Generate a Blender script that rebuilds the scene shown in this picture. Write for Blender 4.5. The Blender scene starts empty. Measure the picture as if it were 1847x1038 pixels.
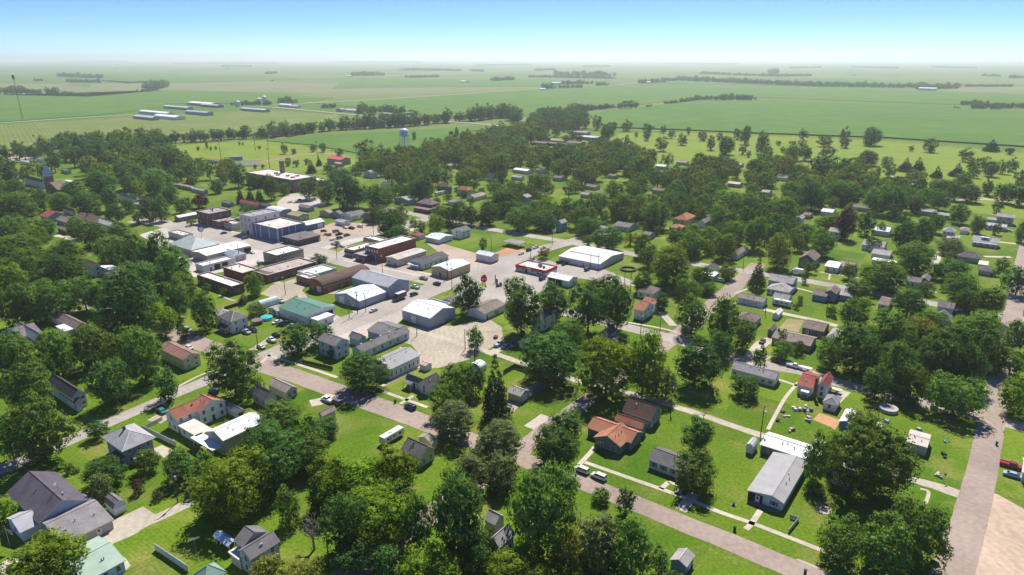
import bpy, bmesh, math, random
import numpy as np
from mathutils import Vector, Matrix
sc = bpy.context.scene
EXPO = 0.88
HAZE = 0.9e-4
SKY = .11
random.seed(3)
COL = sc.collection
R_ = math.radians
# ---------------------------------------------------------------- camera model (used to read map positions off the survey photo)
H, F, PIT, CX, CY = 112.0, 1215.0, R_(18.8), 923.5, 519.0
GA = R_(53.2)                                   # the town's street grid
U = (math.cos(GA), math.sin(GA)); W = (-math.sin(GA), math.cos(GA))
cp, sp = math.cos(PIT), math.sin(PIT)
def G(x, y, z=0.0):
    dx = (x - CX) / F; dy = (CY - y) / F
    dz = -sp + dy * cp
    t = (z - H) / min(dz, -1e-4)
    return (dx * t, (cp + dy * sp) * t)
def depth(X, Y, Z=0.0): return Y * cp + (H - Z) * sp
def PX(X, Y, Z=0.0):
    d = depth(X, Y, Z)
    return (CX + F * X / d, CY - F * ((Z - H) * cp + Y * sp) / d)
# ---------------------------------------------------------------- materials
MATS = {}
def lin(c):
    return tuple(((v / 12.92) if v <= 0.04045 else ((v + 0.055) / 1.055) ** 2.4) for v in c)
def mat(kind, col, rough=None):
    key = (kind, tuple(round(c, 3) for c in col), rough)
    if key in MATS: return MATS[key]
    m = bpy.data.materials.new(kind); MATS[key] = m
    m.use_nodes = True
    nt = m.node_tree; N = nt.nodes; L = nt.links
    b = N['Principled BSDF']
    b.inputs['Roughness'].default_value = rough if rough is not None else 0.8
    b.inputs['Specular IOR Level'].default_value = 0.25
    c4 = (*col, 1)
    b.inputs['Base Color'].default_value = c4
    tc = N.new('ShaderNodeTexCoord')
    def noise(scale, det=3):
        n = N.new('ShaderNodeTexNoise'); n.inputs['Scale'].default_value = scale; n.inputs['Detail'].default_value = det
        L.new(tc.outputs['Object'], n.inputs['Vector']); return n.outputs['Fac']
    def scaled(src, lo, hi):
        r = N.new('ShaderNodeMapRange'); r.inputs['From Min'].default_value = 0.3; r.inputs['From Max'].default_value = 0.7
        r.inputs['To Min'].default_value = lo; r.inputs['To Max'].default_value = hi
        L.new(src, r.inputs['Value']); return r.outputs['Result']
    def mul(a, bb):
        q = N.new('ShaderNodeMath'); q.operation = 'MULTIPLY'; L.new(a, q.inputs[0]); L.new(bb, q.inputs[1]); return q.outputs[0]
    def tint(val, base=None):
        q = N.new('ShaderNodeVectorMath'); q.operation = 'SCALE'
        if base is None: q.inputs[0].default_value = col
        else: L.new(base, q.inputs[0])
        L.new(val, q.inputs['Scale']); return q.outputs[0]
    if kind in ('glass', 'window_glass'):
        b.inputs['Roughness'].default_value = 0.12; b.inputs['Specular IOR Level'].default_value = 0.6
    elif kind == 'paint':
        b.inputs['Roughness'].default_value = 0.25; b.inputs['Coat Weight'].default_value = 0.5
    elif kind == 'brick':
        bt = N.new('ShaderNodeTexBrick'); bt.inputs['Scale'].default_value = 1.0
        bt.inputs['Color1'].default_value = c4; bt.inputs['Color2'].default_value = (col[0]*.7, col[1]*.7, col[2]*.72, 1)
        bt.inputs['Mortar'].default_value = (col[0]*1.1, col[1]*1.25, col[2]*1.3, 1)
        bt.inputs['Brick Width'].default_value = .9; bt.inputs['Row Height'].default_value = .3; bt.inputs['Mortar Size'].default_value = .02
        mp = N.new('ShaderNodeMapping'); mp.inputs['Rotation'].default_value = (R_(90), 0, 0)
        ad = N.new('ShaderNodeCombineXYZ'); sx = N.new('ShaderNodeSeparateXYZ'); L.new(tc.outputs['Object'], sx.inputs[0])
        pl = N.new('ShaderNodeMath'); pl.operation = 'ADD'; L.new(sx.outputs[0], pl.inputs[0]); L.new(sx.outputs[1], pl.inputs[1])
        L.new(pl.outputs[0], ad.inputs[0]); L.new(sx.outputs[2], ad.inputs[1]); L.new(ad.outputs[0], bt.inputs['Vector'])
        L.new(tint(scaled(noise(.5), .72, 1.25), bt.outputs['Color']), b.inputs['Base Color'])
    elif kind == 'siding':
        w = N.new('ShaderNodeTexWave'); w.bands_direction = 'Z'; w.inputs['Scale'].default_value = 2.6; w.inputs['Distortion'].default_value = .1
        L.new(tc.outputs['Object'], w.inputs['Vector'])
        mr = N.new('ShaderNodeMapRange'); mr.inputs['To Min'].default_value = .9; mr.inputs['To Max'].default_value = 1.03; L.new(w.outputs['Fac'], mr.inputs['Value'])
        L.new(tint(mul(scaled(noise(.35, 5), .86, 1.06), mr.outputs[0])), b.inputs['Base Color'])
    elif kind == 'shingle':
        v = mul(scaled(noise(.35, 5), .78, 1.16), scaled(noise(3.5, 2), .8, 1.18))
        L.new(tint(v), b.inputs['Base Color']); b.inputs['Roughness'].default_value = .9
    elif kind == 'metal':
        w = N.new('ShaderNodeTexWave'); w.bands_direction = 'DIAGONAL'; w.inputs['Scale'].default_value = 1.4; w.inputs['Distortion'].default_value = 0
        mp = N.new('ShaderNodeMapping'); mp.inputs['Scale'].default_value = (1, 1, 0); L.new(tc.outputs['Object'], mp.inputs[0]); L.new(mp.outputs[0], w.inputs['Vector'])
        mr = N.new('ShaderNodeMapRange'); mr.inputs['To Min'].default_value = .93; mr.inputs['To Max'].default_value = 1.03; L.new(w.outputs['Fac'], mr.inputs['Value'])
        L.new(tint(mul(scaled(noise(.3, 4), .86, 1.06), mr.outputs[0])), b.inputs['Base Color'])
        b.inputs['Roughness'].default_value = .65; b.inputs['Specular IOR Level'].default_value = .2
    elif kind == 'membrane':
        L.new(tint(mul(scaled(noise(.22, 5), .74, 1.08), scaled(noise(1.3, 4), .9, 1.06))), b.inputs['Base Color'])
    elif kind in ('asphalt', 'concrete', 'gravel', 'dirt'):
        v = mul(scaled(noise(.05, 6), .82, 1.15), scaled(noise(.7, 4), .86, 1.12))
        L.new(tint(v), b.inputs['Base Color']); b.inputs['Roughness'].default_value = .92
        if kind == 'gravel':                         # tyre tracks
            w = N.new('ShaderNodeTexWave'); w.inputs['Scale'].default_value = .13; w.inputs['Distortion'].default_value = 14; w.inputs['Detail'].default_value = 2.5; w.inputs['Detail Scale'].default_value = .6
            L.new(tc.outputs['Object'], w.inputs['Vector']); mr = N.new('ShaderNodeMapRange'); mr.inputs['To Min'].default_value = .94; mr.inputs['To Max'].default_value = 1.03; L.new(w.outputs['Fac'], mr.inputs['Value'])
            L.new(tint(mul(v, mr.outputs[0])), b.inputs['Base Color'])
        if kind in ('asphalt', 'concrete'):          # cracks and joints
            vo = N.new('ShaderNodeTexVoronoi'); vo.feature = 'DISTANCE_TO_EDGE'; vo.inputs['Scale'].default_value = .22
            nn = N.new('ShaderNodeTexNoise'); nn.inputs['Scale'].default_value = .25; L.new(tc.outputs['Object'], nn.inputs['Vector'])
            mx = N.new('ShaderNodeMix'); mx.data_type = 'VECTOR'; mx.inputs['Factor'].default_value = .012
            L.new(tc.outputs['Object'], mx.inputs[4]); L.new(nn.outputs['Color'], mx.inputs[5])
            L.new(tc.outputs['Object'], vo.inputs['Vector'])
            mr = N.new('ShaderNodeMapRange'); mr.inputs['From Max'].default_value = .012; mr.inputs['To Min'].default_value = .84; mr.inputs['To Max'].default_value = 1
            L.new(vo.outputs['Distance'], mr.inputs['Value'])
            L.new(tint(mul(v, mr.outputs[0])), b.inputs['Base Color'])
    else:
        L.new(tint(scaled(noise(.8, 3), .88, 1.08)), b.inputs['Base Color'])
    return m
def grass_mat(name, c1, c2, c3, s1=.012, s2=.12, rowdir=None, lots=None, lc=((.74, .80, .7), (1.2, 1.1, 1.15))):
    m = bpy.data.materials.new(name); m.use_nodes = True
    nt = m.node_tree; N = nt.nodes; L = nt.links; b = N['Principled BSDF']
    b.inputs['Roughness'].default_value = .95; b.inputs['Specular IOR Level'].default_value = .1
    tc = N.new('ShaderNodeTexCoord')
    def noise(s, d, off=0):
        mp = N.new('ShaderNodeMapping'); mp.inputs['Location'].default_value = (off, off, 0); L.new(tc.outputs['Object'], mp.inputs[0])
        n = N.new('ShaderNodeTexNoise'); n.inputs['Scale'].default_value = s; n.inputs['Detail'].default_value = d
        L.new(mp.outputs[0], n.inputs['Vector']); return n.outputs['Fac']
    def ramp(f, a, bb):
        r = N.new('ShaderNodeMapRange'); r.inputs['From Min'].default_value = a; r.inputs['From Max'].default_value = bb; L.new(f, r.inputs['Value']); return r.outputs[0]
    def mix(f, a, bb):
        q = N.new('ShaderNodeMix'); q.data_type = 'RGBA'; L.new(f, q.inputs[0])
        for i, v in ((6, a), (7, bb)):
            if isinstance(v, tuple): q.inputs[i].default_value = (*v, 1)
            else: L.new(v, q.inputs[i])
        return q.outputs[2]
    c = mix(ramp(noise(s1, 5), .35, .65), c1, c2)
    c = mix(ramp(noise(s2, 5, 40), .47, .74), c, c3)
    sc_ = N.new('ShaderNodeMapRange'); sc_.inputs['From Min'].default_value = .3; sc_.inputs['From Max'].default_value = .7
    sc_.inputs['To Min'].default_value = .72; sc_.inputs['To Max'].default_value = 1.2
    L.new(noise(1.1, 4, 9), sc_.inputs['Value'])
    v = N.new('ShaderNodeVectorMath'); v.operation = 'SCALE'; L.new(c, v.inputs[0]); L.new(sc_.outputs[0], v.inputs['Scale'])
    out = v.outputs[0]
    if lots:      # each yard is mown and watered differently
        mp = N.new('ShaderNodeMapping'); mp.inputs['Rotation'].default_value = (0, 0, -GA); L.new(tc.outputs['Object'], mp.inputs[0])
        bt = N.new('ShaderNodeTexBrick'); bt.inputs['Scale'].default_value = 1; bt.inputs['Brick Width'].default_value = lots[0]; bt.inputs['Row Height'].default_value = lots[1]; bt.inputs['Mortar Size'].default_value = .02
        bt.inputs['Color1'].default_value = (*lc[0], 1); bt.inputs['Color2'].default_value = (*lc[1], 1); bt.inputs['Mortar'].default_value = (.9, .9, .9, 1); L.new(mp.outputs[0], bt.inputs['Vector'])
        v3 = N.new('ShaderNodeVectorMath'); v3.operation = 'MULTIPLY'; L.new(out, v3.inputs[0]); L.new(bt.outputs['Color'], v3.inputs[1]); out = v3.outputs[0]
        w = N.new('ShaderNodeTexWave'); w.inputs['Scale'].default_value = .35; w.inputs['Distortion'].default_value = 3; w.inputs['Detail'].default_value = 1; L.new(mp.outputs[0], w.inputs['Vector'])
        r = N.new('ShaderNodeMapRange'); r.inputs['To Min'].default_value = .94; r.inputs['To Max'].default_value = 1.05; L.new(w.outputs['Fac'], r.inputs['Value'])
        v2 = N.new('ShaderNodeVectorMath'); v2.operation = 'SCALE'; L.new(out, v2.inputs[0]); L.new(r.outputs[0], v2.inputs['Scale']); out = v2.outputs[0]
    if rowdir is not None:
        mp = N.new('ShaderNodeMapping'); mp.inputs['Rotation'].default_value = (0, 0, rowdir); L.new(tc.outputs['Object'], mp.inputs[0])
        w = N.new('ShaderNodeTexWave'); w.inputs['Scale'].default_value = .05; w.inputs['Distortion'].default_value = 1.5; w.inputs['Detail Scale'].default_value = .1
        L.new(mp.outputs[0], w.inputs['Vector'])
        r = N.new('ShaderNodeMapRange'); r.inputs['To Min'].default_value = .86; r.inputs['To Max'].default_value = 1.08; L.new(w.outputs['Fac'], r.inputs['Value'])
        v2 = N.new('ShaderNodeVectorMath'); v2.operation = 'SCALE'; L.new(out, v2.inputs[0]); L.new(r.outputs[0], v2.inputs['Scale']); out = v2.outputs[0]
    L.new(out, b.inputs['Base Color'])
    return m
# ---------------------------------------------------------------- mesh helpers
def obj(name, bm, mats, parent=None, recalc=True, smooth=False):
    if recalc: bmesh.ops.recalc_face_normals(bm, faces=bm.faces[:])
    me = bpy.data.meshes.new(name); bm.to_mesh(me); bm.free()
    if smooth:
        for p in me.polygons: p.use_smooth = True
    for m in (mats if isinstance(mats, (list, tuple)) else [mats]): me.materials.append(m)
    return link(name, me, parent)
def link(name, me, parent=None):
    o = bpy.data.objects.new(name, me); COL.objects.link(o)
    if parent is not None: o.parent = parent
    return o
def thing(name, label, cat, loc=(0, 0, 0), rz=0.0, group=None):
    o = bpy.data.objects.new(name, None); COL.objects.link(o)
    o.empty_display_size = .5
    o.location = loc; o.rotation_euler = (0, 0, rz); tag(o, label, cat, group); return o
def tag(o, label=None, cat=None, group=None, kind=None):
    if label: o['label'] = label
    if cat: o['category'] = cat
    if group: o['group'] = group
    if kind: o['kind'] = kind
    return o
def box(bm, x0, y0, z0, x1, y1, z1, mi=0):
    v = [bm.verts.new((x, y, z)) for z in (z0, z1) for y in (y0, y1) for x in (x0, x1)]
    for f in ((0, 1, 3, 2), (4, 6, 7, 5), (0, 4, 5, 1), (2, 3, 7, 6), (0, 2, 6, 4), (1, 5, 7, 3)):
        bm.faces.new([v[i] for i in f]).material_index = mi
def tube(bm, p0, p1, r0, r1, n=8, mi=0, cap=True):
    p0 = Vector(p0); p1 = Vector(p1); d = (p1 - p0)
    if d.length < 1e-6: return
    d.normalize()
    a = d.orthogonal().normalized(); b = d.cross(a)
    ra = [bm.verts.new(p0 + (a * math.cos(t) + b * math.sin(t)) * r0) for t in [2 * math.pi * i / n for i in range(n)]]
    rb = [bm.verts.new(p1 + (a * math.cos(t) + b * math.sin(t)) * r1) for t in [2 * math.pi * i / n for i in range(n)]]
    for i in range(n): bm.faces.new((ra[i], ra[(i + 1) % n], rb[(i + 1) % n], rb[i])).material_index = mi
    if cap:
        bm.faces.new(ra[::-1]).material_index = mi; bm.faces.new(rb).material_index = mi
def lathe(bm, prof, n=20, c=(0, 0), mi=0):
    rings = []
    for r, z in prof:
        rings.append([bm.verts.new((c[0] + r * math.cos(2*math.pi*i/n), c[1] + r * math.sin(2*math.pi*i/n), z)) for i in range(n)])
    for a, b in zip(rings[:-1], rings[1:]):
        for i in range(n):
            bm.faces.new((a[i], a[(i+1) % n], b[(i+1) % n], b[i])).material_index = mi
    bm.faces.new(rings[0][::-1]).material_index = mi; bm.faces.new(rings[-1]).material_index = mi
def NB(): return bmesh.new()
def text_mesh(body, size, m, parent, loc, rot, ext=.03, name='lettering'):
    cu = bpy.data.curves.new(name, 'FONT'); cu.body = body; cu.size = size; cu.extrude = ext; cu.align_x = 'CENTER'; cu.align_y = 'CENTER'; cu.offset = size*.02
    o = bpy.data.objects.new(name, cu)
    COL.objects.link(o)
    dg = bpy.context.evaluated_depsgraph_get(); me = bpy.data.meshes.new_from_object(o.evaluated_get(dg))
    bpy.data.objects.remove(o)
    me.materials.clear(); me.materials.append(m)
    q = link(name, me, parent); q.location = loc; q.rotation_euler = rot; return q

# ================================================================ GROUND, FIELDS, ROADS
LAWN = grass_mat('lawn', (.080, .168, .010), (.132, .215, .015), (.215, .225, .055), .022, .08, lots=(34, 21))
FIELDBASE = grass_mat('farmland', (.11, .19, .030), (.155, .20, .052), (.19, .20, .08), .0012, .006, rowdir=GA, lots=(700, 380), lc=((.62, .86, .5), (1.25, 1.1, 1.3)))
def sheet(name, pts, m, z, kind='structure', label=None, cat=None):
    """pts: world xy outline -> a sheet at height z"""
    bm = NB(); vs = [bm.verts.new((p[0], p[1], z)) for p in pts]
    f = bm.faces.new(vs)
    bmesh.ops.triangulate(bm, faces=[f])
    bmesh.ops.recalc_face_normals(bm, faces=bm.faces[:])
    if sum(f.normal.z for f in bm.faces) < 0: bmesh.ops.reverse_faces(bm, faces=bm.faces[:])
    o = obj(name, bm, m, recalc=False); tag(o, kind=kind)
    return o
def psheet(name, pix, m, z): return sheet(name, [G(*p) for p in pix], m, z)
def smoothline(P, n=6):
    out = []
    for i in range(len(P) - 1):
        p0 = P[max(i-1, 0)]; p1 = P[i]; p2 = P[i+1]; p3 = P[min(i+2, len(P)-1)]
        for k in range(n):
            t = k / n; a = np.array
            q = .5*((2*a(p1)) + (-a(p0)+a(p2))*t + (2*a(p0)-5*a(p1)+4*a(p2)-a(p3))*t*t + (-a(p0)+3*a(p1)-3*a(p2)+a(p3))*t**3)
            out.append(tuple(q))
    out.append(P[-1]); return out
ROADPTS = []
def strip(name, pix, w, m, z, kerb=None, world=False, reg=True, edge=0):
    P = [tuple(p) for p in pix] if world else [G(*p) for p in pix]
    ws = w if isinstance(w, (list, tuple)) else [w] * len(P)
    if len(P) > 2:
        n = 6; Q = smoothline(P, n)
        wsm = [ws[min(i // n, len(ws)-1)] * (1 - (i % n) / n) + ws[min(i // n + 1, len(ws)-1)] * ((i % n) / n) for i in range(len(Q))]
    else:
        Q = [tuple(np.array(P[0]) * (1-t) + np.array(P[1]) * t) for t in np.linspace(0, 1, 8)]; wsm = [ws[0]] * 8
    Ls, Rs = [], []
    for i, p in enumerate(Q):
        a = Q[max(i-1, 0)]; b = Q[min(i+1, len(Q)-1)]
        d = np.array(b) - np.array(a); d /= (np.linalg.norm(d) + 1e-9)
        nrm = np.array((-d[1], d[0])); jit = (random.random() - .5) * edge
        Ls.append(np.array(p) + nrm * (wsm[i] / 2 + jit)); Rs.append(np.array(p) - nrm * (wsm[i] / 2 + (random.random() - .5) * edge))
        if reg: ROADPTS.append((p[0], p[1], wsm[i] / 2))
    bm = NB()
    lv = [bm.verts.new((*p, z)) for p in Ls]; rv = [bm.verts.new((*p, z)) for p in Rs]
    for i in range(len(Q) - 1): bm.faces.new((rv[i], rv[i+1], lv[i+1], lv[i]))
    o = obj(name, bm, m, recalc=False); tag(o, kind='structure')
    if kerb:
        for side in (Ls, Rs):
            bm = NB()
            for i in range(len(Q) - 1):
                a, b = side[i], side[i+1]
                q = np.array(b) - np.array(a); q /= np.linalg.norm(q) + 1e-9; nn = np.array((-q[1], q[0])) * .14
                v = [bm.verts.new((*(a - nn), 0)), bm.verts.new((*(a + nn), 0)), bm.verts.new((*(b + nn), 0)), bm.verts.new((*(b - nn), 0)),
                     bm.verts.new((*(a - nn), .13)), bm.verts.new((*(a + nn), .13)), bm.verts.new((*(b + nn), .13)), bm.verts.new((*(b - nn), .13))]
                for f in ((4, 5, 6, 7), (0, 4, 7, 3), (1, 2, 6, 5)): bm.faces.new([v[k] for k in f])
            tag(obj('kerb', bm, kerb), kind='structure')
    return o
# one sheet to beyond the horizon
bm = NB()
for i in range(-10, 10):
    for j in range(-6, 14):
        s = 4000
        v = [bm.verts.new((i*s, j*s, -.1)), bm.verts.new(((i+1)*s, j*s, -.1)), bm.verts.new(((i+1)*s, (j+1)*s, -.1)), bm.verts.new((i*s, (j+1)*s, -.1))]
        bm.faces.new(v)
tag(obj('ground', bm, FIELDBASE, recalc=False), kind='structure')
psheet('town_lawn', [(-900, 1500), (-700, 500), (-400, 330), (0, 285), (230, 257), (330, 256), (480, 250), (560, 263), (650, 280), (730, 278), (800, 258), (930, 228), (1060, 205), (1090, 228), (1240, 236),
        (1600, 252), (1847, 272), (2300, 300), (2700, 500), (2600, 1500)], LAWN, -.05)
C_G = lambda n, a, b, c, **k: grass_mat(n, a, b, c, **k)
f_soy = C_G('soybean_field', (.075, .170, .018), (.095, .190, .022), (.130, .205, .036), s1=.006, s2=.02, rowdir=GA)
f_corn = C_G('corn_field', (.068, .165, .018), (.090, .185, .022), (.125, .205, .036), s1=.004, s2=.02, rowdir=GA)
f_past = C_G('pasture', (.135, .195, .034), (.160, .205, .045), (.215, .225, .085), s1=.006, s2=.02, rowdir=GA + 1.57)
f_grey = C_G('stubble_field', (.17, .20, .080), (.20, .215, .10), (.23, .225, .12), s1=.003, s2=.01, rowdir=GA)
f_lime = C_G('mown_grass', (.150, .235, .020), (.185, .255, .028), (.225, .26, .055), s1=.02, s2=.05)
FZ = .02
def field(name, pix, m, z, h=0.0):
    if h <= 0: return psheet(name, pix, m, z)
    P = [G(*p) for p in pix]; bm = NB()
    lo = [bm.verts.new((*p, -.1)) for p in P]; hi = [bm.verts.new((*p, h)) for p in P]
    f = bm.faces.new(hi)
    for i in range(len(P)): bm.faces.new((lo[i], lo[(i+1) % len(P)], hi[(i+1) % len(P)], hi[i]))
    bmesh.ops.triangulate(bm, faces=[f]); return tag(obj(name, bm, m), kind='structure')
field('crop_field', [(1062, 207), (1100, 201), (1200, 192), (1362, 183), (1600, 190), (1850, 203), (2100, 215), (2500, 300), (1847, 266), (1600, 250), (1350, 241), (1240, 236), (1100, 231), (1075, 222)], f_corn, 0, 2.013)
field('crop_field', [(480, 255), (560, 244), (700, 238), (850, 229), (930, 224), (935, 230), (840, 238), (800, 252), (740, 277), (690, 281), (640, 276), (560, 262)], f_soy, 0, 0.726)
field('pasture', [(-300, 262), (0, 272), (100, 262), (240, 254), (330, 250), (450, 240), (560, 234), (640, 218), (600, 207), (480, 198), (330, 206), (200, 214), (0, 225), (-300, 245)], f_past, .012)
field('crop_field', [(-300, 240), (0, 221), (180, 208), (262, 198), (300, 188), (540, 186), (600, 178), (480, 168), (300, 163), (160, 175), (0, 172), (-300, 180)], f_soy, 0, 0.639)
field('crop_field', [(560, 186), (760, 176), (960, 162), (1130, 157), (1200, 160), (1090, 190), (1050, 200), (940, 211), (830, 216), (740, 207), (680, 199), (620, 192)], f_soy, 0, 0.652)
field('crop_field', [(1060, 199), (1140, 192), (1220, 180), (1360, 176), (1850, 194), (2200, 205), (2200, 182), (1500, 160), (1200, 158), (1120, 168)], f_soy, 0, 0.665)
field('stubble_field', [(170, 163), (480, 166), (640, 172), (840, 166), (960, 158), (860, 151), (480, 149), (160, 152)], f_grey, .02)
field('stubble_field', [(-200, 170), (60, 166), (150, 171), (180, 160), (100, 152), (-200, 156)], f_grey, .05)
field('stubble_field', [(1700, 164), (2200, 184), (2200, 170), (1847, 156), (1740, 157)], f_grey, .03)
field('crop_field', [(600, 160), (980, 156), (1100, 147), (900, 142), (620, 143)], f_soy, 0, 0.578)
field('crop_field', [(1150, 150), (1500, 157), (1740, 155), (1500, 141), (1200, 139)], f_corn, 0, 0.591)
field('crop_field', [(0, 150), (300, 150), (560, 144), (480, 136), (0, 138)], f_soy, .05, 0.604)
field('waterway', [(575, 224), (612, 207), (603, 205), (566, 224)], f_lime, .05)
field('golf_course', [(1040, 276), (1085, 262), (1120, 240), (1240, 240), (1600, 255), (1847, 277), (2300, 305), (2500, 430), (1900, 400), (1760, 385), (1650, 345), (1560, 330), (1400, 308), (1200, 300), (1090, 300)], f_lime, .004)
field('park_lawn', [(300, 266), (360, 259), (480, 254), (560, 266), (640, 282), (700, 288), (650, 300), (560, 308), (500, 316), (420, 318), (430, 298), (380, 292), (310, 280)], f_lime, .007)
ASPH = mat('asphalt', (.335, .265, .225)); CONC = mat('concrete', (.47, .41, .36)); CONC2 = mat('concrete', (.49, .45, .405))
GRAV = mat('gravel', (.46, .405, .33)); DIRT = mat('dirt', (.40, .30, .22)); ORNG = mat('dirt', (.46, .26, .13)); TAN = mat('gravel', (.40, .345, .27))
TRACK = mat('dirt', (.33, .19, .13)); WALK = mat('concrete', (.50, .45, .36)); LASPH = mat('asphalt', (.375, .335, .30))
# far roads
strip('road', [(-200, 232), (0, 222), (120, 214), (190, 210), (240, 207)], 9, GRAV, .1, reg=False)
strip('road', [(548, 187), (700, 179), (850, 169), (980, 160)], 10, GRAV, .75, reg=False)
strip('road', [(440, 192), (500, 195), (640, 208), (740, 215), (905, 228)], 9, GRAV, .8, reg=False)
strip('road', [(1115, 154), (1150, 150), (1260, 143)], 10, GRAV, .75, reg=False)
strip('golf_path', [(1595, 314), (1640, 328), (1660, 337), (1690, 345), (1740, 358), (1800, 362), (1847, 368)], 4, CONC, .03, reg=False)
strip('golf_path', [(1720, 365), (1760, 357), (1790, 361)], 4, CONC, .034, reg=False)
strip('running_track', [(428, 302), (480, 291), (540, 280), (585, 277), (615, 282), (632, 291)], 9, TRACK, .03, reg=False)
# lots (lowest sheets)
z0 = -.045
psheet('gravel_lot', [(690, 606), (745, 588), (822, 588), (878, 573), (905, 590), (908, 612), (885, 628), (848, 648), (790, 664), (756, 662), (757, 640), (742, 622)], TAN, z0)
psheet('parking_lot', [(812, 540), (850, 505), (900, 482), (935, 466), (985, 468), (1012, 478), (1080, 482), (1142, 507), (1134, 516), (1045, 502), (985, 522), (935, 550), (890, 562), (850, 560)], LASPH, z0)
psheet('concrete_apron', [(588, 604), (640, 572), (720, 545), (742, 560), (700, 600), (640, 614), (598, 616)], CONC, z0)
psheet('concrete_apron', [(585, 560), (640, 583), (600, 606), (560, 600)], CONC, z0 + .004)
psheet('downtown_pavement', [(250, 424), (330, 400), (352, 401), (450, 424), (560, 440), (700, 404), (760, 412), (660, 440), (625, 464), (700, 477), (815, 502), (770, 512), (690, 494), (600, 474), (480, 476), (350, 500), (300, 450)], CONC2, z0)
psheet('dirt_lot', [(565, 415), (600, 402), (700, 402), (690, 412), (640, 428), (600, 440), (570, 432)], DIRT, z0 + .004)
psheet('dirt_lot', [(768, 438), (800, 440), (862, 458), (900, 468), (848, 500), (815, 505), (840, 478), (812, 470)], mat('dirt', (.42, .33, .26)), z0)
psheet('ball_infield', [(890, 457), (922, 444), (950, 452), (903, 468)], ORNG, z0)
psheet('flower_bed', [(712, 482), (730, 472), (762, 482), (752, 492)], DIRT, z0 + .008)
psheet('gravel_drive', [(150, 1010), (165, 965), (205, 938), (258, 914), (283, 930), (215, 975)], GRAV, z0)
psheet('garden_soil', [(1466, 757), (1478, 745), (1516, 758), (1505, 778), (1500, 771)], ORNG, z0)
psheet('gravel_lot', [(1742, 1100), (1762, 900), (1775, 884), (1800, 892), (1850, 920), (2000, 985), (2000, 1100)], mat('gravel', (.49, .375, .28)), z0)
psheet('gravel_drive', [(1440, 1040), (1405, 1018), (1440, 1008), (1480, 1024), (1500, 1060)], GRAV, z0)
psheet('dirt_lot', [(535, 502), (560, 505), (540, 530), (512, 545), (470, 530), (490, 515)], TAN, z0)
psheet('parking_lot', [(500, 365), (520, 350), (560, 348), (590, 370), (560, 378), (500, 384)], CONC, z0)
psheet('gravel_lot', [(-40, 275), (0, 273), (66, 274), (60, 288), (20, 296), (-40, 300)], GRAV, z0)
psheet('dirt_yard', [(265, 758), (300, 738), (322, 745), (290, 764)], TAN, z0)
psheet('vegetable_plot', [(1420, 575), (1450, 578), (1440, 600), (1405, 592)], mat('dirt', (.30, .25, .12)), z0)
psheet('concrete_pad', [(270, 812), (292, 803), (312, 812), (296, 826)], WALK, z0)
psheet('concrete_pad', [(165, 1020), (225, 1005), (236, 1020), (215, 1040), (180, 1050)], GRAV, z0 + .004)
# streets
strip('road', [(130, 528), (230, 567), (330, 608), (440, 648), (540, 681), (680, 731), (767, 763), (900, 813), (1040, 866), (1250, 951), (1480, 1046), (1650, 1120)], [8, 8.5, 9.5, 9.5, 9, 9, 8.5, 7, 6.6, 6.6, 6.8, 7], ASPH, -.02, edge=.35)
strip('road', [(-160, 915), (0, 848), (125, 795), (200, 761), (290, 722), (350, 696), (420, 668), (474, 647), (560, 612), (640, 578), (740, 537), (830, 502), (900, 474), (970, 452), (1030, 436), (1100, 417)], [6, 6, 6, 6, 6, 6.5, 8, 11, 14, 16, 16, 16, 15, 13, 11, 9], LASPH, -.024, edge=.3)
strip('road', [(240, 398), (300, 404), (384, 422), (470, 441), (553, 453), (640, 474), (700, 488), (770, 504), (830, 516), (950, 546), (1120, 588), (1224, 614), (1333, 648), (1440, 669), (1510, 690), (1600, 712), (1700, 735), (1785, 755), (1900, 785)], [12, 16, 20, 20, 20, 18, 16, 14, 13, 10, 8, 8, 8, 7, 7, 7, 7, 7, 7], LASPH, -.028, edge=.3)
strip('road', [(700, 375), (780, 394), (835, 404), (910, 418), (985, 430), (1030, 438), (1118, 454), (1171, 464), (1250, 476), (1340, 489), (1439, 504), (1534, 521), (1606, 534), (1700, 551), (1790, 567), (1900, 586)], 8, LASPH, -.032, edge=.3)
strip('road', [(480, 480), (550, 450), (610, 433), (670, 419), (740, 402), (800, 388)], 11, LASPH, -.036, edge=.3)
strip('road', [(560, 1090), (668, 1008), (800, 911), (935, 814), (1000, 765), (1110, 685), (1224, 603), (1297, 541), (1341, 502), (1368, 476)], [7, 7, 7, 7, 6.5, 6.5, 8, 9, 9, 8], ASPH, -.040, edge=.35)
strip('road', [(1690, 1110), (1716, 1038), (1748, 940), (1771, 850), (1787, 770), (1803, 690), (1817, 620), (1828, 560), (1838, 505), (1847, 462), (1856, 420)], [8, 8, 7.6, 7.4, 7.4, 7.4, 7.4, 7.4, 7.4, 7, 7], ASPH, -.016, edge=.3)
strip('alley', [(640, 560), (705, 589), (780, 604), (839, 623), (892, 638), (946, 656), (1038, 686), (1128, 707), (1190, 725), (1269, 750), (1369, 784), (1450, 809), (1550, 838), (1650, 866), (1738, 893)], [3.2]*14 + [4.5], GRAV, -.044 + .006, edge=.5)
strip('alley', [(0, 1034), (40, 1008), (115, 985), (205, 972), (260, 945), (345, 905)], 3.6, GRAV, -.030, edge=.4)
strip('alley', [(1320, 545), (1370, 556), (1404, 564), (1462, 576), (1510, 588)], 3.5, WALK, -.03)
strip('alley', [(480, 505), (530, 520), (556, 545), (600, 552)], 4, TAN, -.03)
strip('alley', [(596, 530), (640, 503), (690, 482)], 3.5, TAN, -.032)
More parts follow.
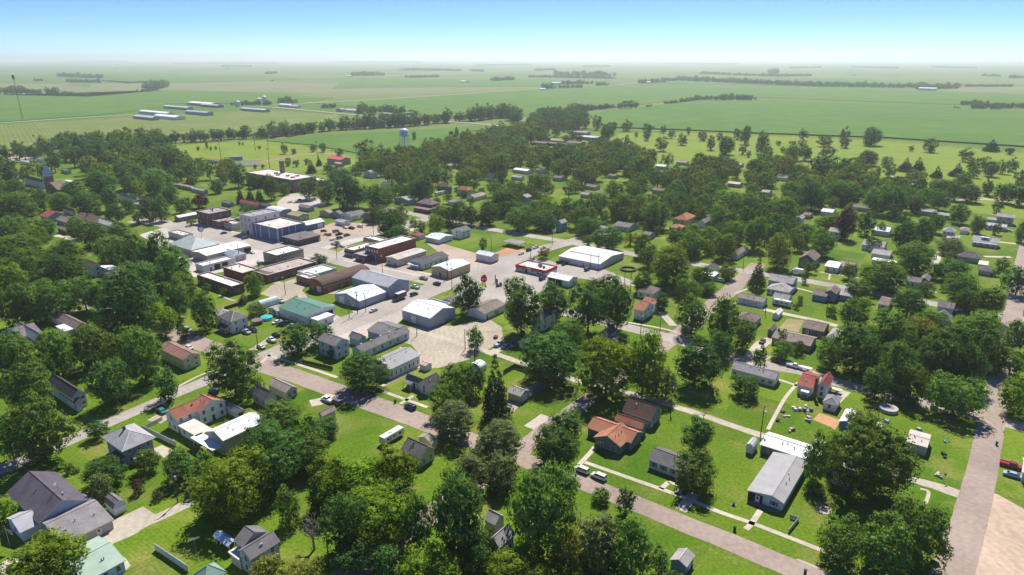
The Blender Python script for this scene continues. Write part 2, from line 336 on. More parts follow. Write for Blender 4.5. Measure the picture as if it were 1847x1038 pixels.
strip('driveway', [(1380, 640), (1352, 665), (1340, 690)], 5, GRAV, -.012)
strip('driveway', [(600, 712), (585, 722), (560, 728)], 5, WALK, -.012)
strip('driveway', [(1215, 588), (1190, 560), (1182, 548)], 3.5, WALK, -.012)
strip('driveway', [(1252, 890), (1228, 921)], 3, CONC, -.010)
strip('driveway', [(880, 640), (905, 628), (925, 622)], 4, GRAV, -.010)
strip('driveway', [(1503, 728), (1526, 706)], 3.2, WALK, -.010)
strip('driveway', [(1683, 485), (1694, 455)], 4, WALK, -.010)
strip('driveway', [(1352, 648), (1372, 622), (1392, 612)], 5, GRAV, -.010)
strip('driveway', [(455, 632), (478, 618), (490, 610)], 3.5, TAN, -.010)
strip('driveway', [(260, 580), (300, 590), (330, 598)], 4, TAN, -.008)
strip('driveway', [(128, 565), (152, 557), (165, 547)], 4, TAN, -.008)
strip('driveway', [(985, 690), (940, 716), (915, 740)], 5, TAN, -.008)
strip('driveway', [(954, 772), (985, 750)], 4, CONC, -.006)
strip('driveway', [(1775, 463), (1824, 464)], 3, WALK, -.010)
strip('driveway', [(1795, 436), (1832, 440)], 3.5, WALK, -.010)
strip('driveway', [(100, 425), (118, 428), (140, 437)], 5, WALK, -.010)
# sidewalks
def walk(*p, w=1.5): strip('sidewalk', list(p), w, WALK, .012, reg=False)
walk((480, 640), (560, 665), (608, 681)); walk((690, 706), (771, 735)); walk((1055, 834), (1120, 857), (1230, 896), (1296, 923), (1359, 945), (1480, 992), (1520, 1008))
walk((1372, 920), (1355, 945), (1345, 955)); walk((1206, 870), (1192, 882)); walk((1232, 877), (1220, 893)); walk((1206, 869), (1238, 880)); walk((745, 714), (722, 729)); walk((770, 655), (688, 697))
walk((0, 1020), (45, 998)); walk((470, 655), (492, 636)); walk((1122, 580), (1190, 592), (1222, 600)); walk((1438, 520), (1478, 530), (1540, 540))
walk((1360, 670), (1450, 700)); walk((1325, 530), (1352, 520)); walk((1440, 690), (1415, 720), (1385, 775), w=1.2); walk((1660, 882), (1675, 888), (1668, 912), w=.9)
walk((1045, 838), (1069, 812), (1072, 806)); walk((430, 655), (400, 642), (384, 664), w=1.2)
walk((620, 470), (700, 486), (770, 500), w=2.2); walk((1500, 480), (1495, 505), w=1); walk((310, 704), (355, 680), (385, 668), w=1.2)
walk((395, 532), (420, 542), (438, 538), w=1.2); walk((1440, 485), (1600, 510), (1690, 528)); walk((1130, 512), (1200, 530))

# ================================================================ BUILDINGS
GLASS = mat('window_glass', (.035, .042, .055)); WHITE = mat('siding', (.72, .72, .70)); TRIM = mat('trim', (.74, .73, .70))
DARK = mat('bay_shade', (.03, .03, .035))  # near-black sheet colour, interior shade of open bays put into it
LANDMARKS = []        # (pixel x, pixel y, phrase)
BOXES = []            # pixel boxes of things, for keeping fill trees off roofs
FOOT = []             # world footprints
WM = {}
def window_mesh(w, h, fr, shutter=None):
    k = (round(w, 2), round(h, 2), fr.name, shutter.name if shutter else None)
    if k in WM: return WM[k]
    bm = NB(); t = .09
    box(bm, -w/2 - t, -.07, -h/2 - t, -w/2, .03, h/2 + t); box(bm, w/2, -.07, -h/2 - t, w/2 + t, .03, h/2 + t)
    box(bm, -w/2, -.07, -h/2 - t, w/2, .03, -h/2); box(bm, -w/2, -.07, h/2, w/2, .03, h/2 + t)
    box(bm, -w/2, -.055, -.03, w/2, -.03, .03)
    if w > 1.4: box(bm, -.03, -.054, -h/2, .03, -.031, h/2)
    box(bm, -w/2, -.03, -h/2, w/2, -.012, h/2, 1)
    if shutter:
        for s in (-1, 1):
            c = s * (w/2 + t + .2); box(bm, c - .18, -.05, -h/2 - .05, c + .18, .02, h/2 + .05, 2)
    bmesh.ops.recalc_face_normals(bm, faces=bm.faces[:])
    me = bpy.data.meshes.new('window'); bm.to_mesh(me); bm.free()
    for m in (fr, GLASS) + ((shutter,) if shutter else ()): me.materials.append(m)
    WM[k] = me; return me
DM = {}
def door_mesh(w, h, m, kind):
    k = (w, h, m.name, kind)
    if k in DM: return DM[k]
    bm = NB()
    if kind == 'garage':
        n = 4
        for i in range(n): box(bm, -w/2, -.06, h * i / n + .01, w/2, .02, h * (i+1) / n - .02)
        box(bm, -w/2 - .12, -.08, 0, -w/2, .03, h + .12, 1); box(bm, w/2, -.08, 0, w/2 + .12, .03, h + .12, 1); box(bm, -w/2, -.08, h, w/2, .03, h + .12, 1)
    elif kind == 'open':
        box(bm, -w/2, -.03, 0, w/2, .02, h); box(bm, -w/2 - .12, -.08, 0, -w/2, .03, h + .12, 1); box(bm, w/2, -.08, 0, w/2 + .12, .03, h + .12, 1); box(bm, -w/2, -.08, h, w/2, .03, h + .12, 1)  # solid panel on the wall, its colour carries the shade inside a bay
    else:
        box(bm, -w/2, -.05, 0, w/2, .02, h); box(bm, -w/2 - .1, -.07, 0, -w/2, .03, h + .1, 1); box(bm, w/2, -.07, 0, w/2 + .1, .03, h + .1, 1); box(bm, -w/2, -.07, h, w/2, .03, h + .1, 1)
        box(bm, -w*.3, -.06, h*.55, w*.3, -.045, h*.9, 2); box(bm, w*.32, -.11, h*.46, w*.4, -.05, h*.5, 1)
    bmesh.ops.recalc_face_normals(bm, faces=bm.faces[:])
    me = bpy.data.meshes.new('door'); bm.to_mesh(me); bm.free()
    for q in (m, TRIM, GLASS): me.materials.append(q)
    DM[k] = me; return me
def profile(kind, rh, ro=.5):
    if kind == 'g': return [(0, 0), (ro, rh), (1, 0)]
    if kind == 'm': return [(0, 0), (.2, rh*.66), (.5, rh), (.8, rh*.66), (1, 0)]
    if kind == 'b': return [(.5 - .5*math.cos(math.pi*i/12), rh*math.sin(math.pi*i/12)) for i in range(13)]
    if kind == 's': return [(0, 0), (1, rh)]
    if kind == 'S': return [(0, rh), (1, 0)]
def pz(pr, t):
    for (a, za), (b, zb) in zip(pr[:-1], pr[1:]):
        if t <= b: return za + (zb - za) * (t - a) / max(b - a, 1e-6)
    return pr[-1][1]
def edge_solve(X, Y, z, px, d):
    k = (px - CX) / F; z0 = depth(X, Y, z)
    return (k * z0 - X) / (d[0] - k * d[1] * cp)
OPP = {}
def mk_volume(root, org, Nx, Ny, Lx, Rx, h, roof, wm, rm, rh=1.6, ro=.5, ov=.35, wl=0, wr=0, st=None, dl=(), dr=(), ww=.95, wh=1.35, fr=None, sh=None,
              ch=None, pl=None, pr_=None, open_=False, post=None, z0=0.0, cap=None, sill=None, fascia=None):
    X, Y = G(Nx, Ny, h)
    if org is None: org = (X, Y); root.location = (X, Y, 0)
    oy = (X - org[0]) * W[0] + (Y - org[1]) * W[1]; ox = (X - org[0]) * U[0] + (Y - org[1]) * U[1]
    a = -Lx if Lx < 0 and Lx > -60 else edge_solve(X, Y, h, Lx, W)
    b = -Rx if Rx < 0 and Rx > -60 else edge_solve(X, Y, h, Rx, U)
    if Nx > 1640 and Rx > 0: b = min(b, 9.5)
    elif Nx > 1480 and Rx > 0: b = min(b, 13)
    a = max(a, 1.5); b = max(b, 1.5)
    FOOT.append((X, Y, a, b))
    pl_ = PX(X + a*W[0], Y + a*W[1], h); pr0 = PX(X + b*U[0], Y + b*U[1], h); pt = PX(X + b*U[0] + a*W[0], Y + b*U[1] + a*W[1], h + rh*.6)
    BOXES.append((pl_[0], pr0[0], pt[1], PX(X, Y, h*.4)[1], depth(X, Y)))
    fr = fr or TRIM
    kind = roof[0]; axis = roof[1] if len(roof) > 1 else ('u' if b >= a else 'v')
    def P(x, y, z): return (ox + x, oy + y, z)
    if kind in 'fF': ov_ = 0 if kind == 'f' else ov
    else: ov_ = min(ov, .2*min(a, b))
    # --- walls
    bm = NB()
    x0, x1, y0, y1 = ov_, b - ov_, ov_, a - ov_
    pr = profile(kind, rh, ro) if kind in 'gmbsS' else None
    if not open_:
        if pr:
            Wd = a if axis == 'u' else b
            lo, hi = (y0, y1) if axis == 'u' else (x0, x1)
            cut = [(lo, pz(pr, lo / Wd))] + [(t * Wd, z) for t, z in pr if lo < t * Wd < hi] + [(hi, pz(pr, hi / Wd))]
            e0, e1 = (x0, x1) if axis == 'u' else (y0, y1)
            def q(e, s, z): return bm.verts.new(P(e, s, z) if axis == 'u' else P(s, e, z))
            A = [q(e0, s, h + z - .06) for s, z in cut]; B = [q(e1, s, h + z - .06) for s, z in cut]
            a0, a1, b0, b1 = q(e0, lo, z0), q(e0, hi, z0), q(e1, lo, z0), q(e1, hi, z0)
            bm.faces.new([a0, a1] + A[::-1]); bm.faces.new([b1, b0] + B)
            bm.faces.new([a0, A[0], B[0], b0]); bm.faces.new([a1, b1, B[-1], A[-1]])
            for i in range(len(A) - 1): bm.faces.new((A[i], A[i+1], B[i+1], B[i]))
        elif kind == 'f':
            t = .3; pa = .55
            lowroof = h - pa
            o_ = [(0, 0), (b, 0), (b, a), (0, a)]; i_ = [(t, t), (b - t, t), (b - t, a - t), (t, a - t)]
            Vo0 = [bm.verts.new(P(*p, z0)) for p in o_]; Vo1 = [bm.verts.new(P(*p, h)) for p in o_]
            Vi1 = [bm.verts.new(P(*p, h)) for p in i_]; Vi0 = [bm.verts.new(P(*p, lowroof - .2)) for p in i_]
            for i in range(4):
                j = (i + 1) % 4
                bm.faces.new((Vo0[i], Vo0[j], Vo1[j], Vo1[i])); bm.faces.new((Vo1[i], Vo1[j], Vi1[j], Vi1[i])); bm.faces.new((Vi1[i], Vi1[j], Vi0[j], Vi0[i]))
        else:
            box(bm, *P(x0, y0, z0), *P(x1, y1, h - .02))
        obj('wall', bm, wm, root)
    else:
        bm.free()
        for (px_, py_) in ((x0 + .15, y0 + .15), (x1 - .15, y0 + .15), (x0 + .15, y1 - .15), (x1 - .15, y1 - .15)) + (((x0 + x1) / 2, y0 + .15), ((x0 + x1) / 2, y1 - .15)) * (b > 9):
            bm = NB(); box(bm, *P(px_ - .08, py_ - .08, 0), *P(px_ + .08, py_ + .08, h - .03)); obj('post', bm, post or TRIM, root)
    # --- roof
    bm = NB()
    if pr:
        th = .14; Ln = b if axis == 'u' else a; Wd = a if axis == 'u' else b
        def q(e, s, z): return bm.verts.new(P(e, s, z) if axis == 'u' else P(s, e, z))
        T0 = [q(0, t * Wd, h + z + .02) for t, z in pr]; T1 = [q(Ln, t * Wd, h + z + .02) for t, z in pr]
        B0 = [q(0, t * Wd, h + z - th) for t, z in pr]; B1 = [q(Ln, t * Wd, h + z - th) for t, z in pr]
        for i in range(len(pr) - 1):
            bm.faces.new((T0[i], T1[i], T1[i+1], T0[i+1])); bm.faces.new((B0[i], B0[i+1], B1[i+1], B1[i]))
            bm.faces.new((T0[i], T0[i+1], B0[i+1], B0[i])).material_index = 1; bm.faces.new((T1[i], B1[i], B1[i+1], T1[i+1])).material_index = 1
        bm.faces.new((T0[0], B0[0], B1[0], T1[0])).material_index = 1; bm.faces.new((T0[-1], T1[-1], B1[-1], B0[-1])).material_index = 1
        # ridge cap
        if kind in 'gm':
            ri = max(range(len(pr)), key=lambda i: pr[i][1]); t, z = pr[ri]
            p0 = Vector(P(0, t*Wd, h+z+.05) if axis == 'u' else P(t*Wd, 0, h+z+.05)); p1 = Vector(P(Ln, t*Wd, h+z+.05) if axis == 'u' else P(t*Wd, Ln, h+z+.05))
            tube(bm, p0, p1, .09, .09, 6, 2)
    elif kind == 'f':
        box(bm, *P(.301, .301, h - .75), *P(b - .301, a - .301, h - .55))
    elif kind == 'F':
        box(bm, *P(0, 0, h - .02), *P(b, a, h + .28))
    elif kind == 'h':
        m_ = min(a, b) / 2; e = m_ * (1 if rh < 90 else .6)
        if b >= a: r0, r1 = (m_ * .98, a/2), (b - m_ * .98, a/2)
        else: r0, r1 = (b/2, m_ * .98), (b/2, a - m_ * .98)
        c = [bm.verts.new(P(*p, h)) for p in ((0, 0), (b, 0), (b, a), (0, a))]; d = [bm.verts.new(P(*p, h - .16)) for p in ((0, 0), (b, 0), (b, a), (0, a))]
        v0, v1 = bm.verts.new(P(*r0, h + rh)), bm.verts.new(P(*r1, h + rh))
        if b >= a: fs = ((c[0], c[1], v1, v0), (c[1], c[2], v1), (c[2], c[3], v0, v1), (c[3], c[0], v0))
        else: fs = ((c[0], c[1], v0), (c[1], c[2], v1, v0), (c[2], c[3], v1), (c[3], c[0], v0, v1))
        for f in fs: bm.faces.new(f)
        for i in range(4): bm.faces.new((c[i], d[i], d[(i+1) % 4], c[(i+1) % 4])).material_index = 1
        bm.faces.new(d)
        for k, cc in enumerate(c):
            r = v0 if (cc.co - v0.co).length <= (cc.co - v1.co).length else v1
            tube(bm, cc.co + Vector((0, 0, .03)), r.co + Vector((0, 0, .03)), .07, .07, 5, 2)
    capm = cap or rm
    roof_o = obj('roof', bm, [rm, TRIM, capm], root)
    rv = random.Random(int(Nx*7 + Ny*13))
    if kind == 'f' and min(a, b) > 6:
        for _ in range(rv.randint(2, 4)):
            vx, vy = rv.uniform(.15, .8)*b, rv.uniform(.15, .8)*a; q = rv.uniform(.25, .8); hv = rv.uniform(.35, .9)
            bm = NB(); box(bm, *P(vx, vy, h - .553), *P(vx + q, vy + q*rv.uniform(.7, 1.6), h - .55 + hv)); obj('roof_vent', bm, mat('metal', rv.choice(((.4, .4, .4), (.16, .16, .17), (.6, .6, .6)))), roof_o)
    elif kind == 'g' and min(a, b) > 5 and h < 6.5:
        for _ in range(rv.randint(1, 3)):
            e = rv.uniform(.2, .8); t = ro*rv.uniform(.45, .85); zz = h + pz(pr, t)
            c = P(e*b, t*a, zz - .15) if axis == 'u' else P(t*b, e*a, zz - .15)
            bm = NB(); tube(bm, c, (c[0], c[1], zz + .45), .11, .11, 8); tube(bm, (c[0], c[1], zz + .45), (c[0], c[1], zz + .55), .17, .17, 8); obj('vent_pipe', bm, mat('metal', rv.choice(((.12, .12, .12), (.55, .55, .55)))), roof_o)
    if kind == 'f':      # coping on the parapet
        bm = NB(); t = .36; z1 = h + .07; cm = cap or mat('trim', (.5, .47, .43))
        box(bm, *P(-.03, -.03, h + .002), *P(b + .03, t, z1)); box(bm, *P(-.03, a - t, h + .002), *P(b + .03, a + .03, z1))
        box(bm, *P(-.03, t, h + .002), *P(t, a - t, z1)); box(bm, *P(b - t, t, h + .002), *P(b + .03, a - t, z1)); obj('coping', bm, cm, root)
    if fascia:
        bm = NB(); hh = 1.35; f = .12
        box(bm, *P(-f, -f, h - hh), *P(b + f, -.005, h + .02)); box(bm, *P(-f, -.005, h - hh), *P(-.005, a + f, h + .02)); obj('fascia', bm, fascia, root)
    if open_: return org, (ox, oy, a, b)
    # --- openings
    if st is None: st = 2 if h >= 5 else 1
    wb = sill if sill is not None else 1.0
    sh_h = (h - .3) / st
    def place(me, face, s, z, name):
        o = link(name, me, root)
        if face == 'R': o.location = P(s, y0 - .002, z); o.rotation_euler = (0, 0, 0)
        else: o.location = P(x0 - .002, s, z); o.rotation_euler = (0, 0, -math.pi/2)
        return o
    for face, n, doors in (('L', wl, dl), ('R', wr, dr)):
        lo, hi = (y0, y1) if face == 'L' else (x0, x1)
        taken = []
        for d in doors:
            fx, dw, dh, dm, dk = d
            s = (hi - (hi - lo) * fx) if face == 'L' else lo + (hi - lo) * fx
            dw = min(dw, (hi - lo) * .85); dh = min(dh, h - .25)
            place(door_mesh(round(dw, 2), round(dh, 2), dm, dk), face, s, z0 + .01, 'door'); taken.append((s - dw/2 - .2, s + dw/2 + .2))
        if not n: continue
        n0 = n if isinstance(n, (list, tuple)) else [n] * st
        for k, cnt in enumerate(n0):
            for i in range(cnt):
                s = lo + (hi - lo) * (i + .5) / cnt
                w_ = min(ww, (hi - lo) / cnt * .8)
                if k == 0 and any(q0 - w_/2 < s < q1 + w_/2 for q0, q1 in taken): continue
                hh = min(wh, sh_h - .5)
                z = k * sh_h + wb + hh/2
                if z + hh/2 > h - .1: z = h - .15 - hh/2
                place(window_mesh(w_, hh, fr, sh), face, s, z, 'window')
    if ch:
        cx_, cy_ = ch[0] * b, ch[1] * a; top = h + (rh if kind not in 'fF' else .2) + .7
        bm = NB(); box(bm, *P(cx_ - .32, cy_ - .32, h - .5), *P(cx_ + .32, cy_ + .32, top)); box(bm, *P(cx_ - .4, cy_ - .4, top), *P(cx_ + .4, cy_ + .4, top + .12)); obj('chimney', bm, mat('brick', (.16, .075, .055)), roof_o)
    for face, p in (('L', pl), ('R', pr_)):
        if not p: continue
        f0, f1, dep, ph, pm = p
        lo, hi = (y0, y1) if face == 'L' else (x0, x1)
        if face == 'L': s0, s1 = hi - (hi - lo) * f1, hi - (hi - lo) * f0
        else: s0, s1 = lo + (hi - lo) * f0, lo + (hi - lo) * f1
        base = x0 if face == 'L' else y0
        def Q(s, d, z): return P(base - d, s, z) if face == 'L' else P(s, base - d, z)
        po = NB()
        v = [po.verts.new(Q(*t)) for t in ((s0, 0.01, ph + .5), (s1, .01, ph + .5), (s1, dep, ph), (s0, dep, ph), (s0, .01, ph + .35), (s1, .01, ph + .35), (s1, dep, ph - .14), (s0, dep, ph - .14))]
        for f in ((0, 1, 2, 3), (4, 7, 6, 5), (3, 2, 6, 7), (0, 3, 7, 4), (1, 5, 6, 2), (0, 4, 5, 1)): po.faces.new([v[i] for i in f])
        pro = obj('porch', po, pm, root)
        fl = NB(); c0, c1 = Q(s0 + .1, .02, .003), Q(s1 - .1, dep - .1, .28); box(fl, min(c0[0], c1[0]), min(c0[1], c1[1]), .003, max(c0[0], c1[0]), max(c0[1], c1[1]), .28); obj('porch_floor', fl, mat('wood', (.33, .29, .25)), pro)
        np_ = max(2, int((s1 - s0) / 2.6) + 1)
        for i in range(np_):
            s = s0 + .15 + (s1 - s0 - .3) * i / (np_ - 1); c = Q(s, dep - .2, 0)
            pb = NB(); box(pb, c[0] - .08, c[1] - .08, .28, c[0] + .08, c[1] + .08, ph - .1); obj('porch_post', pb, TRIM, pro)
    return org, (ox, oy, a, b)
def V(*a, **k): return (a, k)
def B(name, cat, label, *vols, group=None, lm=True, extra=None):
    root = thing(name, label, cat, rz=GA, group=group)
    org = None; info = None
    for a, k in vols:
        org, inf = mk_volume(root, org, *a, **k)
        if info is None: info = inf
    xs = [a[0] for a, k in vols]; ys = [a[1] for a, k in vols]
    if lm: LANDMARKS.append((*a_mid(vols), label))
    if extra: extra(root, info)
    return root
def a_mid(vols):
    (Nx, Ny, Lx, Rx, *_), k = vols[0]
    l = Lx if Lx > 0 or Lx < -60 else Nx - 25
    r = Rx if Rx > 0 or Rx < -60 else Nx + 20
    return ((l + r) / 2, Ny - 4)
# palette
sd = lambda c: mat('siding', c); shg = lambda c: mat('shingle', c); met = lambda c: mat('metal', c); brk = lambda c: mat('brick', c); mem = lambda c: mat('membrane', c)
w_white = sd((.70, .71, .71)); w_cream = sd((.62, .56, .42)); w_grey = sd((.34, .36, .39)); w_blue = sd((.25, .33, .45)); w_tan = sd((.50, .43, .32)); w_lblue = sd((.50, .57, .66)); w_dgrey = sd((.16, .165, .18)); w_steel = met((.36, .40, .48)); w_green = sd((.17, .21, .19)); w_taupe = sd((.30, .265, .25))
r_grey = shg((.185, .175, .175)); r_dgrey = shg((.105, .10, .11)); r_brown = shg((.205, .155, .135)); r_orange = shg((.40, .175, .105)); r_red = shg((.31, .085, .07)); r_tan = shg((.33, .28, .22)); r_lgrey = shg((.36, .34, .33)); r_purple = shg((.105, .092, .115)); r_dbrown = shg((.135, .085, .07)); r_olive = shg((.21, .185, .155)); r_pink = shg((.37, .25, .24))
m_white = met((.80, .80, .80)); m_lblue = met((.62, .68, .74)); m_green = met((.10, .23, .18)); m_grey = met((.40, .40, .43)); m_lgreen = met((.36, .47, .38)); m_red = met((.55, .10, .10))
f_white = mem((.78, .77, .74)); f_cream = mem((.66, .60, .54)); f_grey = mem((.36, .33, .33)); f_tan = mem((.45, .39, .34)); f_dark = mem((.16, .14, .15))
b_red = brk((.35, .11, .078)); b_dark = brk((.22, .105, .088)); b_tan = brk((.40, .33, .235)); b_brown = brk((.27, .155, .115)); b_school = brk((.28, .155, .115))
d_white = mat('painted_door', (.72, .72, .72)); d_dark = mat('painted_door', (.05, .05, .06)); d_blue = mat('painted_door', (.03, .10, .30)); d_grey = mat('painted_door', (.35, .36, .38))
def D(f, m=d_white, w=1.0, h=2.1, k='door'): return (f, w, h, m, k)
def GD(f, w=2.7, h=2.3, m=d_white): return (f, w, h, m, 'garage')
def OD(f, w=3.4, h=3.2): return (f, w, h, DARK, 'open')
BRICKFR = mat('trim', (.62, .60, .56)); SHUT = mat('shutter', (.06, .06, .07))

# ---------------------------------------------------------------- foreground
B('garden_shed', 'shed', 'small blue-grey shed with grey gable roof, alone on the lawn in front of the street', V(1239, 1024, 1208, 1254, 2.4, 'gu', sd((.22, .30, .36)), r_lgrey, rh=1.1, ov=.25, dr=(D(.5),), cap=TRIM))
def dark_porch(root, inf):
    ox, oy, a, b = inf; bm = NB(); box(bm, ox + .25, oy + a*.56, .02, ox + .345, oy + a - .36, 2.5); obj('porch_panel', bm, mat('dark_panel', (.035, .03, .035)), root)  # near-black panel across the left part of the porch front
    me = door_mesh(.95, 2.1, d_white, 'door'); o = link('door', me, root); o.location = (ox + .24, oy + a*.70, .02); o.rotation_euler = (0, 0, -math.pi/2)
    o = link('window', window_mesh(1.0, 1.1, TRIM, SHUT), root); o.location = (ox + .345, oy + a*.26, 1.55); o.rotation_euler = (0, 0, -math.pi/2)
    bm = NB(); box(bm, ox - 1.2, oy + a*.1, .003, ox + .3, oy + a*.9, .22); obj('porch_floor', bm, mat('wood', (.2, .17, .16)), root)
B('mobile_home', 'house', 'pale mobile home with long grey metal roof and dark porch front, by the white-roofed garage', V(1414, 909, 1347, 1457, 2.8, 'gu', w_lblue, met((.36, .355, .36)), rh=1.1, ro=.32, wr=3), extra=dark_porch)
B('detached_garage', 'garage', 'grey-brown garage with bright white metal roof, beside the alley', V(1457, 830, 1370, -9, 2.9, 'gv', sd((.24, .215, .20)), m_white, rh=1.3, wl=3, ww=.6, wh=.6, dl=(D(.6),)))
B('garden_shed', 'shed', 'small pale shed with barn-shaped roof, left of the white-roofed garage', V(1359, 808, 1345, 1368, 2.5, 'mu', w_white, met((.55, .56, .58)), rh=1.0, ov=.15))
B('ranch_house', 'house', 'small white ranch house with charcoal roof and dark shutters, behind two parked white cars', V(1244, 857, 1168, -8.5, 2.8, 'gv', w_white, shg((.135, .13, .135)), rh=1.6, wl=4, sh=SHUT, dl=(D(.82, d_dark),), pl=(.72, .95, 1.4, 2.2, r_dgrey)))
B('house', 'house', 'large slate-blue house with orange-brown roofs and a dark brown rear wing, beside the alley',
  V(1119, 807, 1070, 1146, 3.1, 'gu', sd((.15, .19, .235)), r_orange, rh=2.2, wl=2, ww=1.7, wh=1.2),
  V(1138, 800, 1058, -8, 3.0, 'gv', sd((.15, .19, .235)), r_orange, rh=1.9, dl=(D(.85),)),
  V(1158, 775, 1108, 1168, 3.0, 'gv', sd((.19, .24, .28)), r_orange, rh=1.7),
  V(1174, 759, 1122, 1194, 3.4, 'gv', sd((.20, .25, .28)), r_dbrown, rh=3.4, wr=1, dr=(D(.2),)), )
def long_house(root, inf):
    ox, oy, a, b = inf
    bm = NB(); tube(bm, (ox + b*.62, oy + 3.5, 5), (ox + b*.62, oy + 3.5, 7.4), .22, .22, 8); obj('chimney', bm, mat('metal', (.5, .5, .5)), root)
    bm = NB(); tube(bm, (ox + b*.6, oy + 5.5, 5), (ox + b*.6, oy + 5.5, 10), .05, .04, 6)
    for i in range(5): tube(bm, (ox + b*.6 - 1.1 + i*.1, oy + 5.5 - .9, 9.9 - i*.14), (ox + b*.6 + 1.1 - i*.1, oy + 5.5 + .9, 9.9 - i*.14), .03, .03, 4)
    obj('roof_antenna', bm, mat('metal', (.45, .45, .47)), root)
B('house', 'house', 'very long house with purple-grey roof and metal-roofed entrance, cut by the left photo edge',
  V(70, 945, -21, 162, 4.0, 'gv', w_lblue, r_purple, rh=3.4, wr=3), V(36, 962, 10, 74, 3.0, 'gu', w_white, met((.42, .42, .45)), rh=1.8, wl=1), extra=long_house)
def pergola(root, inf):
    ox, oy, a, b = inf
    for off, ln in ((a + .4, 9), (a + .4, 0)):
        if not ln: continue
        bm = NB()
        for i in range(10): box(bm, ox + b - 12 + i, oy + a + .1, 2.5, ox + b - 11.85 + i, oy + a + 2.2, 2.65)
        box(bm, ox + b - 12.3, oy + a + .2, 2.38, ox + b - 2.4, oy + a + .32, 2.5); box(bm, ox + b - 12.3, oy + a + 1.9, 2.38, ox + b - 2.4, oy + a + 2.02, 2.5)
        for x in (-12.2, -7.3, -2.6): box(bm, ox + b + x, oy + a + 1.9, 0, ox + b + x + .14, oy + a + 2.02, 2.38)
        obj('pergola', bm, mat('wood', (.62, .58, .52)), root)
B('detached_garage', 'garage', 'long grey-roofed garage, in front of the purple-roofed house at the gravel drive', V(112, 984, 58, 206, 2.7, 'gu', sd((.45, .44, .44)), shg((.25, .235, .24)), rh=1.7, dr=(D(.7),)), extra=pergola)
B('workshop', 'outbuilding', 'outbuilding with pale green metal roof, at the bottom beside the alley', V(152, 1052, 104, 227, 3.0, 'gu', w_lblue, m_lgreen, rh=1.6, wr=3))
B('detached_garage', 'garage', 'green pyramid-roofed garage, cut by the bottom edge beside the grey cross-gabled house', V(368, 1058, -5.2, -5.5, 2.5, 'h', w_white, met((.27, .40, .33)), rh=2.4))
B('house', 'house', 'two-storey grey house with crossing gable roofs, at the bottom left lawn',
  V(452, 1011, 428, 506, 5.2, 'gu', sd((.47, .46, .45)), r_grey, rh=1.7, wl=[1, 1], wr=[2, 2]), V(438, 987, 421, 483, 5.2, 'gv', sd((.47, .46, .45)), r_grey, rh=2.0, wl=[1, 1]),
  V(432, 1013, 411, -3, 2.9, 'F', sd((.47, .46, .45)), f_cream), V(482, 1020, 470, 505, 2.8, 'S', sd((.47, .46, .45)), r_lgrey, rh=1))
B('carport', 'carport', 'blue metal carport on posts, beside the grey cross-gabled house', V(411, 987, 383, 428, 2.4, 'gv', w_white, met((.38, .46, .62)), rh=.7, open_=True))
B('house', 'house', 'weathered pale house mostly hidden by trees, in front of the olive trees',
  V(901, 990, 877, 930, 4.2, 'gu', sd((.52, .50, .47)), shg((.40, .38, .36)), rh=2.2, wl=[1, 1], wr=2, dl=(D(.2, d_dark),)), V(893, 948, 872, 912, 4.4, 'gv', sd((.52, .50, .47)), shg((.42, .40, .38)), rh=1.8))
B('house', 'house', 'cream house with grey-brown gable roof, beside the white camper trailer',
  V(758, 828, 722, 786, 3.4, 'gv', w_cream, shg((.185, .17, .15)), rh=2.6, wl=2, wr=2), V(779, 801, 752, 790, 2.6, 'gu', w_cream, shg((.30, .28, .26)), rh=1.3))
B('detached_garage', 'garage', 'small garage with pinkish metal roof, beside a clipped hedge and parked cars', V(581, 752, 573, 607, 2.6, 'gu', sd((.55, .50, .44)), met((.42, .29, .29)), rh=1.2, wl=0, dl=(GD(.5),)))
B('house', 'house', 'small white house with corner porch, across the street from the white camper trailer',
  V(773, 700, 754, 798, 3.4, 'gu', w_white, r_dgrey, rh=2.4, wl=[1, 1], st=1), V(760, 694, 731, 768, 3.0, 'gv', w_white, r_grey, rh=1.6, dl=(D(.5, d_dark),), pl=(.0, .55, 2.2, 2.5, r_grey)))
def steeple_end(root, inf):
    ox, oy, a, b = inf
    bm = NB(); box(bm, ox + b - .3, oy - .1, 4.2, ox + b + .12, oy + a + .1, 4.55); obj('parapet', bm, TRIM, root)
    bm = NB(); box(bm, ox - .2, oy + a*.15, 4.3, ox + .8, oy + a*.3, 6.2); obj('chimney', bm, met((.6, .6, .62)), root)
B('meeting_hall', 'hall', 'long white hall with plain grey roof, in front of the grey-roofed apartment row', V(702, 668, 664, 759, 4.2, 'gu', w_white, met((.33, .32, .325)), rh=2.0, wr=7, ww=.7, wh=1.5), extra=steeple_end)
def roof_vents(root, inf):
    ox, oy, a, b = inf
    for i in range(5):
        bm = NB(); box(bm, ox + b*(.12 + .19*i) - .4, oy + a*.56, 4.0, ox + b*(.12 + .19*i) + .4, oy + a*.62, 4.9); obj('roof_vent', bm, TRIM, root)
B('apartment_row', 'apartments', 'long low apartment row with dark grey roof and white vents, behind the long white hall',
  V(652, 636, 633, 740, 3.2, 'gu', w_lblue, r_grey, rh=1.7, wr=6, ww=1.2), V(697, 608, 661, 737, 3.6, 'gv', w_blue, r_grey, rh=1.8), V(648, 614, 628, 662, 3.2, 'gv', w_blue, r_grey, rh=1.6), extra=roof_vents)
B('house', 'house', 'two-storey pale blue house with grey roof, joined to the long apartment row', V(604, 625, 572, 631, 6.0, 'gv', w_lblue, shg((.22, .20, .20)), rh=2.0, wl=[2, 2], wr=[2, 2], dl=(D(.52),)))
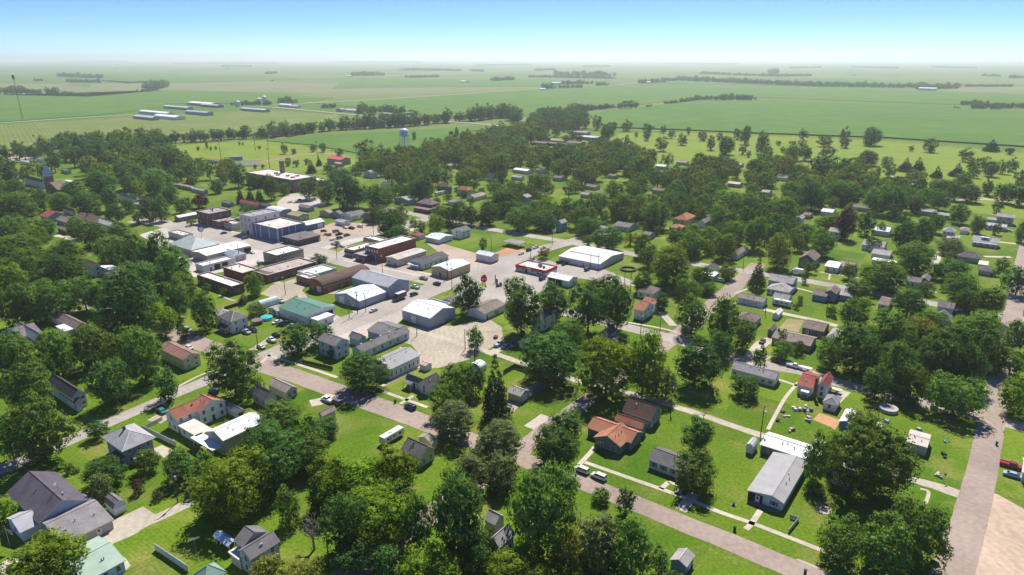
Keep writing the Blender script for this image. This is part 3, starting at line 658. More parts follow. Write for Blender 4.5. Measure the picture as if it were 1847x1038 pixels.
B('garden_shed', 'shed', 'small white shed with grey roof, against the left side of the green-roofed workshop', V(500, 562, 482, 516, 2.6, 'gu', w_white, r_lgrey, rh=1.0, wl=1, dl=(D(.7, d_dark),))); 
B('house', 'house', 'white two-storey foursquare house with hipped grey roof, left of the green-roofed workshop',
  V(417, 581, 393, 448, 5.8, 'hu', w_white, r_grey, rh=2.7, wl=[2, 3], wr=[2, 2], ww=.8, cap=TRIM, pl=(.0, .75, 2.2, 2.7, r_dgrey)), V(402, 573, 384, 426, 4.6, 'gv', w_white, r_lgrey, rh=1.4, wl=1))
B('workshop', 'workshop', 'large green-roofed workshop with white walls, beside the row of parked cars',
  V(552, 572, 501, 606, 4.4, 'gv', w_white, m_green, rh=2.0, wl=4, ww=.6, wh=.6, dr=((.76, 5, 3.6, DARK, 'open'),)), V(573, 579.5, 553, 603, 3.2, 'F', w_white, f_white, wl=2, wr=1))
B('quonset_hut', 'shed', 'light blue arched shed, behind the green-roofed workshop', V(472, 556, 463, 503, .5, 'bu', met((.36, .52, .68)), met((.62, .72, .80)), rh=3.0, ov=.1, dl=(D(.5, d_grey),)))
B('metal_building', 'warehouse', 'bright white-roofed metal building with blue-grey walls, in the middle by the gravel lot', V(776, 575, 724, 822, 4.8, 'gv', w_steel, m_white, rh=2.4, ov=.2, dl=(GD(.42, 3.2, 3.4),), dr=(D(.5),)))
B('store_building', 'commercial building', 'low building with flat white roof, directly behind the bright white-roofed metal building', V(799, 553, 764, 813, 4.0, 'f', w_lblue, f_white))
B('house', 'house', 'small dark-roofed building, between the flat white roof and a tall oval tree', V(815, 546, 796, 832, 3.2, 'gu', w_grey, r_olive, rh=1.4))
B('storage_building', 'storage building', 'long white storage building with olive-brown roof, at the far edge of the gravel lot', V(874, 567, 841, 913, 3.3, 'gu', w_white, r_olive, rh=1.6, wr=1, dr=(D(.12, d_dark), D(.6, d_dark))))
B('metal_building', 'warehouse', 'grey metal barn with pale blue roof and white doors, left of the parked box truck', V(648, 544, 603, 697, 3.8, 'gu', w_steel, m_lblue, rh=2.2, ov=.15, dl=(GD(.28, 3.2, 3.4), D(.72))))
B('metal_building', 'warehouse', 'big grey metal warehouse with grey roof, directly behind the box truck', V(700, 519, 634, 738, 5.6, 'gv', w_steel, m_grey, rh=2.6, ov=.15, dr=(GD(.7, 3, 3.2, d_grey),), wr=1))
B('brick_warehouse', 'warehouse', 'long dark red brick building with rounded brown roof, behind the grey metal warehouse', V(583, 519, 556, 669, 3.4, 'bu', b_red, r_dbrown, rh=3.4, ov=.15, wl=2, wr=4, ww=1.0, wh=.9, dl=(GD(.68, 3, 3, d_white),)))
B('brick_building', 'commercial building', 'small square brick building with white flat roof, at the end of the rounded brown roof', V(557, 503, 534, 577, 3.8, 'f', b_brown, f_white, wl=3, wr=3, fr=BRICKFR))
B('commercial_building', 'commercial building', 'white-walled stepped building with white flat roof, behind the small square brick building', V(562, 497, 536, 607, 4.0, 'f', sd((.74, .75, .74)), f_white, wr=2, ww=.5, wh=.5))
B('brick_building', 'commercial building', 'long low brick building with tan gravel roof, behind the tree at the grassy lane', V(482, 497, 452, 570, 4.4, 'f', b_dark, f_tan, wr=3, ww=.9, wh=1, dl=(D(.5),), fr=BRICKFR), V(481, 498, 457, 497, 3.6, 'h', b_dark, r_brown, rh=1))
B('brick_building', 'commercial building', 'square red brick building with cream flat roof, between two longer brick buildings', V(437, 493, 402, 466, 4.6, 'f', b_red, f_cream, wl=0))
B('brick_building', 'commercial building', 'long brown brick building with bright white roof, at the left end of the brick block', V(418, 517, 355, 440, 4.8, 'f', b_dark, f_white, wl=9, ww=.8, wh=1.8, fr=BRICKFR, wr=1))
B('brick_building', 'commercial building', 'two-storey tan brick building with white roof and pale windows, behind the red brick block', V(499, 461, 474, 547, 6.2, 'f', b_tan, f_white, wl=[2, 2], wr=[1, 7], ww=.9, wh=1.5, fr=mat('trim', (.7, .66, .58))))
def garage_hip(root, inf): pass
B('auto_garage', 'garage', 'white repair garage with dark doors and hipped office, before the long white roof',
  V(366, 480, 352, 424, 3.9, 'f', w_white, f_white, dr=(OD(.42, 3.6, 3), OD(.66, 3.6, 3), D(.22, d_dark)), wr=0), V(421, 463, 391, 445, 3.5, 'h', sd((.55, .49, .48)), met((.27, .32, .40)), rh=1.4, wr=2))
B('commercial_building', 'commercial building', 'long white-roofed building with dark open end, between the hipped metal hall and the repair garage', V(372, 462, 345, 452, 4.4, 'gu', sd((.42, .38, .33)), f_white, rh=1.0, dr=((.93, 5, 3.4, DARK, 'open'),)))
B('metal_building', 'hall', 'large hall with pyramid-shaped grey metal roof, at the left end of downtown',
  V(344, 452, 305, 396, 4.2, 'h', sd((.4, .38, .36)), met((.47, .54, .52)), rh=5.2), V(329, 425, 303, 348, 4.0, 'f', sd((.5, .46, .42)), f_cream))
B('commercial_building', 'commercial building', 'long narrow building with white gable roof, beyond the dark brick corner block', V(322, 393, 313, 357, 3.2, 'gu', brk((.30, .22, .18)), m_white, rh=1.0, wr=4))
B('brick_building', 'commercial building', 'tall dark brick corner block, at the head of the downtown row', V(377, 386, 354, 416, 9.0, 'f', b_dark, f_grey, wl=[2, 3], wr=[1, 3], ww=.9, wh=1.6, ch=(.45, .5)))
B('brick_building', 'commercial building', 'low brick shop with grey roof, joined to the tall dark brick corner block', V(398, 401, 377, 432, 4.6, 'f', b_dark, f_grey, wl=2, ww=2.2, wh=1.6))
def sgable(root, inf):
    ox, oy, a, b = inf
    bm = NB(); v = [bm.verts.new((ox - .15, oy + t * a, z)) for t, z in ((0, 4), (0, 4.7), (.25, 5.1), (.5, 6.0), (.75, 5.1), (1, 4.7), (1, 4))]; w = [bm.verts.new((ox + .2, *q.co[1:])) for q in v]
    bm.faces.new(v); bm.faces.new(w[::-1])
    for i in range(7): bm.faces.new((v[i], w[i], w[(i+1) % 7], v[(i+1) % 7]))
    obj('false_front', bm, b_red, root)
    bm = NB(); box(bm, ox - 1.3, oy + .5, 2.5, ox - .16, oy + a - .5, 2.75); obj('awning', bm, mat('awning', (.5, .48, .55)), root)
B('brick_building', 'shop', 'red brick shop with stepped false front and awning, left of the white three-storey block', V(419, 405, 397, 436, 4.2, 'f', mat('plaster', (.55, .49, .44)), f_white, dl=(D(.5),), wl=2, ww=2), extra=sgable)
B('commercial_building', 'commercial building', 'white three-storey downtown block, left of the blue-walled building', V(452, 391, 431, 503, 13.0, 'f', mat('plaster', (.56, .54, .50)), f_grey, wl=[0, 3, 3], st=3, wr=[0, 0, 3], ww=1.1, wh=1.7, dl=(OD(.6, 3, 2.6),), fr=mat('trim', (.4, .42, .45))))
def pilasters(root, inf):
    ox, oy, a, b = inf; M_ = mat('trim', (.66, .66, .66))
    for t in (.12, .32, .66, .985):
        bm = NB(); y = oy + a * (1 - t); box(bm, ox - .14, y - .3, .02, ox - .003, y + .3, 8.4); obj('pilaster', bm, M_, root)
    for t in (.012, .16, .4, .63):
        bm = NB(); x = ox + b * t; box(bm, x - .3, oy - .14, .02, x + .3, oy - .003, 8.4); obj('pilaster', bm, M_, root)
B('metal_building', 'commercial building', 'blue-walled flat-roofed building with pale pilasters, in the heart of downtown', V(500, 413, 455, 550, 8.6, 'f', met((.15, .19, .31)), f_cream, dl=(D(.3, d_white, 1.6, 2.4),), wr=0, cap=mat('trim', (.45, .46, .5))), extra=pilasters)
B('commercial_building', 'commercial building', 'dark low building with wide charcoal roof, in front of the blue-walled building', V(537, 435, 507, 580, 3.6, 'F', brk((.12, .08, .075)), f_dark, wl=2, dr=(D(.95, d_white),), ov=.6))
B('metal_building', 'garage', 'blue garage with bright white roof, right of the blue-walled building', V(553, 407, 537, 586, 4.0, 'gu', met((.12, .17, .34)), m_white, rh=1.6, dr=(GD(.75, 4, 3),)))
B('metal_building', 'warehouse', 'grey building with pale rounded metal roof, behind the white three-storey block', V(505, 385, 478, 527, 4.0, 'bv', sd((.4, .38, .36)), met((.58, .64, .67)), rh=2.2))
B('metal_building', 'shed', 'tan-roofed shed with two pale doors, beside the pale rounded metal roof', V(538, 391, 517, 558, 3.4, 'gv', w_tan, r_tan, rh=1.3, dr=(GD(.3, 2.6), GD(.72, 2.6))))
B('house', 'house', 'reddish-roofed house with brick end wing, in front of the school yard', V(464, 371, 431, 474, 3.4, 'gv', w_tan, r_red, rh=1.6), V(484, 373, 460, 492, 3.4, 'gv', b_brown, r_brown, rh=1.6, wr=1))
B('detached_garage', 'garage', 'small grey garage, behind the tall dark brick corner block on the grass', V(414, 368, 398, 423, 2.8, 'gv', w_grey, r_grey, rh=1.1))
B('house', 'house', 'low grey house, right of the pale rounded metal roof', V(557, 376, 537, 568, 3.0, 'gv', w_grey, r_grey, rh=1.2, wl=3))
B('house', 'house', 'tan bungalow with two dark gables, left of the white gabled cottage by the car lot', V(594, 385, 575, 603, 3.4, 'gu', w_tan, r_tan, rh=1.8, wl=2), V(613, 387, 597, 621, 3.4, 'gu', w_grey, r_olive, rh=1.8))
B('house', 'house', 'white gabled cottage by the car lot, behind the row of pickups', V(634, 391, 613, 646, 3.6, 'gu', w_white, r_grey, rh=2.2, wl=2), V(650, 388, 628, 662, 3.4, 'gu', w_white, r_grey, rh=2.0, wr=2))
B('detached_garage', 'garage', 'low white garage with grey roof, beside the car lot', V(619, 402, 603, 633, 2.7, 'gv', w_white, r_lgrey, rh=1.0))
B('apartment_building', 'apartments', 'brown brick two-storey building with brown roof, half hidden by trees at the lot', V(671, 389, 653, 712, 5.4, 'gu', b_brown, r_brown, rh=1.6, wl=[2, 2]))
def letters(root, inf):
    ox, oy, a, b = inf
    M_ = mat('trim', (.72, .70, .66))
    for i in range(5):
        bm = NB(); y = oy + a * (.88 - .19 * i)
        box(bm, ox - .06, y - .5, 5.2, ox - .004, y + .5, 7.0); obj('panel', bm, M_, root)
B('brick_building', 'commercial building', 'tall red brick building with blue door, on the far side of main street', V(683, 449, 658, 750, 8.3, 'f', b_red, f_white, dl=((.5, 5, 3.8, d_blue, 'garage'), D(.12, d_white)), wr=[3, 0]), extra=letters)
B('commercial_building', 'shop', 'low purple-brown shop, squeezed left of the tall red brick building', V(659, 463, 639, 684, 3.8, 'F', brk((.15, .09, .09)), f_grey, wl=2, ww=1.6, ov=.3))
B('commercial_building', 'shop', 'white-roofed shop with dark awning, at the corner with the small grass plot', V(638, 452, 621, 679, 4.4, 'f', b_tan, f_white, wl=2, ww=2, dl=(D(.5, d_dark),), pl=(.02, .98, 1.0, 2.6, mat('awning', (.06, .05, .06)))))
B('commercial_building', 'commercial building', 'pale building with white roof, behind the shop with dark awning', V(685, 435, 655, 700, 3.8, 'f', b_tan, f_white, wr=1))
B('commercial_building', 'commercial building', 'cream metal building with tan roof, right of the tall red brick building', V(717, 469, 695, 770, 4.2, 'gu', sd((.58, .55, .46)), mem((.55, .50, .44)), rh=.7, dl=(D(.8, d_dark),), wl=2, wr=2))
B('commercial_building', 'restaurant', 'white building with dark grey roof and front porch, behind the flower bed', V(763, 477, 738, 810, 3.4, 'gu', w_white, r_dgrey, rh=1.7, wr=5, wl=2, pl=(.0, .8, 2.5, 2.4, m_lblue)))
B('commercial_building', 'commercial building', 'yellow-tan metal building with pale blue roof, at the corner of main street', V(810, 489, 777, 849, 4.6, 'gu', met((.52, .42, .22)), m_lblue, rh=1.4, ov=.2, dl=(D(.5, d_dark, 1.8, 2.2),), wr=1))
B('metal_building', 'garage', 'white and tan garage, beside the orange ball field', V(886, 463.5, 857, 901, 4.0, 'gv', sd((.66, .64, .60)), m_lblue, rh=1.2, dl=(GD(.3), GD(.7))))
B('house', 'house', 'white farmhouse with grey roof, at the edge of the open green park', V(832, 419, 814, 850, 4.8, 'gu', w_white, r_grey, rh=2.0, wl=[1, 1], wr=[2, 2]))
B('commercial_building', 'outbuilding', 'low white building with angled roofs, left of the white farmhouse', V(792, 433, 766, 818, 3.0, 'gv', w_white, m_lblue, rh=1.3), V(786, 429, 769, 800, 2.8, 'gu', w_white, m_grey, rh=1.0))
B('detached_garage', 'garage', 'small white garage with pinkish roof, behind the tall red brick building', V(755, 426, 739, 769, 2.8, 'h', w_white, r_red, rh=1.1))
B('pavilion', 'shelter', 'open park shelter with grey hipped roof, behind the orange ball field', V(936, 441, 905, 950, 3.0, 'h', w_white, r_lgrey, rh=1.5, open_=True))
RED = mat('sign_paint', (.50, .025, .035)); WSIGN = mat('sign_paint', (.85, .83, .80))
def store(root, inf):
    ox, oy, a, b = inf
    text_mesh("Casey's", 1.1, WSIGN, root, (ox - .16, oy + a*.55, 2.78), (math.pi/2, 0, -math.pi/2), name='sign')
    for x, y in ((.55, .42), (.62, .38), (.42, .32), (.4, .2)):
        bm = NB(); box(bm, ox + b*x, oy + a*y, 2.85, ox + b*x + 1.1, oy + a*y + .9, 3.95); obj('roof_unit', bm, mat('metal', (.10, .10, .11)), root)
B('convenience_store', 'shop', 'convenience store with bright red band and flat roof, by the street crossing', V(984, 489, 930, 1005, 3.4, 'f', sd((.62, .60, .57)), f_cream, wl=6, ww=1.4, wh=1.4, dl=(D(.36, d_dark, 1.8, 2.3),), fascia=RED, wr=1, cap=RED), extra=store)
B('car_wash', 'car wash', 'white car wash with two dark open bays, right of the convenience store', V(1026, 508, 986, 1043, 3.5, 'gv', w_white, m_white, rh=1.5, ov=.25, dl=(OD(.22, 4, 3.1), OD(.56, 4, 3.1)), wr=1))
def skylights(root, inf):
    ox, oy, a, b = inf
    def zz(x): return 3.4 + 1.7 * min(x, b - x) / (b / 2)
    for x in (b*.30, b*.62):
        bm = NB(); x1 = x + 1.6; zc = max(zz(x), zz(x1))
        v = [bm.verts.new((ox + X_, oy + Y_, zz(X_) + .06)) for X_, Y_ in ((x, a*.2), (x1, a*.2), (x1, a*.92), (x, a*.92))]; bm.faces.new(v)
        obj('skylight', bm, mat('membrane', (.30, .31, .30)), root)
B('warehouse', 'warehouse', 'wide white warehouse with grey skylight strips, behind the convenience store', V(1082, 477, 1007, 1126, 3.4, 'gv', sd((.58, .60, .63)), f_white, rh=1.7, ov=.2, dl=(D(.62, d_grey),)), extra=skylights)
B('house', 'house', 'white house with orange roofs and upper windows, beside the big dark trees at the street', V(1161, 562, 1142, 1181, 4.8, 'gv', w_white, r_orange, rh=2.4, wr=[2, 3]), V(1182, 549, 1158, 1193, 4.2, 'gv', w_white, r_orange, rh=1.6))
B('house', 'house', 'white bungalow with brown hipped roof, behind the orange-roofed white house', V(1177, 531, 1148, 1194, 3.3, 'h', w_white, r_brown, rh=2.0, wl=2, wr=2))
B('house', 'house', 'tall white house with dark roof, wedged among the dark trees by the gravel lot', V(977, 578, 957, 1004, 5.6, 'gu', w_white, r_purple, rh=2.2, wl=[2, 2], wr=[2, 2]))
B('detached_garage', 'garage', 'low garage with slate roof, beside the cluttered yard of old cars', V(951, 621, 935, 972, 2.7, 'gu', w_white, r_dgrey, rh=1.2, wl=1))
B('house', 'house', 'small dark house with steep grey roof, at the street bend by the lime green trees', V(1097, 607, 1078, 1114, 3.0, 'gu', w_grey, r_dgrey, rh=2.0, wl=1), V(1107, 615, 1096, 1118, 2.4, 'S', w_grey, r_grey, rh=.6))
B('ranch_house', 'house', 'long pale ranch house with grey roof, behind the big round bush', V(1398, 686, 1318, 1409, 3.0, 'gv', w_white, shg((.27, .265, .275)), rh=1.5, wl=6, ww=1.1, wh=.9, wr=1))
def brick_chim(root, inf):
    ox, oy, a, b = inf
    bm = NB(); box(bm, ox - 1.0, oy + a*.94, 0, ox - .1, oy + a*.94 + .9, 7.6); obj('chimney', bm, b_dark, root)
B('house', 'house', 'white house with red roofs and tall brick chimney, beside the cluttered yard', V(1492, 700, 1474, 1504, 4.6, 'gu', w_white, r_red, rh=2.0, wl=[1, 1], wr=[1, 1]), V(1465, 701, 1437, 1482, 3.6, 'gv', w_white, r_red, rh=1.8, pl=(.35, .95, 2.2, 2.4, m_white)), extra=brick_chim)
B('detached_garage', 'garage', 'small white garage with pointed grey roof, right of the red-roofed white house', V(1510, 733, 1483, 1519, 2.7, 'h', w_white, shg((.28, .265, .27)), rh=1.5, wl=1))
B('carport', 'carport', 'white-roofed canopy with blue sides, beside the garden soil patch', V(1534, 766, 1513, 1546, 2.3, 'gu', sd((.10, .22, .45)), m_white, rh=.7, ov=.2))
B('garden_shed', 'shed', 'tan-roofed shed, on the grass near the side road behind the largest right-hand tree', V(1673, 808, 1634, 1680, 3.0, 'gv', sd((.42, .42, .38)), met((.58, .50, .44)), rh=.5, ov=.1))
B('garden_shed', 'shed', 'pale shed, under the largest right-hand tree by the alley', V(1534, 869, 1500, 1547, 2.6, 'gv', sd((.62, .60, .56)), met((.55, .5, .46)), rh=.8))
B('house', 'house', 'brown hipped house, half hidden between street trees below the white garage', V(1362, 582, 1325, 1375, 3.0, 'h', w_tan, r_brown, rh=2.0))
B('garden_shed', 'shed', 'tiny white shed with pointed roof, at the alley by the vegetable plot', V(1404, 569, 1393, 1413, 2.4, 'gu', w_white, m_white, rh=1.1, ov=.15))
B('detached_garage', 'garage', 'long white garage with brown-grey roof, along the alley', V(1377, 546, 1329, 1386, 2.9, 'gv', w_white, shg((.24, .215, .20)), rh=1.2, wl=2, ww=.6, wh=.7))
B('house', 'house', 'white house with wide grey roofs and screened porch, beside the tall spruce at the corner',
  V(1423, 528, 1382, 1438, 3.0, 'h', w_lblue, r_lgrey, rh=1.8, wl=5, ww=1.2, wh=1.3), V(1430, 513, 1385, 1440, 4.6, 'gv', w_lblue, r_lgrey, rh=2.2, wl=2))
B('detached_garage', 'garage', 'grey-roofed garage, just below the screened-porch house', V(1421, 543, 1392, 1431, 2.8, 'gv', w_white, shg((.29, .27, .26)), rh=1.5))
B('house', 'house', 'sky-blue house with brown roof and central gable, facing the big square lawn',
  V(1491, 536, 1464, 1500, 3.0, 'gv', w_blue, r_brown, rh=1.5), V(1509, 531, 1487, 1517, 4.2, 'gu', w_blue, r_brown, rh=1.5, wl=1), V(1537, 536, 1506, 1546, 2.9, 'gv', w_blue, r_lgrey, rh=1.3, wl=2))
B('house', 'house', 'grey house with brown roof, across the alley from the big square lawn', V(1486, 599, 1446, 1498, 3.0, 'gv', w_dgrey, r_brown, rh=1.5, wl=3, dl=(D(.25),)))
B('ranch_house', 'house', 'long dark ranch house with taupe roof, behind a columnar evergreen', V(1462, 625, 1391, 1475, 2.9, 'gv', w_taupe, shg((.255, .205, .18)), rh=1.5, wl=4, ch=(.5, .92)))
B('garden_shed', 'shed', 'dark green shed with grey roof, left of the long dark ranch house', V(1393, 598, 1384, 1402, 2.4, 'gu', w_green, r_grey, rh=1.1, ov=.2))
B('detached_garage', 'garage', 'pale-roofed garage, hidden among trees right of the taupe roof', V(1509, 612, 1490, 1521, 2.8, 'h', w_grey, r_lgrey, rh=1.3))
B('house', 'house', 'large house with dark grey-purple hipped roofs, among dense trees near the side road',
  V(1715, 581, 1682, 1744, 3.0, 'h', w_lblue, shg((.20, .185, .195)), rh=3.2), V(1721, 558, 1690, 1732, 3.0, 'gv', w_lblue, shg((.17, .15, .16)), rh=1.6))
B('detached_garage', 'garage', 'small brown-roofed garage, on the grass below the far street', V(1603, 552, 1583, 1613, 2.8, 'gv', w_tan, r_brown, rh=1.1, wl=1))
B('house', 'house', 'white cottage with grey roof and front gable, opposite a small spreading tree', V(1661, 511, 1633, 1683, 3.2, 'gv', w_white, r_grey, rh=1.5, wl=3), V(1676, 508, 1659, 1683, 3.4, 'gu', w_green, r_grey, rh=1.6))
B('house', 'house', 'house with wide dark pyramid roof, left of the right-hand road', V(1770, 468, 1727, 1777, 3.0, 'h', w_grey, shg((.15, .135, .135)), rh=2.6), V(1782, 480, 1764, 1788, 2.6, 'F', w_tan, f_cream))
B('detached_garage', 'garage', 'low dark-roofed garage, below the wide dark pyramid roof', V(1790, 491, 1764, 1797, 2.7, 'h', w_tan, r_dgrey, rh=1.0))
def dormer(root, inf):
    ox, oy, a, b = inf
    bm = NB(); box(bm, ox + 2.2, oy + a*.38, 3.6, ox + 5, oy + a*.68, 5.6); dm_ = obj('dormer', bm, w_white, root)
    o = link('window', window_mesh(1.6, .9, TRIM), dm_); o.location = (ox + 2.19, oy + a*.53, 4.95); o.rotation_euler = (0, 0, -math.pi/2)
B('bungalow', 'house', 'white bungalow with long porch and dormer, at the right-hand road corner', V(1801, 440, 1753, 1808, 3.2, 'gv', w_white, shg((.45, .45, .44)), rh=2.6, wl=4, pl=(.02, .98, 2.2, 2.6, shg((.45, .45, .44)))), extra=dormer)
B('house', 'house', 'two-storey white house with hipped grey roof, left of the white bungalow with dormer', V(1723, 420, 1700, 1734, 5.2, 'h', w_white, r_lgrey, rh=2.2, wl=[2, 3], wr=[1, 2]), V(1730, 433, 1706, 1740, 2.8, 'S', w_white, r_lgrey, rh=.8))
B('detached_garage', 'garage', 'small hipped garage, between the two white houses near the right-hand road', V(1747, 417, 1731, 1754, 2.6, 'h', w_white, r_pink, rh=1.2))
B('house', 'house', 'two-storey tan house, at the edge of the golf course', V(1830, 394, 1797, 1837, 5.6, 'gv', w_tan, r_lgrey, rh=1.8, wl=[3, 2]), V(1799, 398, 1780, -8, 3.0, 'gv', w_tan, r_lgrey, rh=1.2))
B('ranch_house', 'house', 'pale-roofed ranch house, just below the two-storey tan house', V(1816, 411, 1777, -9, 3.0, 'gv', w_lblue, shg((.48, .48, .47)), rh=1.3, wl=2))
B('ranch_house', 'house', 'grey-roofed ranch house in two steps, beside the golf course', V(1688, 384, 1660, 1694, 3.2, 'gv', w_grey, r_lgrey, rh=1.3), V(1712, 390, 1685, 1718, 3.0, 'gv', w_grey, r_lgrey, rh=1.2, wl=3))
B('ranch_house', 'house', 'long brown-roofed house, among trees left of the stepped ranch house', V(1580, 378, 1537, 1585, 3.0, 'gv', w_tan, r_brown, rh=1.3))
B('metal_building', 'outbuilding', 'building with dazzling white roof, between dark trees on the right', V(1604, 419, 1571, 1618, 3.4, 'gv', w_white, m_white, rh=1.8))
B('house', 'house', 'white-grey house with smooth grey roof, below the dazzling white roof', V(1595, 447, 1554, 1602, 3.4, 'gv', w_white, r_lgrey, rh=2.2, wl=2), V(1605, 462, 1571, 1613, 2.8, 'gv', w_white, r_lgrey, rh=1.3), V(1616, 476, 1572, -6, 2.6, 'F', w_white, f_white))
B('house', 'house', 'white house with bright metal porch roof, above the far street', V(1512, 484, 1487, 1523, 3.2, 'gv', w_white, m_white, rh=1.2, wl=2), V(1540, 484, 1512, 1548, 3.2, 'gv', w_white, r_tan, rh=1.4))
B('house', 'house', 'steep-gabled house with dark front, behind a round shrub above the far street', V(1470, 471, 1440, 1481, 4.8, 'gu', sd((.16, .18, .23)), r_brown, rh=3.0, wl=[2, 1]))
B('house', 'house', 'tall cream house, right of the pale rounded tree on the far street', V(1515, 420, 1494, 1521, 5.4, 'gv', w_cream, r_lgrey, rh=1.8, wl=[2, 2]))
B('detached_garage', 'garage', 'pale blue-roofed garage, among the dark trees above the cream house', V(1502, 384, 1480, 1511, 3.2, 'gv', w_white, m_lblue, rh=1.3))
B('house', 'house', 'narrow white house, half hidden behind a tall pyramid tree', V(1446, 396, 1434, 1453, 5, 'gu', w_white, r_lgrey, rh=1.8, wl=[1, 1]), V(1461, 389, 1447, 1468, 2.8, 'gv', w_tan, r_brown, rh=1.1))
B('house', 'house', 'pale green house, in a small gap among the far trees', V(1387, 348, 1372, 1394, 4.2, 'gv', sd((.42, .46, .40)), r_lgrey, rh=1.3, wl=[1, 1]))
B('house', 'house', 'big house with orange-tan roofs and dormers, among dark trees in the middle distance', V(1238, 398, 1213, 1256, 4.2, 'h', w_tan, r_orange, rh=3.0, wl=[2, 2]))
B('detached_garage', 'garage', 'cream garage with orange pyramid roof, below the orange-tan dormered house', V(1228, 413, 1206, 1239, 3.0, 'h', w_cream, r_orange, rh=1.6))
B('house', 'house', 'white house with grey gable, right of the orange-tan dormered house', V(1272, 403, 1257, 1289, 3.4, 'gu', w_white, r_grey, rh=1.8))
B('detached_garage', 'garage', 'white garage with brown roof, at the top of the pinkish street', V(1331, 461, 1317, 1351, 3.0, 'gu', w_white, r_brown, rh=1.3))
B('house', 'house', 'white cottage with dark roof and small gable, left of the pinkish street', V(1290, 488, 1268, 1299, 3.2, 'gu', w_white, r_dgrey, rh=1.9, wl=1), V(1288, 500, 1266, 1299, 2.5, 'F', w_white, f_white))
B('house', 'house', 'grey-roofed house, among trees above the wide white warehouse', V(1135, 411, 1106, 1151, 3.2, 'gv', w_lblue, r_grey, rh=1.6, wl=2), V(1096, 413, 1080, 1103, 2.8, 'gv', w_white, r_lgrey, rh=1.0))
B('house', 'house', 'tall narrow slate-blue house, behind the street trees by the park', V(1013, 404, 1002, 1024, 5.8, 'gu', w_blue, r_lgrey, rh=2.0, wl=[1, 1]))
B('house', 'house', 'small slate-roofed house, between trees right of the grey-roofed house', V(1172, 425, 1157, 1183, 3.0, 'gv', w_grey, r_grey, rh=1.2))
B('house', 'house', 'grey two-storey house, in tree shade above the park', V(950, 357, 935, 960, 5, 'gu', w_grey, r_lgrey, rh=1.8, wl=[1, 1]))
B('ranch_house', 'house', 'brown-roofed ranch house, high in the middle of the far trees', V(1074, 338, 1054, 1084, 3.0, 'gv', w_cream, r_brown, rh=1.2, wl=2))
B('house', 'house', 'grey-brown roof, just below the brown-roofed ranch house', V(1060, 352, 1046, 1070, 3.0, 'gv', w_cream, r_tan, rh=1.2))
B('house', 'house', 'large dark red house with hipped roof and dormers, among trees behind downtown', V(777, 370, 750, 794, 5.4, 'h', b_dark, r_brown, rh=3.0, wl=[2, 2], wr=[2, 2]), V(772, 380, 745, 790, 2.8, 'F', b_dark, r_brown))
B('house', 'house', 'slate house with grey roofs, left of the large dark red house', V(736, 362, 711, 750, 4.2, 'gu', w_grey, r_lgrey, rh=1.8))
B('house', 'house', 'square two-storey dark house with hipped roof, behind the white camper among far trees', V(809, 338, 788, 816, 5.4, 'h', w_dgrey, r_brown, rh=2.2, wl=[2, 2]))
B('house', 'house', 'cream two-storey house with orange hipped roof, right of the square dark house', V(843, 344, 823, 853, 5.4, 'h', w_cream, r_orange, rh=2.6, wl=[2, 2], wr=[1, 1]))
B('house', 'house', 'olive-roofed bungalow, right of the cream house with orange roof', V(856, 357, 841, 878, 3.2, 'gu', w_white, r_tan, rh=2.0))
B('house', 'house', 'grey-tan roofed cottage, right of the large dark red house', V(829, 367, 807, 838, 3.0, 'h', w_white, r_lgrey, rh=1.6))
B('house', 'house', 'white gabled farmhouse, deep among the central trees', V(886, 317, 878, 892, 5, 'gu', w_white, r_lgrey, rh=1.6))
B('metal_building', 'outbuilding', 'long low building with white roof, among trees below the water tower side field', V(951, 309, 925, 961, 3.4, 'gv', w_white, m_white, rh=1.3))
B('house', 'house', 'low grey-white house, below the long low white roof', V(939, 321, 921, 947, 3.0, 'gv', w_white, r_lgrey, rh=1.1))
B('house', 'house', 'white two-storey house, right of the school trees', V(672, 313, 655, 681, 5, 'gu', w_white, r_lgrey, rh=2.0, wl=[1, 1]))
def school(root, inf):
    ox, oy, a, b = inf
    bm = NB(); box(bm, ox + b*.75, oy + a*.58, 0, ox + b*.75 + 3.2, oy + a*.58 + 3.2, 21); box(bm, ox + b*.75 - .2, oy + a*.58 - .2, 21, ox + b*.75 + 3.4, oy + a*.58 + 3.4, 21.6); obj('chimney', bm, b_school, root)
    for t, s in ((.3, .4), (.45, .3), (.2, .6), (.6, .5), (.15, .3)):
        bm = NB(); box(bm, ox + b*s, oy + a*t, 10.3, ox + b*s + 3, oy + a*t + 2.2, 11.7); obj('roof_unit', bm, mat('metal', (.4, .36, .33)), root)
B('school_building', 'school', 'large brick school with cream flat roof and tall chimney, behind downtown trees', V(527, 325, 442, 570, 11, 'f', b_school, f_cream, wl=[12, 12, 12], wr=[5, 5, 5], st=3, ww=1.6, wh=1.9, fr=BRICKFR), V(580, 327, 553, 597, 5, 'f', b_school, f_white), extra=school)
B('ranch_house', 'house', 'pale grey ranch house, on the lawn left of the school conifers', V(367, 345, 344, 376, 3.0, 'gv', w_lblue, r_lgrey, rh=1.1, wl=2))
B('house', 'house', 'low tan-grey house, up the lawn from the pale grey ranch house', V(346, 339, 318, 356, 3.0, 'gv', w_tan, r_tan, rh=1.0))
B('gym_building', 'sports hall', 'grey hall with red roof, beside the running track', V(615, 289, 589, 633, 6, 'gv', sd((.4, .38, .38)), m_red, rh=2.2), V(614, 296, 602, 622, 3.5, 'gv', sd((.5, .4, .4)), met((.6, .28, .28)), rh=1))
B('concession_stand', 'shed', 'small building with pink-red roof, left of the bleachers', V(393, 291, 372, 398, 3, 'gv', w_white, met((.58, .25, .22)), rh=1.0))
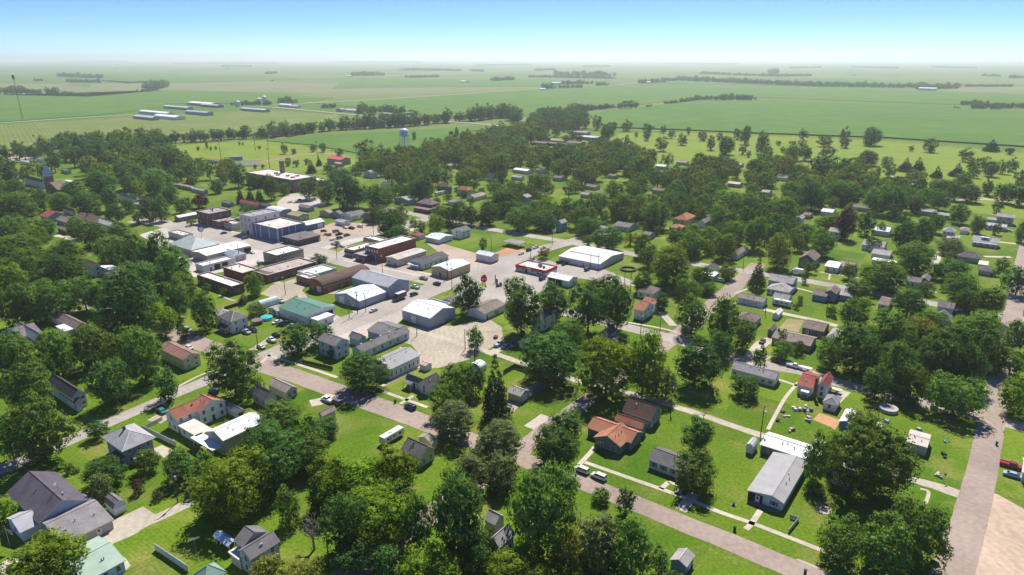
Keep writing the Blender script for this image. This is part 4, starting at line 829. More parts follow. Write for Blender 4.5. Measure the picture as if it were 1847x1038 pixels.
def spire(root, inf):
    ox, oy, a, b = inf
    bm = NB(); box(bm, ox + .3, oy + a - 6.5, 0, ox + 6, oy + a - .8, 15); obj('tower', bm, b_brown, root)
    bm = NB(); p = [(ox - .1, oy + a - 6.9), (ox + 6.4, oy + a - 6.9), (ox + 6.4, oy + a - .4), (ox - .1, oy + a - .4)]
    v = [bm.verts.new((*q, 15)) for q in p]; t = bm.verts.new((ox + 3.1, oy + a - 3.65, 26))
    for i in range(4): bm.faces.new((v[i], v[(i+1) % 4], t))
    bm.faces.new(v); obj('spire', bm, met((.6, .64, .7)), root)
B('church', 'church', 'brown brick church with pale pointed spire, among trees at the left', V(104, 343, 80, 130, 6, 'gu', b_brown, r_brown, rh=5, wl=[2], st=1, ww=1.2, wh=2.6), extra=spire)
B('house', 'house', 'tall white house with brown roof, left of the church spire', V(76, 330, 42, 84, 6, 'gv', w_white, r_brown, rh=2.4, wl=[2, 2], wr=[1, 1]))
B('metal_building', 'outbuilding', 'small flat white building, right of the church spire', V(127, 329, 115, 136, 3.5, 'F', w_white, f_white))
B('house', 'house', 'grey-sided house with bright red roof, at the left below the church', V(84, 393, 71, 121, 3.8, 'gv', w_grey, m_red if False else r_red, rh=3.2, wr=[2, 2], st=1), V(131, 382, 112, 137, 3.2, 'gv', w_white, shg((.30, .10, .085)), rh=1.6))
B('house', 'house', 'wide brown-roofed house, right of the bright red roof', V(172, 403, 134, 202, 3.6, 'gv', b_brown, r_dbrown, rh=2.6, ch=(.3, .6)), V(119, 402, 100, 142, 3.2, 'gv', w_grey, shg((.26, .21, .19)), rh=2.2))
B('house', 'house', 'white gabled house with pale roof, in front of the wide brown-roofed house', V(197, 408, 172, 214, 4.0, 'gv', w_white, shg((.42, .42, .42)), rh=1.8, wr=[3]))
B('house', 'house', 'low brown house, below the wide brown-roofed house at a pale drive', V(119, 417, 102, 132, 3.0, 'gv', b_brown, r_brown, rh=1.2))
B('house', 'house', 'white house with hipped grey roof and chimney, among trees left of the pale grey ranch', V(246, 361, 214, 254, 4.8, 'h', w_white, r_lgrey, rh=2.4, ch=(.4, .7), wr=[1, 2]), V(252, 371, 240, 264, 2.8, 'S', w_white, r_lgrey, rh=.6))
B('house', 'house', 'tall white house with brown roof, in the trees above a dark-gabled porch', V(168, 483, 148, 183, 5.6, 'gv', w_white, r_brown, rh=2.0, wl=[1, 1], wr=[1, 1]), V(196, 491, 178, 220, 3.6, 'S', w_white, m_white, rh=1.4, wr=2))
B('house', 'house', 'dark gabled house with deep porch, in front of a tall white house in the trees', V(203, 506, 178, 226, 3.0, 'gu', w_dgrey, r_dgrey, rh=2.6))
B('house', 'house', 'brick house with several grey gables, at the far left under big trees', V(62, 615, 26, 85, 3.2, 'gv', b_brown, r_lgrey, rh=2.6, wr=1), V(36, 610, 10, 76, 3.2, 'gu', w_white, r_grey, rh=2.4))
B('house', 'house', 'white house with brown roof and white patio cover, right of the grey gabled brick house', V(135, 594, 88, 161, 3.0, 'gv', w_white, r_brown, rh=1.9, wr=2), V(117, 599, 100, 134, 2.6, 'F', w_white, f_white))
B('house', 'house', 'cream split-level house with reddish brown roof, beside the wide street at left', V(330, 650, 285, 362, 4.6, 'gv', w_cream, shg((.29, .165, .135)), rh=1.7, wl=[4, 3], wr=[2, 2], st=2, wh=.9))
B('house', 'house', 'white house with near-black roof and glazed porch, in deep tree shade at left', V(129, 720, 84, 157, 4.4, 'gv', w_white, shg((.06, .055, .065)), rh=2.4, wr=[2, 2], st=2, wh=1.0), V(137, 731, 106, 150, 2.9, 's', w_white, shg((.06, .055, .065)), rh=1.2, wl=5, ww=1.1, wh=1.3))
B('house', 'house', 'blue-grey foursquare house with wide pale hipped roof, beside the lower left street', V(220.5, 815.5, 182, 282, 5.4, 'h', sd((.30, .35, .42)), shg((.37, .36, .37)), rh=2.9, wl=[2, 2], wr=[3, 3], ov=.9, ch=(.45, .55), cap=TRIM, pl=(.5, 1.0, 2.0, 2.6, r_dgrey), pr_=(.15, .7, 2.4, 2.5, shg((.40, .38, .36)))))
B('house', 'house', 'two-storey white house with rust-red roof, behind the white barn-like building',
  V(316.5, 757, 296, 368, 5.2, 'gu', w_white, shg((.33, .13, .085)), rh=2.0, wl=[2, 1], wr=[1, 3]), V(358, 744, 338, 408, 5.2, 'gv', w_white, shg((.34, .135, .09)), rh=2.4, wr=[3, 3], dr=(D(.5, d_dark),)))
B('barn', 'barn', 'big white barn-like building with open side porch, in front of the rust-red roof',
  V(402, 796, 372, 478, 5.4, 'gu', sd((.50, .47, .43)), m_white, rh=1.7, ov=.2, wr=0, dr=(D(.36, d_grey, 1.6, 2.2),)), V(383, 815, 343, 404, 3.0, 'F', w_white, met((.75, .77, .80)), open_=True), V(354, 789, 321, 384, 3.0, 'F', w_white, mem((.70, .64, .55)), wl=2))
B('house', 'house', 'taupe house with arched dormer, right of the big street tree at the corner',
  V(481, 722, 452, 501, 3.8, 'gv', sd((.50, .47, .44)), shg((.255, .20, .17)), rh=2.4, wl=2, ww=1.2), V(516, 709, 482, 538, 3.0, 'gv', sd((.50, .47, .44)), shg((.30, .26, .24)), rh=1.5, wr=2))
B('detached_garage', 'garage', 'white garage with dark bluish roof, between the rust-red roof and the taupe house', V(427, 745, 403, 441, 2.6, 'gv', w_white, met((.17, .16, .21)), rh=1.0, dr=(GD(.5, 2.2, 2.0, d_dark),)))
B('garden_shed', 'shed', 'small barn-shaped garage with arched white front, at the gravel drive', V(204, 920, 187, 229, 2.2, 'mv', w_lblue, r_grey, rh=1.9, ov=.2, dr=(GD(.5, 2.6, 2.1),)))
B('detached_garage', 'garage', 'tan garage with white door, beside the tall spruce', V(939, 716, 914, 956, 2.8, 'gv', w_tan, r_lgrey, rh=1.3, dr=(GD(.5),)))
B('garden_shed', 'shed', 'white arched shed, left of the fenced square lawn', V(866, 666, 847, 878, 1.6, 'bu', w_white, m_white, rh=1.6, ov=.1))
B('garden_shed', 'shed', 'tiny shed with peach roof, at the right end of the long white hall', V(768, 661, 756, 779, 2.3, 'gv', w_white, met((.58, .42, .34)), rh=.6, ov=.1))
B('house', 'house', 'bit of a pale house, at the right photo edge behind the red pickup', V(1900, 868, 1843, -9, 3.2, 'gv', w_lblue, m_lblue, rh=1.4))
B('detached_garage', 'garage', 'small brown roof, deep in the far trees above the tan ranch house', V(1110, 318, 1096, 1117, 3, 'gv', w_tan, r_brown, rh=1.2))
B('house', 'house', 'white-roofed house, at the far edge of the trees before the golf course', V(1200, 301, 1182, 1206, 3.2, 'gv', w_white, m_white, rh=1.3))
B('house', 'house', 'tan-roofed house, right of the white-roofed house before the golf course', V(1238, 294, 1219, 1244, 3.2, 'gv', w_cream, r_tan, rh=1.3))
B('house', 'house', 'pale grey house, at the tree edge beside the open golf grass', V(1337, 298, 1318, 1343, 3.2, 'gv', w_grey, r_lgrey, rh=1.3))
B('house', 'house', 'peach-roofed house, in a gap of the far trees below the golf grass', V(1334, 333, 1312, 1341, 3.2, 'gv', w_cream, met((.5, .38, .3)), rh=1.2))
B('house', 'house', 'grey-roofed cottage, left of the sprawling brown-roofed care building', V(980, 308, 964, 987, 3.2, 'gv', w_white, r_grey, rh=1.3))
B('house', 'house', 'grey bungalow, among trees between the far white roofs', V(1012, 322, 996, 1020, 3.2, 'gv', w_tan, r_grey, rh=1.5))
B('house', 'house', 'tan cottage, high among the central trees right of the water tower', V(812, 300, 799, 820, 3.2, 'gu', w_tan, r_tan, rh=1.6))
B('house', 'house', 'dark-roofed house, under trees between the slate house and the school', V(702, 334, 686, 712, 3.4, 'gv', w_white, r_dgrey, rh=1.6))
B('house', 'house', 'white cottage, among the far left trees by the gravel lot', V(52, 294, 36, 58, 3.2, 'gv', w_white, m_white, rh=1.2))
B('house', 'house', 'pale roof, right of the white cottage by the far left gravel lot', V(78, 289, 64, 84, 3.2, 'gv', w_white, r_lgrey, rh=1.2))
B('house', 'house', 'small tan house, in a gap between far left trees above the church', V(122, 309, 108, 129, 3.2, 'gv', w_cream, r_tan, rh=1.4))
B('house', 'house', 'brown-roofed bungalow, under trees left of the orange-tan dormered house', V(1196, 345, 1176, 1204, 3.2, 'gv', w_tan, r_brown, rh=1.5))
B('house', 'house', 'slate cottage, among trees behind the peach-roofed house', V(1420, 322, 1402, 1428, 3.2, 'gv', w_white, r_grey, rh=1.5))
# nursing home & flat buildings by the golf course
B('care_home', 'commercial building', 'long low grey-roofed building, at the far edge of town by the golf course', V(1076, 249, 1036, 1088, 4.2, 'gv', w_grey, met((.48, .5, .55)), rh=1.2), V(1058, 240, 1028, 1066, 4, 'gv', w_tan, r_lgrey, rh=1.5))
B('care_home', 'commercial building', 'sprawling brown-roofed building, in front of the long low grey roofs', V(1046, 259, 1020, -16, 3.6, 'gv', b_brown, r_brown, rh=1.2), V(1030, 262, 985, -12, 3.6, 'gv', b_brown, r_brown, rh=1.2), V(1016, 255, 988, -18, 3.6, 'gv', w_tan, r_tan, rh=1.2), V(985, 259, 956, -14, 3.6, 'gv', b_brown, r_brown, rh=1.2))
# ---------------------------------------------------------------- farms beyond the town
farm = [((274, 213, 239, -14, 5, 'gv'), w_grey, m_lblue, 'long grey-fronted barn, nearest of the farm cluster on the left plain'),
 ((316, 212, 276, -20, 5.5, 'gv'), w_white, m_white, 'white-roofed barn, right of the grey-fronted barn on the left plain'),
 ((300, 205, 250, -16, 5, 'gv'), w_white, m_white, 'white-roofed barn, behind the grey-fronted barn on the left plain'),
 ((338, 195, 294, -14, 5, 'gv'), w_grey, m_lblue, 'low pale barn, behind the machinery rows on the left plain'),
 ((378, 188, 337, -30, 6, 'gv'), w_grey, m_white, 'white-topped open barn, at the back of the farm cluster on the left plain'),
 ((391, 191, 360, -18, 5, 'gv'), w_dgrey, m_grey, 'dark barn, in front of the white-topped open barn'),
 ((372, 204, 333, -16, 6, 'gv'), w_blue, m_grey, 'blue-grey barn, right end of the farm cluster on the left plain'),
 ((477, 199, 433, -14, 5, 'gv'), w_grey, m_lblue, 'long pale barn, left of the farm road junction'),
 ((522, 190, 502, -14, 5, 'gv'), w_white, m_white, 'white farm building, at the farm road junction'),
 ((536, 192, 520, -12, 4, 'gv'), w_white, m_lblue, 'smaller white farm shed, right of the farm road junction'),
 ((616, 198, 606, -12, 5, 'gu'), w_tan, r_lgrey, 'tan farmhouse, on the farm road beyond the tree belt'),
 ((646, 200, 622, -14, 4.5, 'gv'), w_white, m_lblue, 'white-walled shed, right of the tan farmhouse'),
 ((702, 206, 682, -12, 4, 'h'), w_tan, r_pink, 'pinkish-roofed farmhouse, among dark trees on the farm road'),
 ((745, 205, 731, -9, 4, 'gv'), w_white, m_white, 'white trailer house, right end of the farm road'),
 ((1009, 150, 994, -18, 9, 'gv'), w_white, m_white, 'tall white barn, at the far farm in the centre distance'),
 ((983, 161, 973, -14, 5, 'gv'), w_white, m_white, 'low white shed, beside the far road end'),
 ((1689, 160, 1657, -25, 8, 'gv'), w_white, m_white, 'white-roofed barn, in front of the long distant tree belt at right'),
 ((632, 137, 622, -30, 6, 'gv'), w_white, m_white, 'far white barn, left of the dark distant grove'),
 ((838, 147, 828, -40, 7, 'gv'), w_white, m_white, 'far white barns, on the plain right of the distant grove'),
 ((1542, 134, 1538, -25, 8, 'gv'), w_white, m_white, 'lone far white silo barn, on the right plain'),
 ((1477, 124, 1470, -40, 8, 'gv'), w_white, m_white, 'very distant white barn, near the right horizon'),
 ((207, 121, 200, -40, 8, 'gv'), w_white, m_white, 'very distant white barn, near the left horizon'),
 ((1172, 148, 1166, -20, 7, 'gv'), w_white, m_white, 'small white roof, in the far tree clump right of centre'),
 ((1404, 131, 1396, -40, 8, 'gv'), w_white, m_white, 'distant white barn, by the thin grove on the right plain'),
 ((770, 119, 764, -60, 8, 'gv'), w_white, m_white, 'very distant white barn, near the horizon at centre'),
 ((1577, 118, 1568, -60, 8, 'gv'), w_white, m_white, 'very distant white barn, highest on the right plain'),
 ((416, 123, 404, -60, 8, 'gv'), w_white, m_white, 'very distant white barn, over the left farm cluster')]
m_farm = met((.50, .53, .55))
for a, wm_, rm_, lb in farm:
    rm_ = m_farm if rm_ is m_lblue else rm_
    B('farm_building', 'barn', lb, V(*a, wm_, rm_, rh=2.2, ov=.2))

# ================================================================ VEHICLES
TYRE = mat('rubber', (.02, .02, .02)); LAMP = mat('lamp_glass', (.75, .75, .72)); CARGL = mat('glass', (.02, .024, .03)); HUB = mat('metal', (.45, .45, .46))
# side profile tables: (x, z) of belt line and roof; length, width
CARS = {'sedan': dict(L=4.7, w=1.8, hood=.92, belt=.98, roof=1.44, cab=(-.32, -.16, .16, .36), ),
        'suv': dict(L=4.7, w=1.88, hood=1.06, belt=1.14, roof=1.74, cab=(-.49, -.44, .14, .29)),
        'van': dict(L=5.0, w=1.95, hood=1.1, belt=1.2, roof=1.85, cab=(-.49, -.46, .22, .38)),
        'pickup': dict(L=5.6, w=1.95, hood=1.08, belt=1.12, roof=1.82, cab=(-.10, -.06, .17, .29))}
CARMESH = {}
def car_meshes(t):
    if t in CARMESH: return CARMESH[t]
    d = CARS[t]; L_, w = d['L'], d['w'] / 2; c0, c1, c2, c3 = [q * L_ for q in d['cab']]
    bm = NB()
    # lower body lofted along x
    if t == 'pickup': st = [(-.5, .62, .92, .5), (-.49, .8, 1, .45), (-.1, .8, 1, .4), (.29, 1, 1, .38), (.46, .93, .97, .4), (.5, .72, .88, .5)]
    else: st = [(-.5, .66, .88, .5), (-.475, .94, .97, .42), (-.3, 1.0, 1, .38), (.28, 1, 1, .38), (.46, .86, .95, .42), (.5, .62, .85, .5)]
    rings = []
    for x, hz, ws, zb in st:
        zt = (d['belt'] if -.35 < x < .3 else d['hood']) * hz if t != 'pickup' or x > -.05 else d['hood'] * (1.0 if x > -.49 else .95)
        if t == 'pickup' and x <= -.1: zt = d['hood'] * .98
        X = x * L_; ww = w * ws
        rings.append([bm.verts.new(p) for p in ((X, -ww*.94, zb), (X, -ww, zb + .25), (X, -ww*.96, zt - .06), (X, -ww*.86, zt), (X, ww*.86, zt), (X, ww*.96, zt - .06), (X, ww, zb + .25), (X, ww*.94, zb))])
    for a, b in zip(rings[:-1], rings[1:]):
        for i in range(8): bm.faces.new((a[i], a[(i+1) % 8], b[(i+1) % 8], b[i]))
    bm.faces.new(rings[0][::-1]); bm.faces.new(rings[-1])
    # cabin
    zb, zr = d['belt'] - .04, d['roof']; wb, wr = w * .93, w * .76
    cb = [bm.verts.new(p) for p in ((c0, -wb, zb), (c3, -wb, zb), (c3, wb, zb), (c0, wb, zb))]
    cm = [bm.verts.new(p) for p in ((c1, -wr, zr - .05), (c2, -wr, zr - .05), (c2, wr, zr - .05), (c1, wr, zr - .05))]
    ct = [bm.verts.new(p) for p in ((c1 + .12, -wr*.9, zr), (c2 - .15, -wr*.9, zr), (c2 - .15, wr*.9, zr), (c1 + .12, wr*.9, zr))]
    for a, b in ((cb, cm), (cm, ct)):
        for i in range(4): bm.faces.new((a[i], a[(i+1) % 4], b[(i+1) % 4], b[i]))
    bm.faces.new(ct)
    if t == 'pickup':     # bed walls
        for y0, y1 in ((-w*.96, -w*.86), (w*.86, w*.96)): box(bm, -.49*L_, y0, d['hood']*.9, -.11*L_, y1, d['hood'] + .18)
        box(bm, -.495*L_, -w*.86, d['hood']*.9, -.475*L_, w*.86, d['hood'] + .18)
    bmesh.ops.recalc_face_normals(bm, faces=bm.faces[:])
    body = bpy.data.meshes.new('body'); bm.to_mesh(body); bm.free(); body.materials.append(TYRE)
    # glass: four panes just proud of the cabin
    bm = NB()
    def pane(p, lo=.12, hi=.9, ins=.06):
        a, b, c, e = [Vector(q) for q in p]; n = (b - a).cross(e - a).normalized() * .012
        def bi(u, v): return (a * (1-u) + b * u) * (1-v) + (e * (1-u) + c * u) * v + n
        bm.faces.new([bm.verts.new(q) for q in (bi(ins, lo), bi(1 - ins, lo), bi(1 - ins, hi), bi(ins, hi))])
    q = lambda v: [tuple(v.co)]
    cbp = [(c0, -wb, zb), (c3, -wb, zb), (c3, wb, zb), (c0, wb, zb)]; cmp_ = [(c1, -wr, zr - .05), (c2, -wr, zr - .05), (c2, wr, zr - .05), (c1, wr, zr - .05)]
    for i in range(4):
        j = (i + 1) % 4
        a, b, c, e = cbp[i], cbp[j], cmp_[j], cmp_[i]
        if i in (0, 2):
            mid = lambda p, r: tuple(np.array(p) * .5 + np.array(r) * .5)
            pane((a, mid(a, b), mid(e, c), e)); pane((mid(a, b), b, c, mid(e, c)))
        else: pane((a, b, c, e))
    gl = bpy.data.meshes.new('window'); bm.to_mesh(gl); bm.free(); gl.materials.append(CARGL)
    bm = NB(); r = .36 if t in ('suv', 'pickup') else .32
    tube(bm, (0, -.11, 0), (0, .11, 0), r, r, 14, 0); tube(bm, (0, -.12, 0), (0, .12, 0), r*.55, r*.55, 10, 1)
    bmesh.ops.recalc_face_normals(bm, faces=bm.faces[:])
    wh = bpy.data.meshes.new('wheel'); bm.to_mesh(wh); bm.free(); wh.materials.append(TYRE); wh.materials.append(HUB)
    bm = NB(); box(bm, -.03, -.2, -.08, .03, .2, .08); hl = bpy.data.meshes.new('headlight'); bm.to_mesh(hl); bm.free(); hl.materials.append(LAMP)
    CARMESH[t] = (body, gl, wh, hl, r); return CARMESH[t]
def ang(d):
    return {'u': GA, '-u': GA + math.pi, 'v': GA + math.pi/2, '-v': GA - math.pi/2}[d] if isinstance(d, str) else GA + R_(d)
def car(x, y, d, t, col, label, group=None):
    X, Y = G(x, y); D_ = CARS[t]; body, gl, wh, hl, r = car_meshes(t)
    name = {'sedan': 'parked_car', 'suv': 'parked_suv', 'van': 'parked_van', 'pickup': 'pickup_truck'}[t]
    root = thing(name, label, {'sedan': 'car', 'suv': 'car', 'van': 'van', 'pickup': 'pickup truck'}[t], (X, Y, 0), ang(d), group)
    o = link('body', body, root); o.material_slots[0].link = 'OBJECT'; o.material_slots[0].material = mat('paint', col)
    link('window', gl, root)
    for sx in (-.31, .32):
        for s in (-1, 1):
            o = link('wheel', wh, root); o.location = (sx * D_['L'], s * (D_['w']/2 - .08), r)
    for s in (-1, 1):
        o = link('headlight', hl, root); o.location = (D_['L']*.5 - .02, s * D_['w'] * .32, .72)
    VEH.append((X, Y))
    return root
VEH = []
K_ = (.015, .016, .018); WH = (.75, .75, .75); SV = (.42, .43, .45); GY = (.13, .135, .145); BL = (.03, .10, .30); NV = (.02, .035, .07); MR = (.13, .02, .025); TN = (.36, .30, .21); RD_ = (.35, .03, .035); DG = (.06, .09, .085)
for a in [
 (1049, 851, 'v', 'suv', WH, 'white car with dark sunroof, first of two white cars on the near street'),
 (1080, 863, 'v', 'suv', WH, 'white car, second and lower of two white cars on the near street'),
 (740, 737, 'v', 'suv', NV, 'dark blue-black car, on the street in front of the small white house'),
 (591, 724, 'v', 'pickup', WH, 'white pickup, beside the pinkish-roofed small garage'),
 (606, 728, 'v', 'suv', GY, 'dark grey car, right behind the white pickup by the pinkish roof'),
 (386, 708, 'v', 'suv', BL, 'bright blue car, behind the rust-red-roofed house by the street tree'),
 (803, 787, '-v', 'suv', BL, 'glossy blue car, beside the dusty olive trees at the cream house'),
 (292, 744, 'v', 'sedan', (.05, .25, .26), 'teal car, on the dirt drive by the rust-red roof'),
 (1823, 843, '-v', 'pickup', RD_, 'dark red pickup, on the grass at the right photo edge'),
 (1826, 860, '-v', 'sedan', (.36, .45, .58), 'pale blue sedan, beside the dark red pickup'),
 (1404, 654, '-v', 'pickup', K_, 'black pickup, on the street behind the long pale ranch house'),
 (1432, 663, '-v', 'pickup', WH, 'white pickup, behind the black pickup on the same street'),
 (1375, 618, 'u', 'sedan', K_, 'black car, in the drive of the long dark ranch house'),
 (1238, 599, 'v', 'suv', (.3, .3, .31), 'dark silver car, at the corner under street trees'),
 (1191, 560, 'v', 'sedan', K_, 'black car, in the drive of the orange-roofed white house'),
 (1297, 508, 'v', 'van', (.66, .64, .58), 'cream van, at the kerb of the pinkish street'),
 (1533, 516, '-v', 'sedan', WH, 'white sedan, on the far street right of the sky-blue house'),
 (1686, 467, 'u', 'sedan', WH, 'white car, in a long pale drive between trees'),
 (1819, 418, 'v', 'sedan', WH, 'white car, near the pale-roofed ranch on the right'),
 (1704, 394, '-v', 'suv', WH, 'white car, in front of the stepped ranch house'),
 (326, 592, '-v', 'suv', K_, 'black car, at the kerb of the wide left street'),
 (339, 597, '-v', 'suv', SV, 'silver car, at the kerb of the wide left street'),
 (353, 603, '-v', 'sedan', NV, 'dark car in tree shade, at the kerb of the wide left street'),
 (341, 629, '-v', 'sedan', WH, 'white car, just behind the cream split-level house'),
 (444, 601, '-v', 'pickup', SV, 'silver pickup, beside the white foursquare house'),
 (455, 597, '-v', 'pickup', K_, 'black pickup, beside the white foursquare house'),
 (490, 616, 'v', 'pickup', WH, 'white pickup with dark bed, on the grass near the round tree'),
 (498, 607, 'v', 'suv', K_, 'black car, behind the white pickup with dark bed'),
 (471, 628, 'v', 'sedan', (.55, .53, .48), 'beige sedan, on the verge by the street corner'),
 (500, 583, 'u', 'sedan', WH, 'white car, first in the row beside the green-roofed workshop'),
 (508, 586, 'u', 'suv', GY, 'grey car, second in the row beside the green-roofed workshop'),
 (517, 586, 'u', 'pickup', K_, 'black pickup, in the row beside the green-roofed workshop'),
 (527, 590, 'u', 'sedan', SV, 'silver car, last in the row beside the green-roofed workshop'),
 (747, 533, 'u', 'suv', DG, 'dark green car, parked right behind the box truck'),
 (674, 562, 'u', 'sedan', (.62, .60, .55), 'pale sedan, at the verge in front of the grey metal barn'),
 (749, 520, 'v', 'pickup', (.55, .55, .54), 'silver-white pickup, at the corner of the big grey warehouse'),
 (788, 514, 'v', 'suv', MR, 'maroon car, crossing the main street intersection'),
 (764, 504, 'v', 'pickup', TN, 'tan pickup, ahead of the maroon car on main street'),
 (471, 477, 'u', 'suv', SV, 'silver car, in the yard beside the tan brick building'),
 (454, 457, '-v', 'sedan', WH, 'white car, by the dark open end of the long white roof'),
 (446, 453, '-v', 'van', WH, 'white van, half behind the white car at the long white roof'),
 (443, 431, 'u', 'suv', GY, 'grey car, in front of the white three-storey block'),
 (404, 422, 'u', 'sedan', NV, 'dark car, at the kerb before the low brick shop'),
 (602, 442, 'v', 'sedan', (.6, .6, .58), 'pale green-white car, on the cross street by the small round street tree'),
 (617, 446, 'v', 'sedan', SV, 'silver car, behind the shop with dark awning'),
 (649, 410, 'v', 'suv', WH, 'white car, at the corner of the dirt car lot'),
 (634, 413, 'v', 'pickup', K_, 'black pickup, at the back of the dirt car lot'),
 (623, 412, 'v', 'sedan', WH, 'white car, at the back of the dirt car lot'),
 (606, 419, 'u', 'van', (.2, .22, .25), 'dark van with pale top, in the middle of the dirt car lot'),
 (612, 424, 'u', 'pickup', K_, 'black pickup, in the middle of the dirt car lot'),
 (626, 426, 'u', 'suv', GY, 'grey car, at the front of the dirt car lot'),
 (613, 431, 'u', 'suv', DG, 'dark green car, at the front of the dirt car lot'),
 (978, 505, 'u', 'suv', NV, 'dark blue car, at the near corner of the convenience store'),
 (973, 497, 'u', 'sedan', (.5, .56, .65), 'pale blue car, by the wall of the convenience store'),
 (1009, 475, 'u', 'suv', NV, 'dark car, behind the convenience store at the warehouse wall'),
 (1019, 477, 'u', 'pickup', K_, 'black pickup, beside the wide white warehouse wall'),
 (1059, 488, 'u', 'suv', GY, 'dark grey car, alone in front of the wide white warehouse'),
 (960, 469, 'u', 'sedan', SV, 'silver car, beside the lone yellow-green tree at the store'),
 (940, 459, 'u', 'sedan', WH, 'white car, beside the orange ball field'),
 (954, 453, 'u', 'suv', K_, 'black car, by the road at the park shelter'),
 (966, 448, 'u', 'pickup', WH, 'white pickup, by the road at the park shelter'),
 (901, 623, 'u', 'pickup', (.5, .58, .68), 'pale blue pickup, in the cluttered yard at the gravel lot'),
 (912, 627, 'u', 'sedan', GY, 'dark sedan, beside the pale blue pickup in the cluttered yard'),
 (926, 617, 'u', 'sedan', (.18, .16, .11), 'rusty olive sedan, on the grass of the cluttered yard'),
 (505, 545, '-v', 'pickup', (.5, .5, .52), 'silver-grey pickup, behind the light blue arched shed'),
 (523, 366, 'u', 'sedan', WH, 'white car, on the school lot'), (541, 362, '-v', 'sedan', K_, 'dark car, on the school lot'),
 (3, 608, 'u', 'suv', GY, 'dark car, at the far left edge by the brick house'),
 ]: car(*a)
def box_body(root, x0, x1, y, z0, z1, m, name='cargo_box', bev=.06):
    bm = NB(); box(bm, x0, -y, z0, x1, y, z1); bmesh.ops.bevel(bm, geom=bm.edges[:], offset=bev, segments=2, affect='EDGES'); return obj(name, bm, m, root)
def wheels(root, xs, y, r=.42):
    bm = NB(); tube(bm, (0, -.14, 0), (0, .14, 0), r, r, 14, 0); tube(bm, (0, -.15, 0), (0, .15, 0), r*.5, r*.5, 8, 1); bmesh.ops.recalc_face_normals(bm, faces=bm.faces[:])
    me = bpy.data.meshes.new('wheel'); bm.to_mesh(me); bm.free(); me.materials.append(TYRE); me.materials.append(HUB)
    for x in xs:
        for s in (-1, 1): o = link('wheel', me, root); o.location = (x, s * y, r)
def truck(x, y, d, boxcol, topcol, cabcol, label, L_=8.2, hb=3.5):
    X, Y = G(x, y); root = thing('box_truck', label, 'truck', (X, Y, 0), ang(d)); VEH.append((X, Y))
    box_body(root, -L_/2, L_/2 - 2.4, 1.22, 1.0, hb, mat('paint', boxcol))
    bm = NB(); box(bm, -L_/2 + .02, -1.2, hb + .002, L_/2 - 2.42, 1.2, hb + .06); obj('roof', bm, mat('paint', topcol), root)
    bm = NB(); x0, x1 = L_/2 - 2.3, L_/2
    v = [(x0, .7), (x1, .7), (x1, 1.45), (x1 - .9, 1.55), (x1 - 1.35, 2.45), (x0, 2.5)]
    for a in (-1, 1): [bm.verts.new((p, a * 1.1, q)) for p, q in v]
    bm.verts.ensure_lookup_table(); n = len(v)
    bm.faces.new(bm.verts[:n]); bm.faces.new(bm.verts[n:][::-1])
    for i in range(n): bm.faces.new((bm.verts[i], bm.verts[(i+1) % n], bm.verts[n + (i+1) % n], bm.verts[n + i]))
    obj('cab', bm, mat('paint', cabcol), root)
    bm = NB(); a, b = Vector((x1 - .88, 0, 1.6)), Vector((x1 - 1.33, 0, 2.4)); nn = Vector((.02, 0, .01))
    bm.faces.new([bm.verts.new(a + nn + Vector((0, s, 0))) for s in (-.95, .95)] + [bm.verts.new(b + nn + Vector((0, s, 0))) for s in (.95, -.95)])
    for s in (-1, 1): bm.faces.new([bm.verts.new(p) for p in ((x1 - 1.0, s*1.11, 1.6), (x0 + .25, s*1.11, 1.6), (x0 + .25, s*1.11, 2.3), (x1 - 1.4, s*1.11, 2.3))])
    obj('window', bm, CARGL, root); wheels(root, (-L_/2 + 1.7, L_/2 - 1.1), 1.02, .46)
    for s in (-1, 1): bm = NB(); box(bm, x1 - .01, s*.75 - .18, .95, x1 + .03, s*.75 + .18, 1.2); obj('headlight', bm, LAMP, root)
truck(720, 541, '-u', (.03, .028, .028), (.72, .72, .70), (.03, .03, .03), 'black box truck with white roof, parked before the big grey warehouse')
truck(1436, 495, 'v', (.74, .74, .74), (.76, .76, .76), (.70, .70, .70), 'white box truck, on the far street behind the screened-porch house', 7, 3.3)
def camper(x, y, d, label, L_=8, top=(.78, .78, .77), side=(.66, .65, .62), h=2.9):
    X, Y = G(x, y); root = thing('camper_trailer', label, 'camper', (X, Y, 0), ang(d)); VEH.append((X, Y))
    LANDMARKS.append((x, y, label))
    box_body(root, -L_/2, L_/2, 1.22, .6, h, mat('paint', side), 'body', .16)
    bm = NB(); box(bm, -L_/2 + .15, -1.1, h + .003, L_/2 - .15, 1.1, h + .05); box(bm, -1, -.35, h + .05, .1, .35, h + .32); box(bm, 1.6, -.2, h + .05, 2.0, .2, h + .2); obj('roof', bm, mat('paint', top), root)
    for s in (-1, 1):
        for xx in (-L_*.3, 0, L_*.28):
            bm = NB(); box(bm, xx - .5, s*1.225 - .012, 1.55, xx + .5, s*1.225 + .012, 2.2); obj('window', bm, CARGL, root)
    bm = NB(); box(bm, -.9 - L_*.12, -1.245, .75, -.25 - L_*.12, -1.225, 2.5); obj('door', bm, d_grey, root)
    wheels(root, (-.5, .45), 1.1, .36)
    bm = NB(); tube(bm, (L_/2, -.5, .6), (L_/2 + 1.2, 0, .55), .05, .05, 6); tube(bm, (L_/2, .5, .6), (L_/2 + 1.2, 0, .55), .05, .05, 6); obj('hitch', bm, mat('metal', (.08, .08, .08)), root)
camper(707, 794, 'u', 'white camper trailer, alone on the bright lawn', 8.5)
camper(1410, 552, '-v', 'white camper trailer, beside the grey-roofed garage by the alley', 8)
camper(793, 352, 'u', 'white camper, among far trees behind downtown', 11)
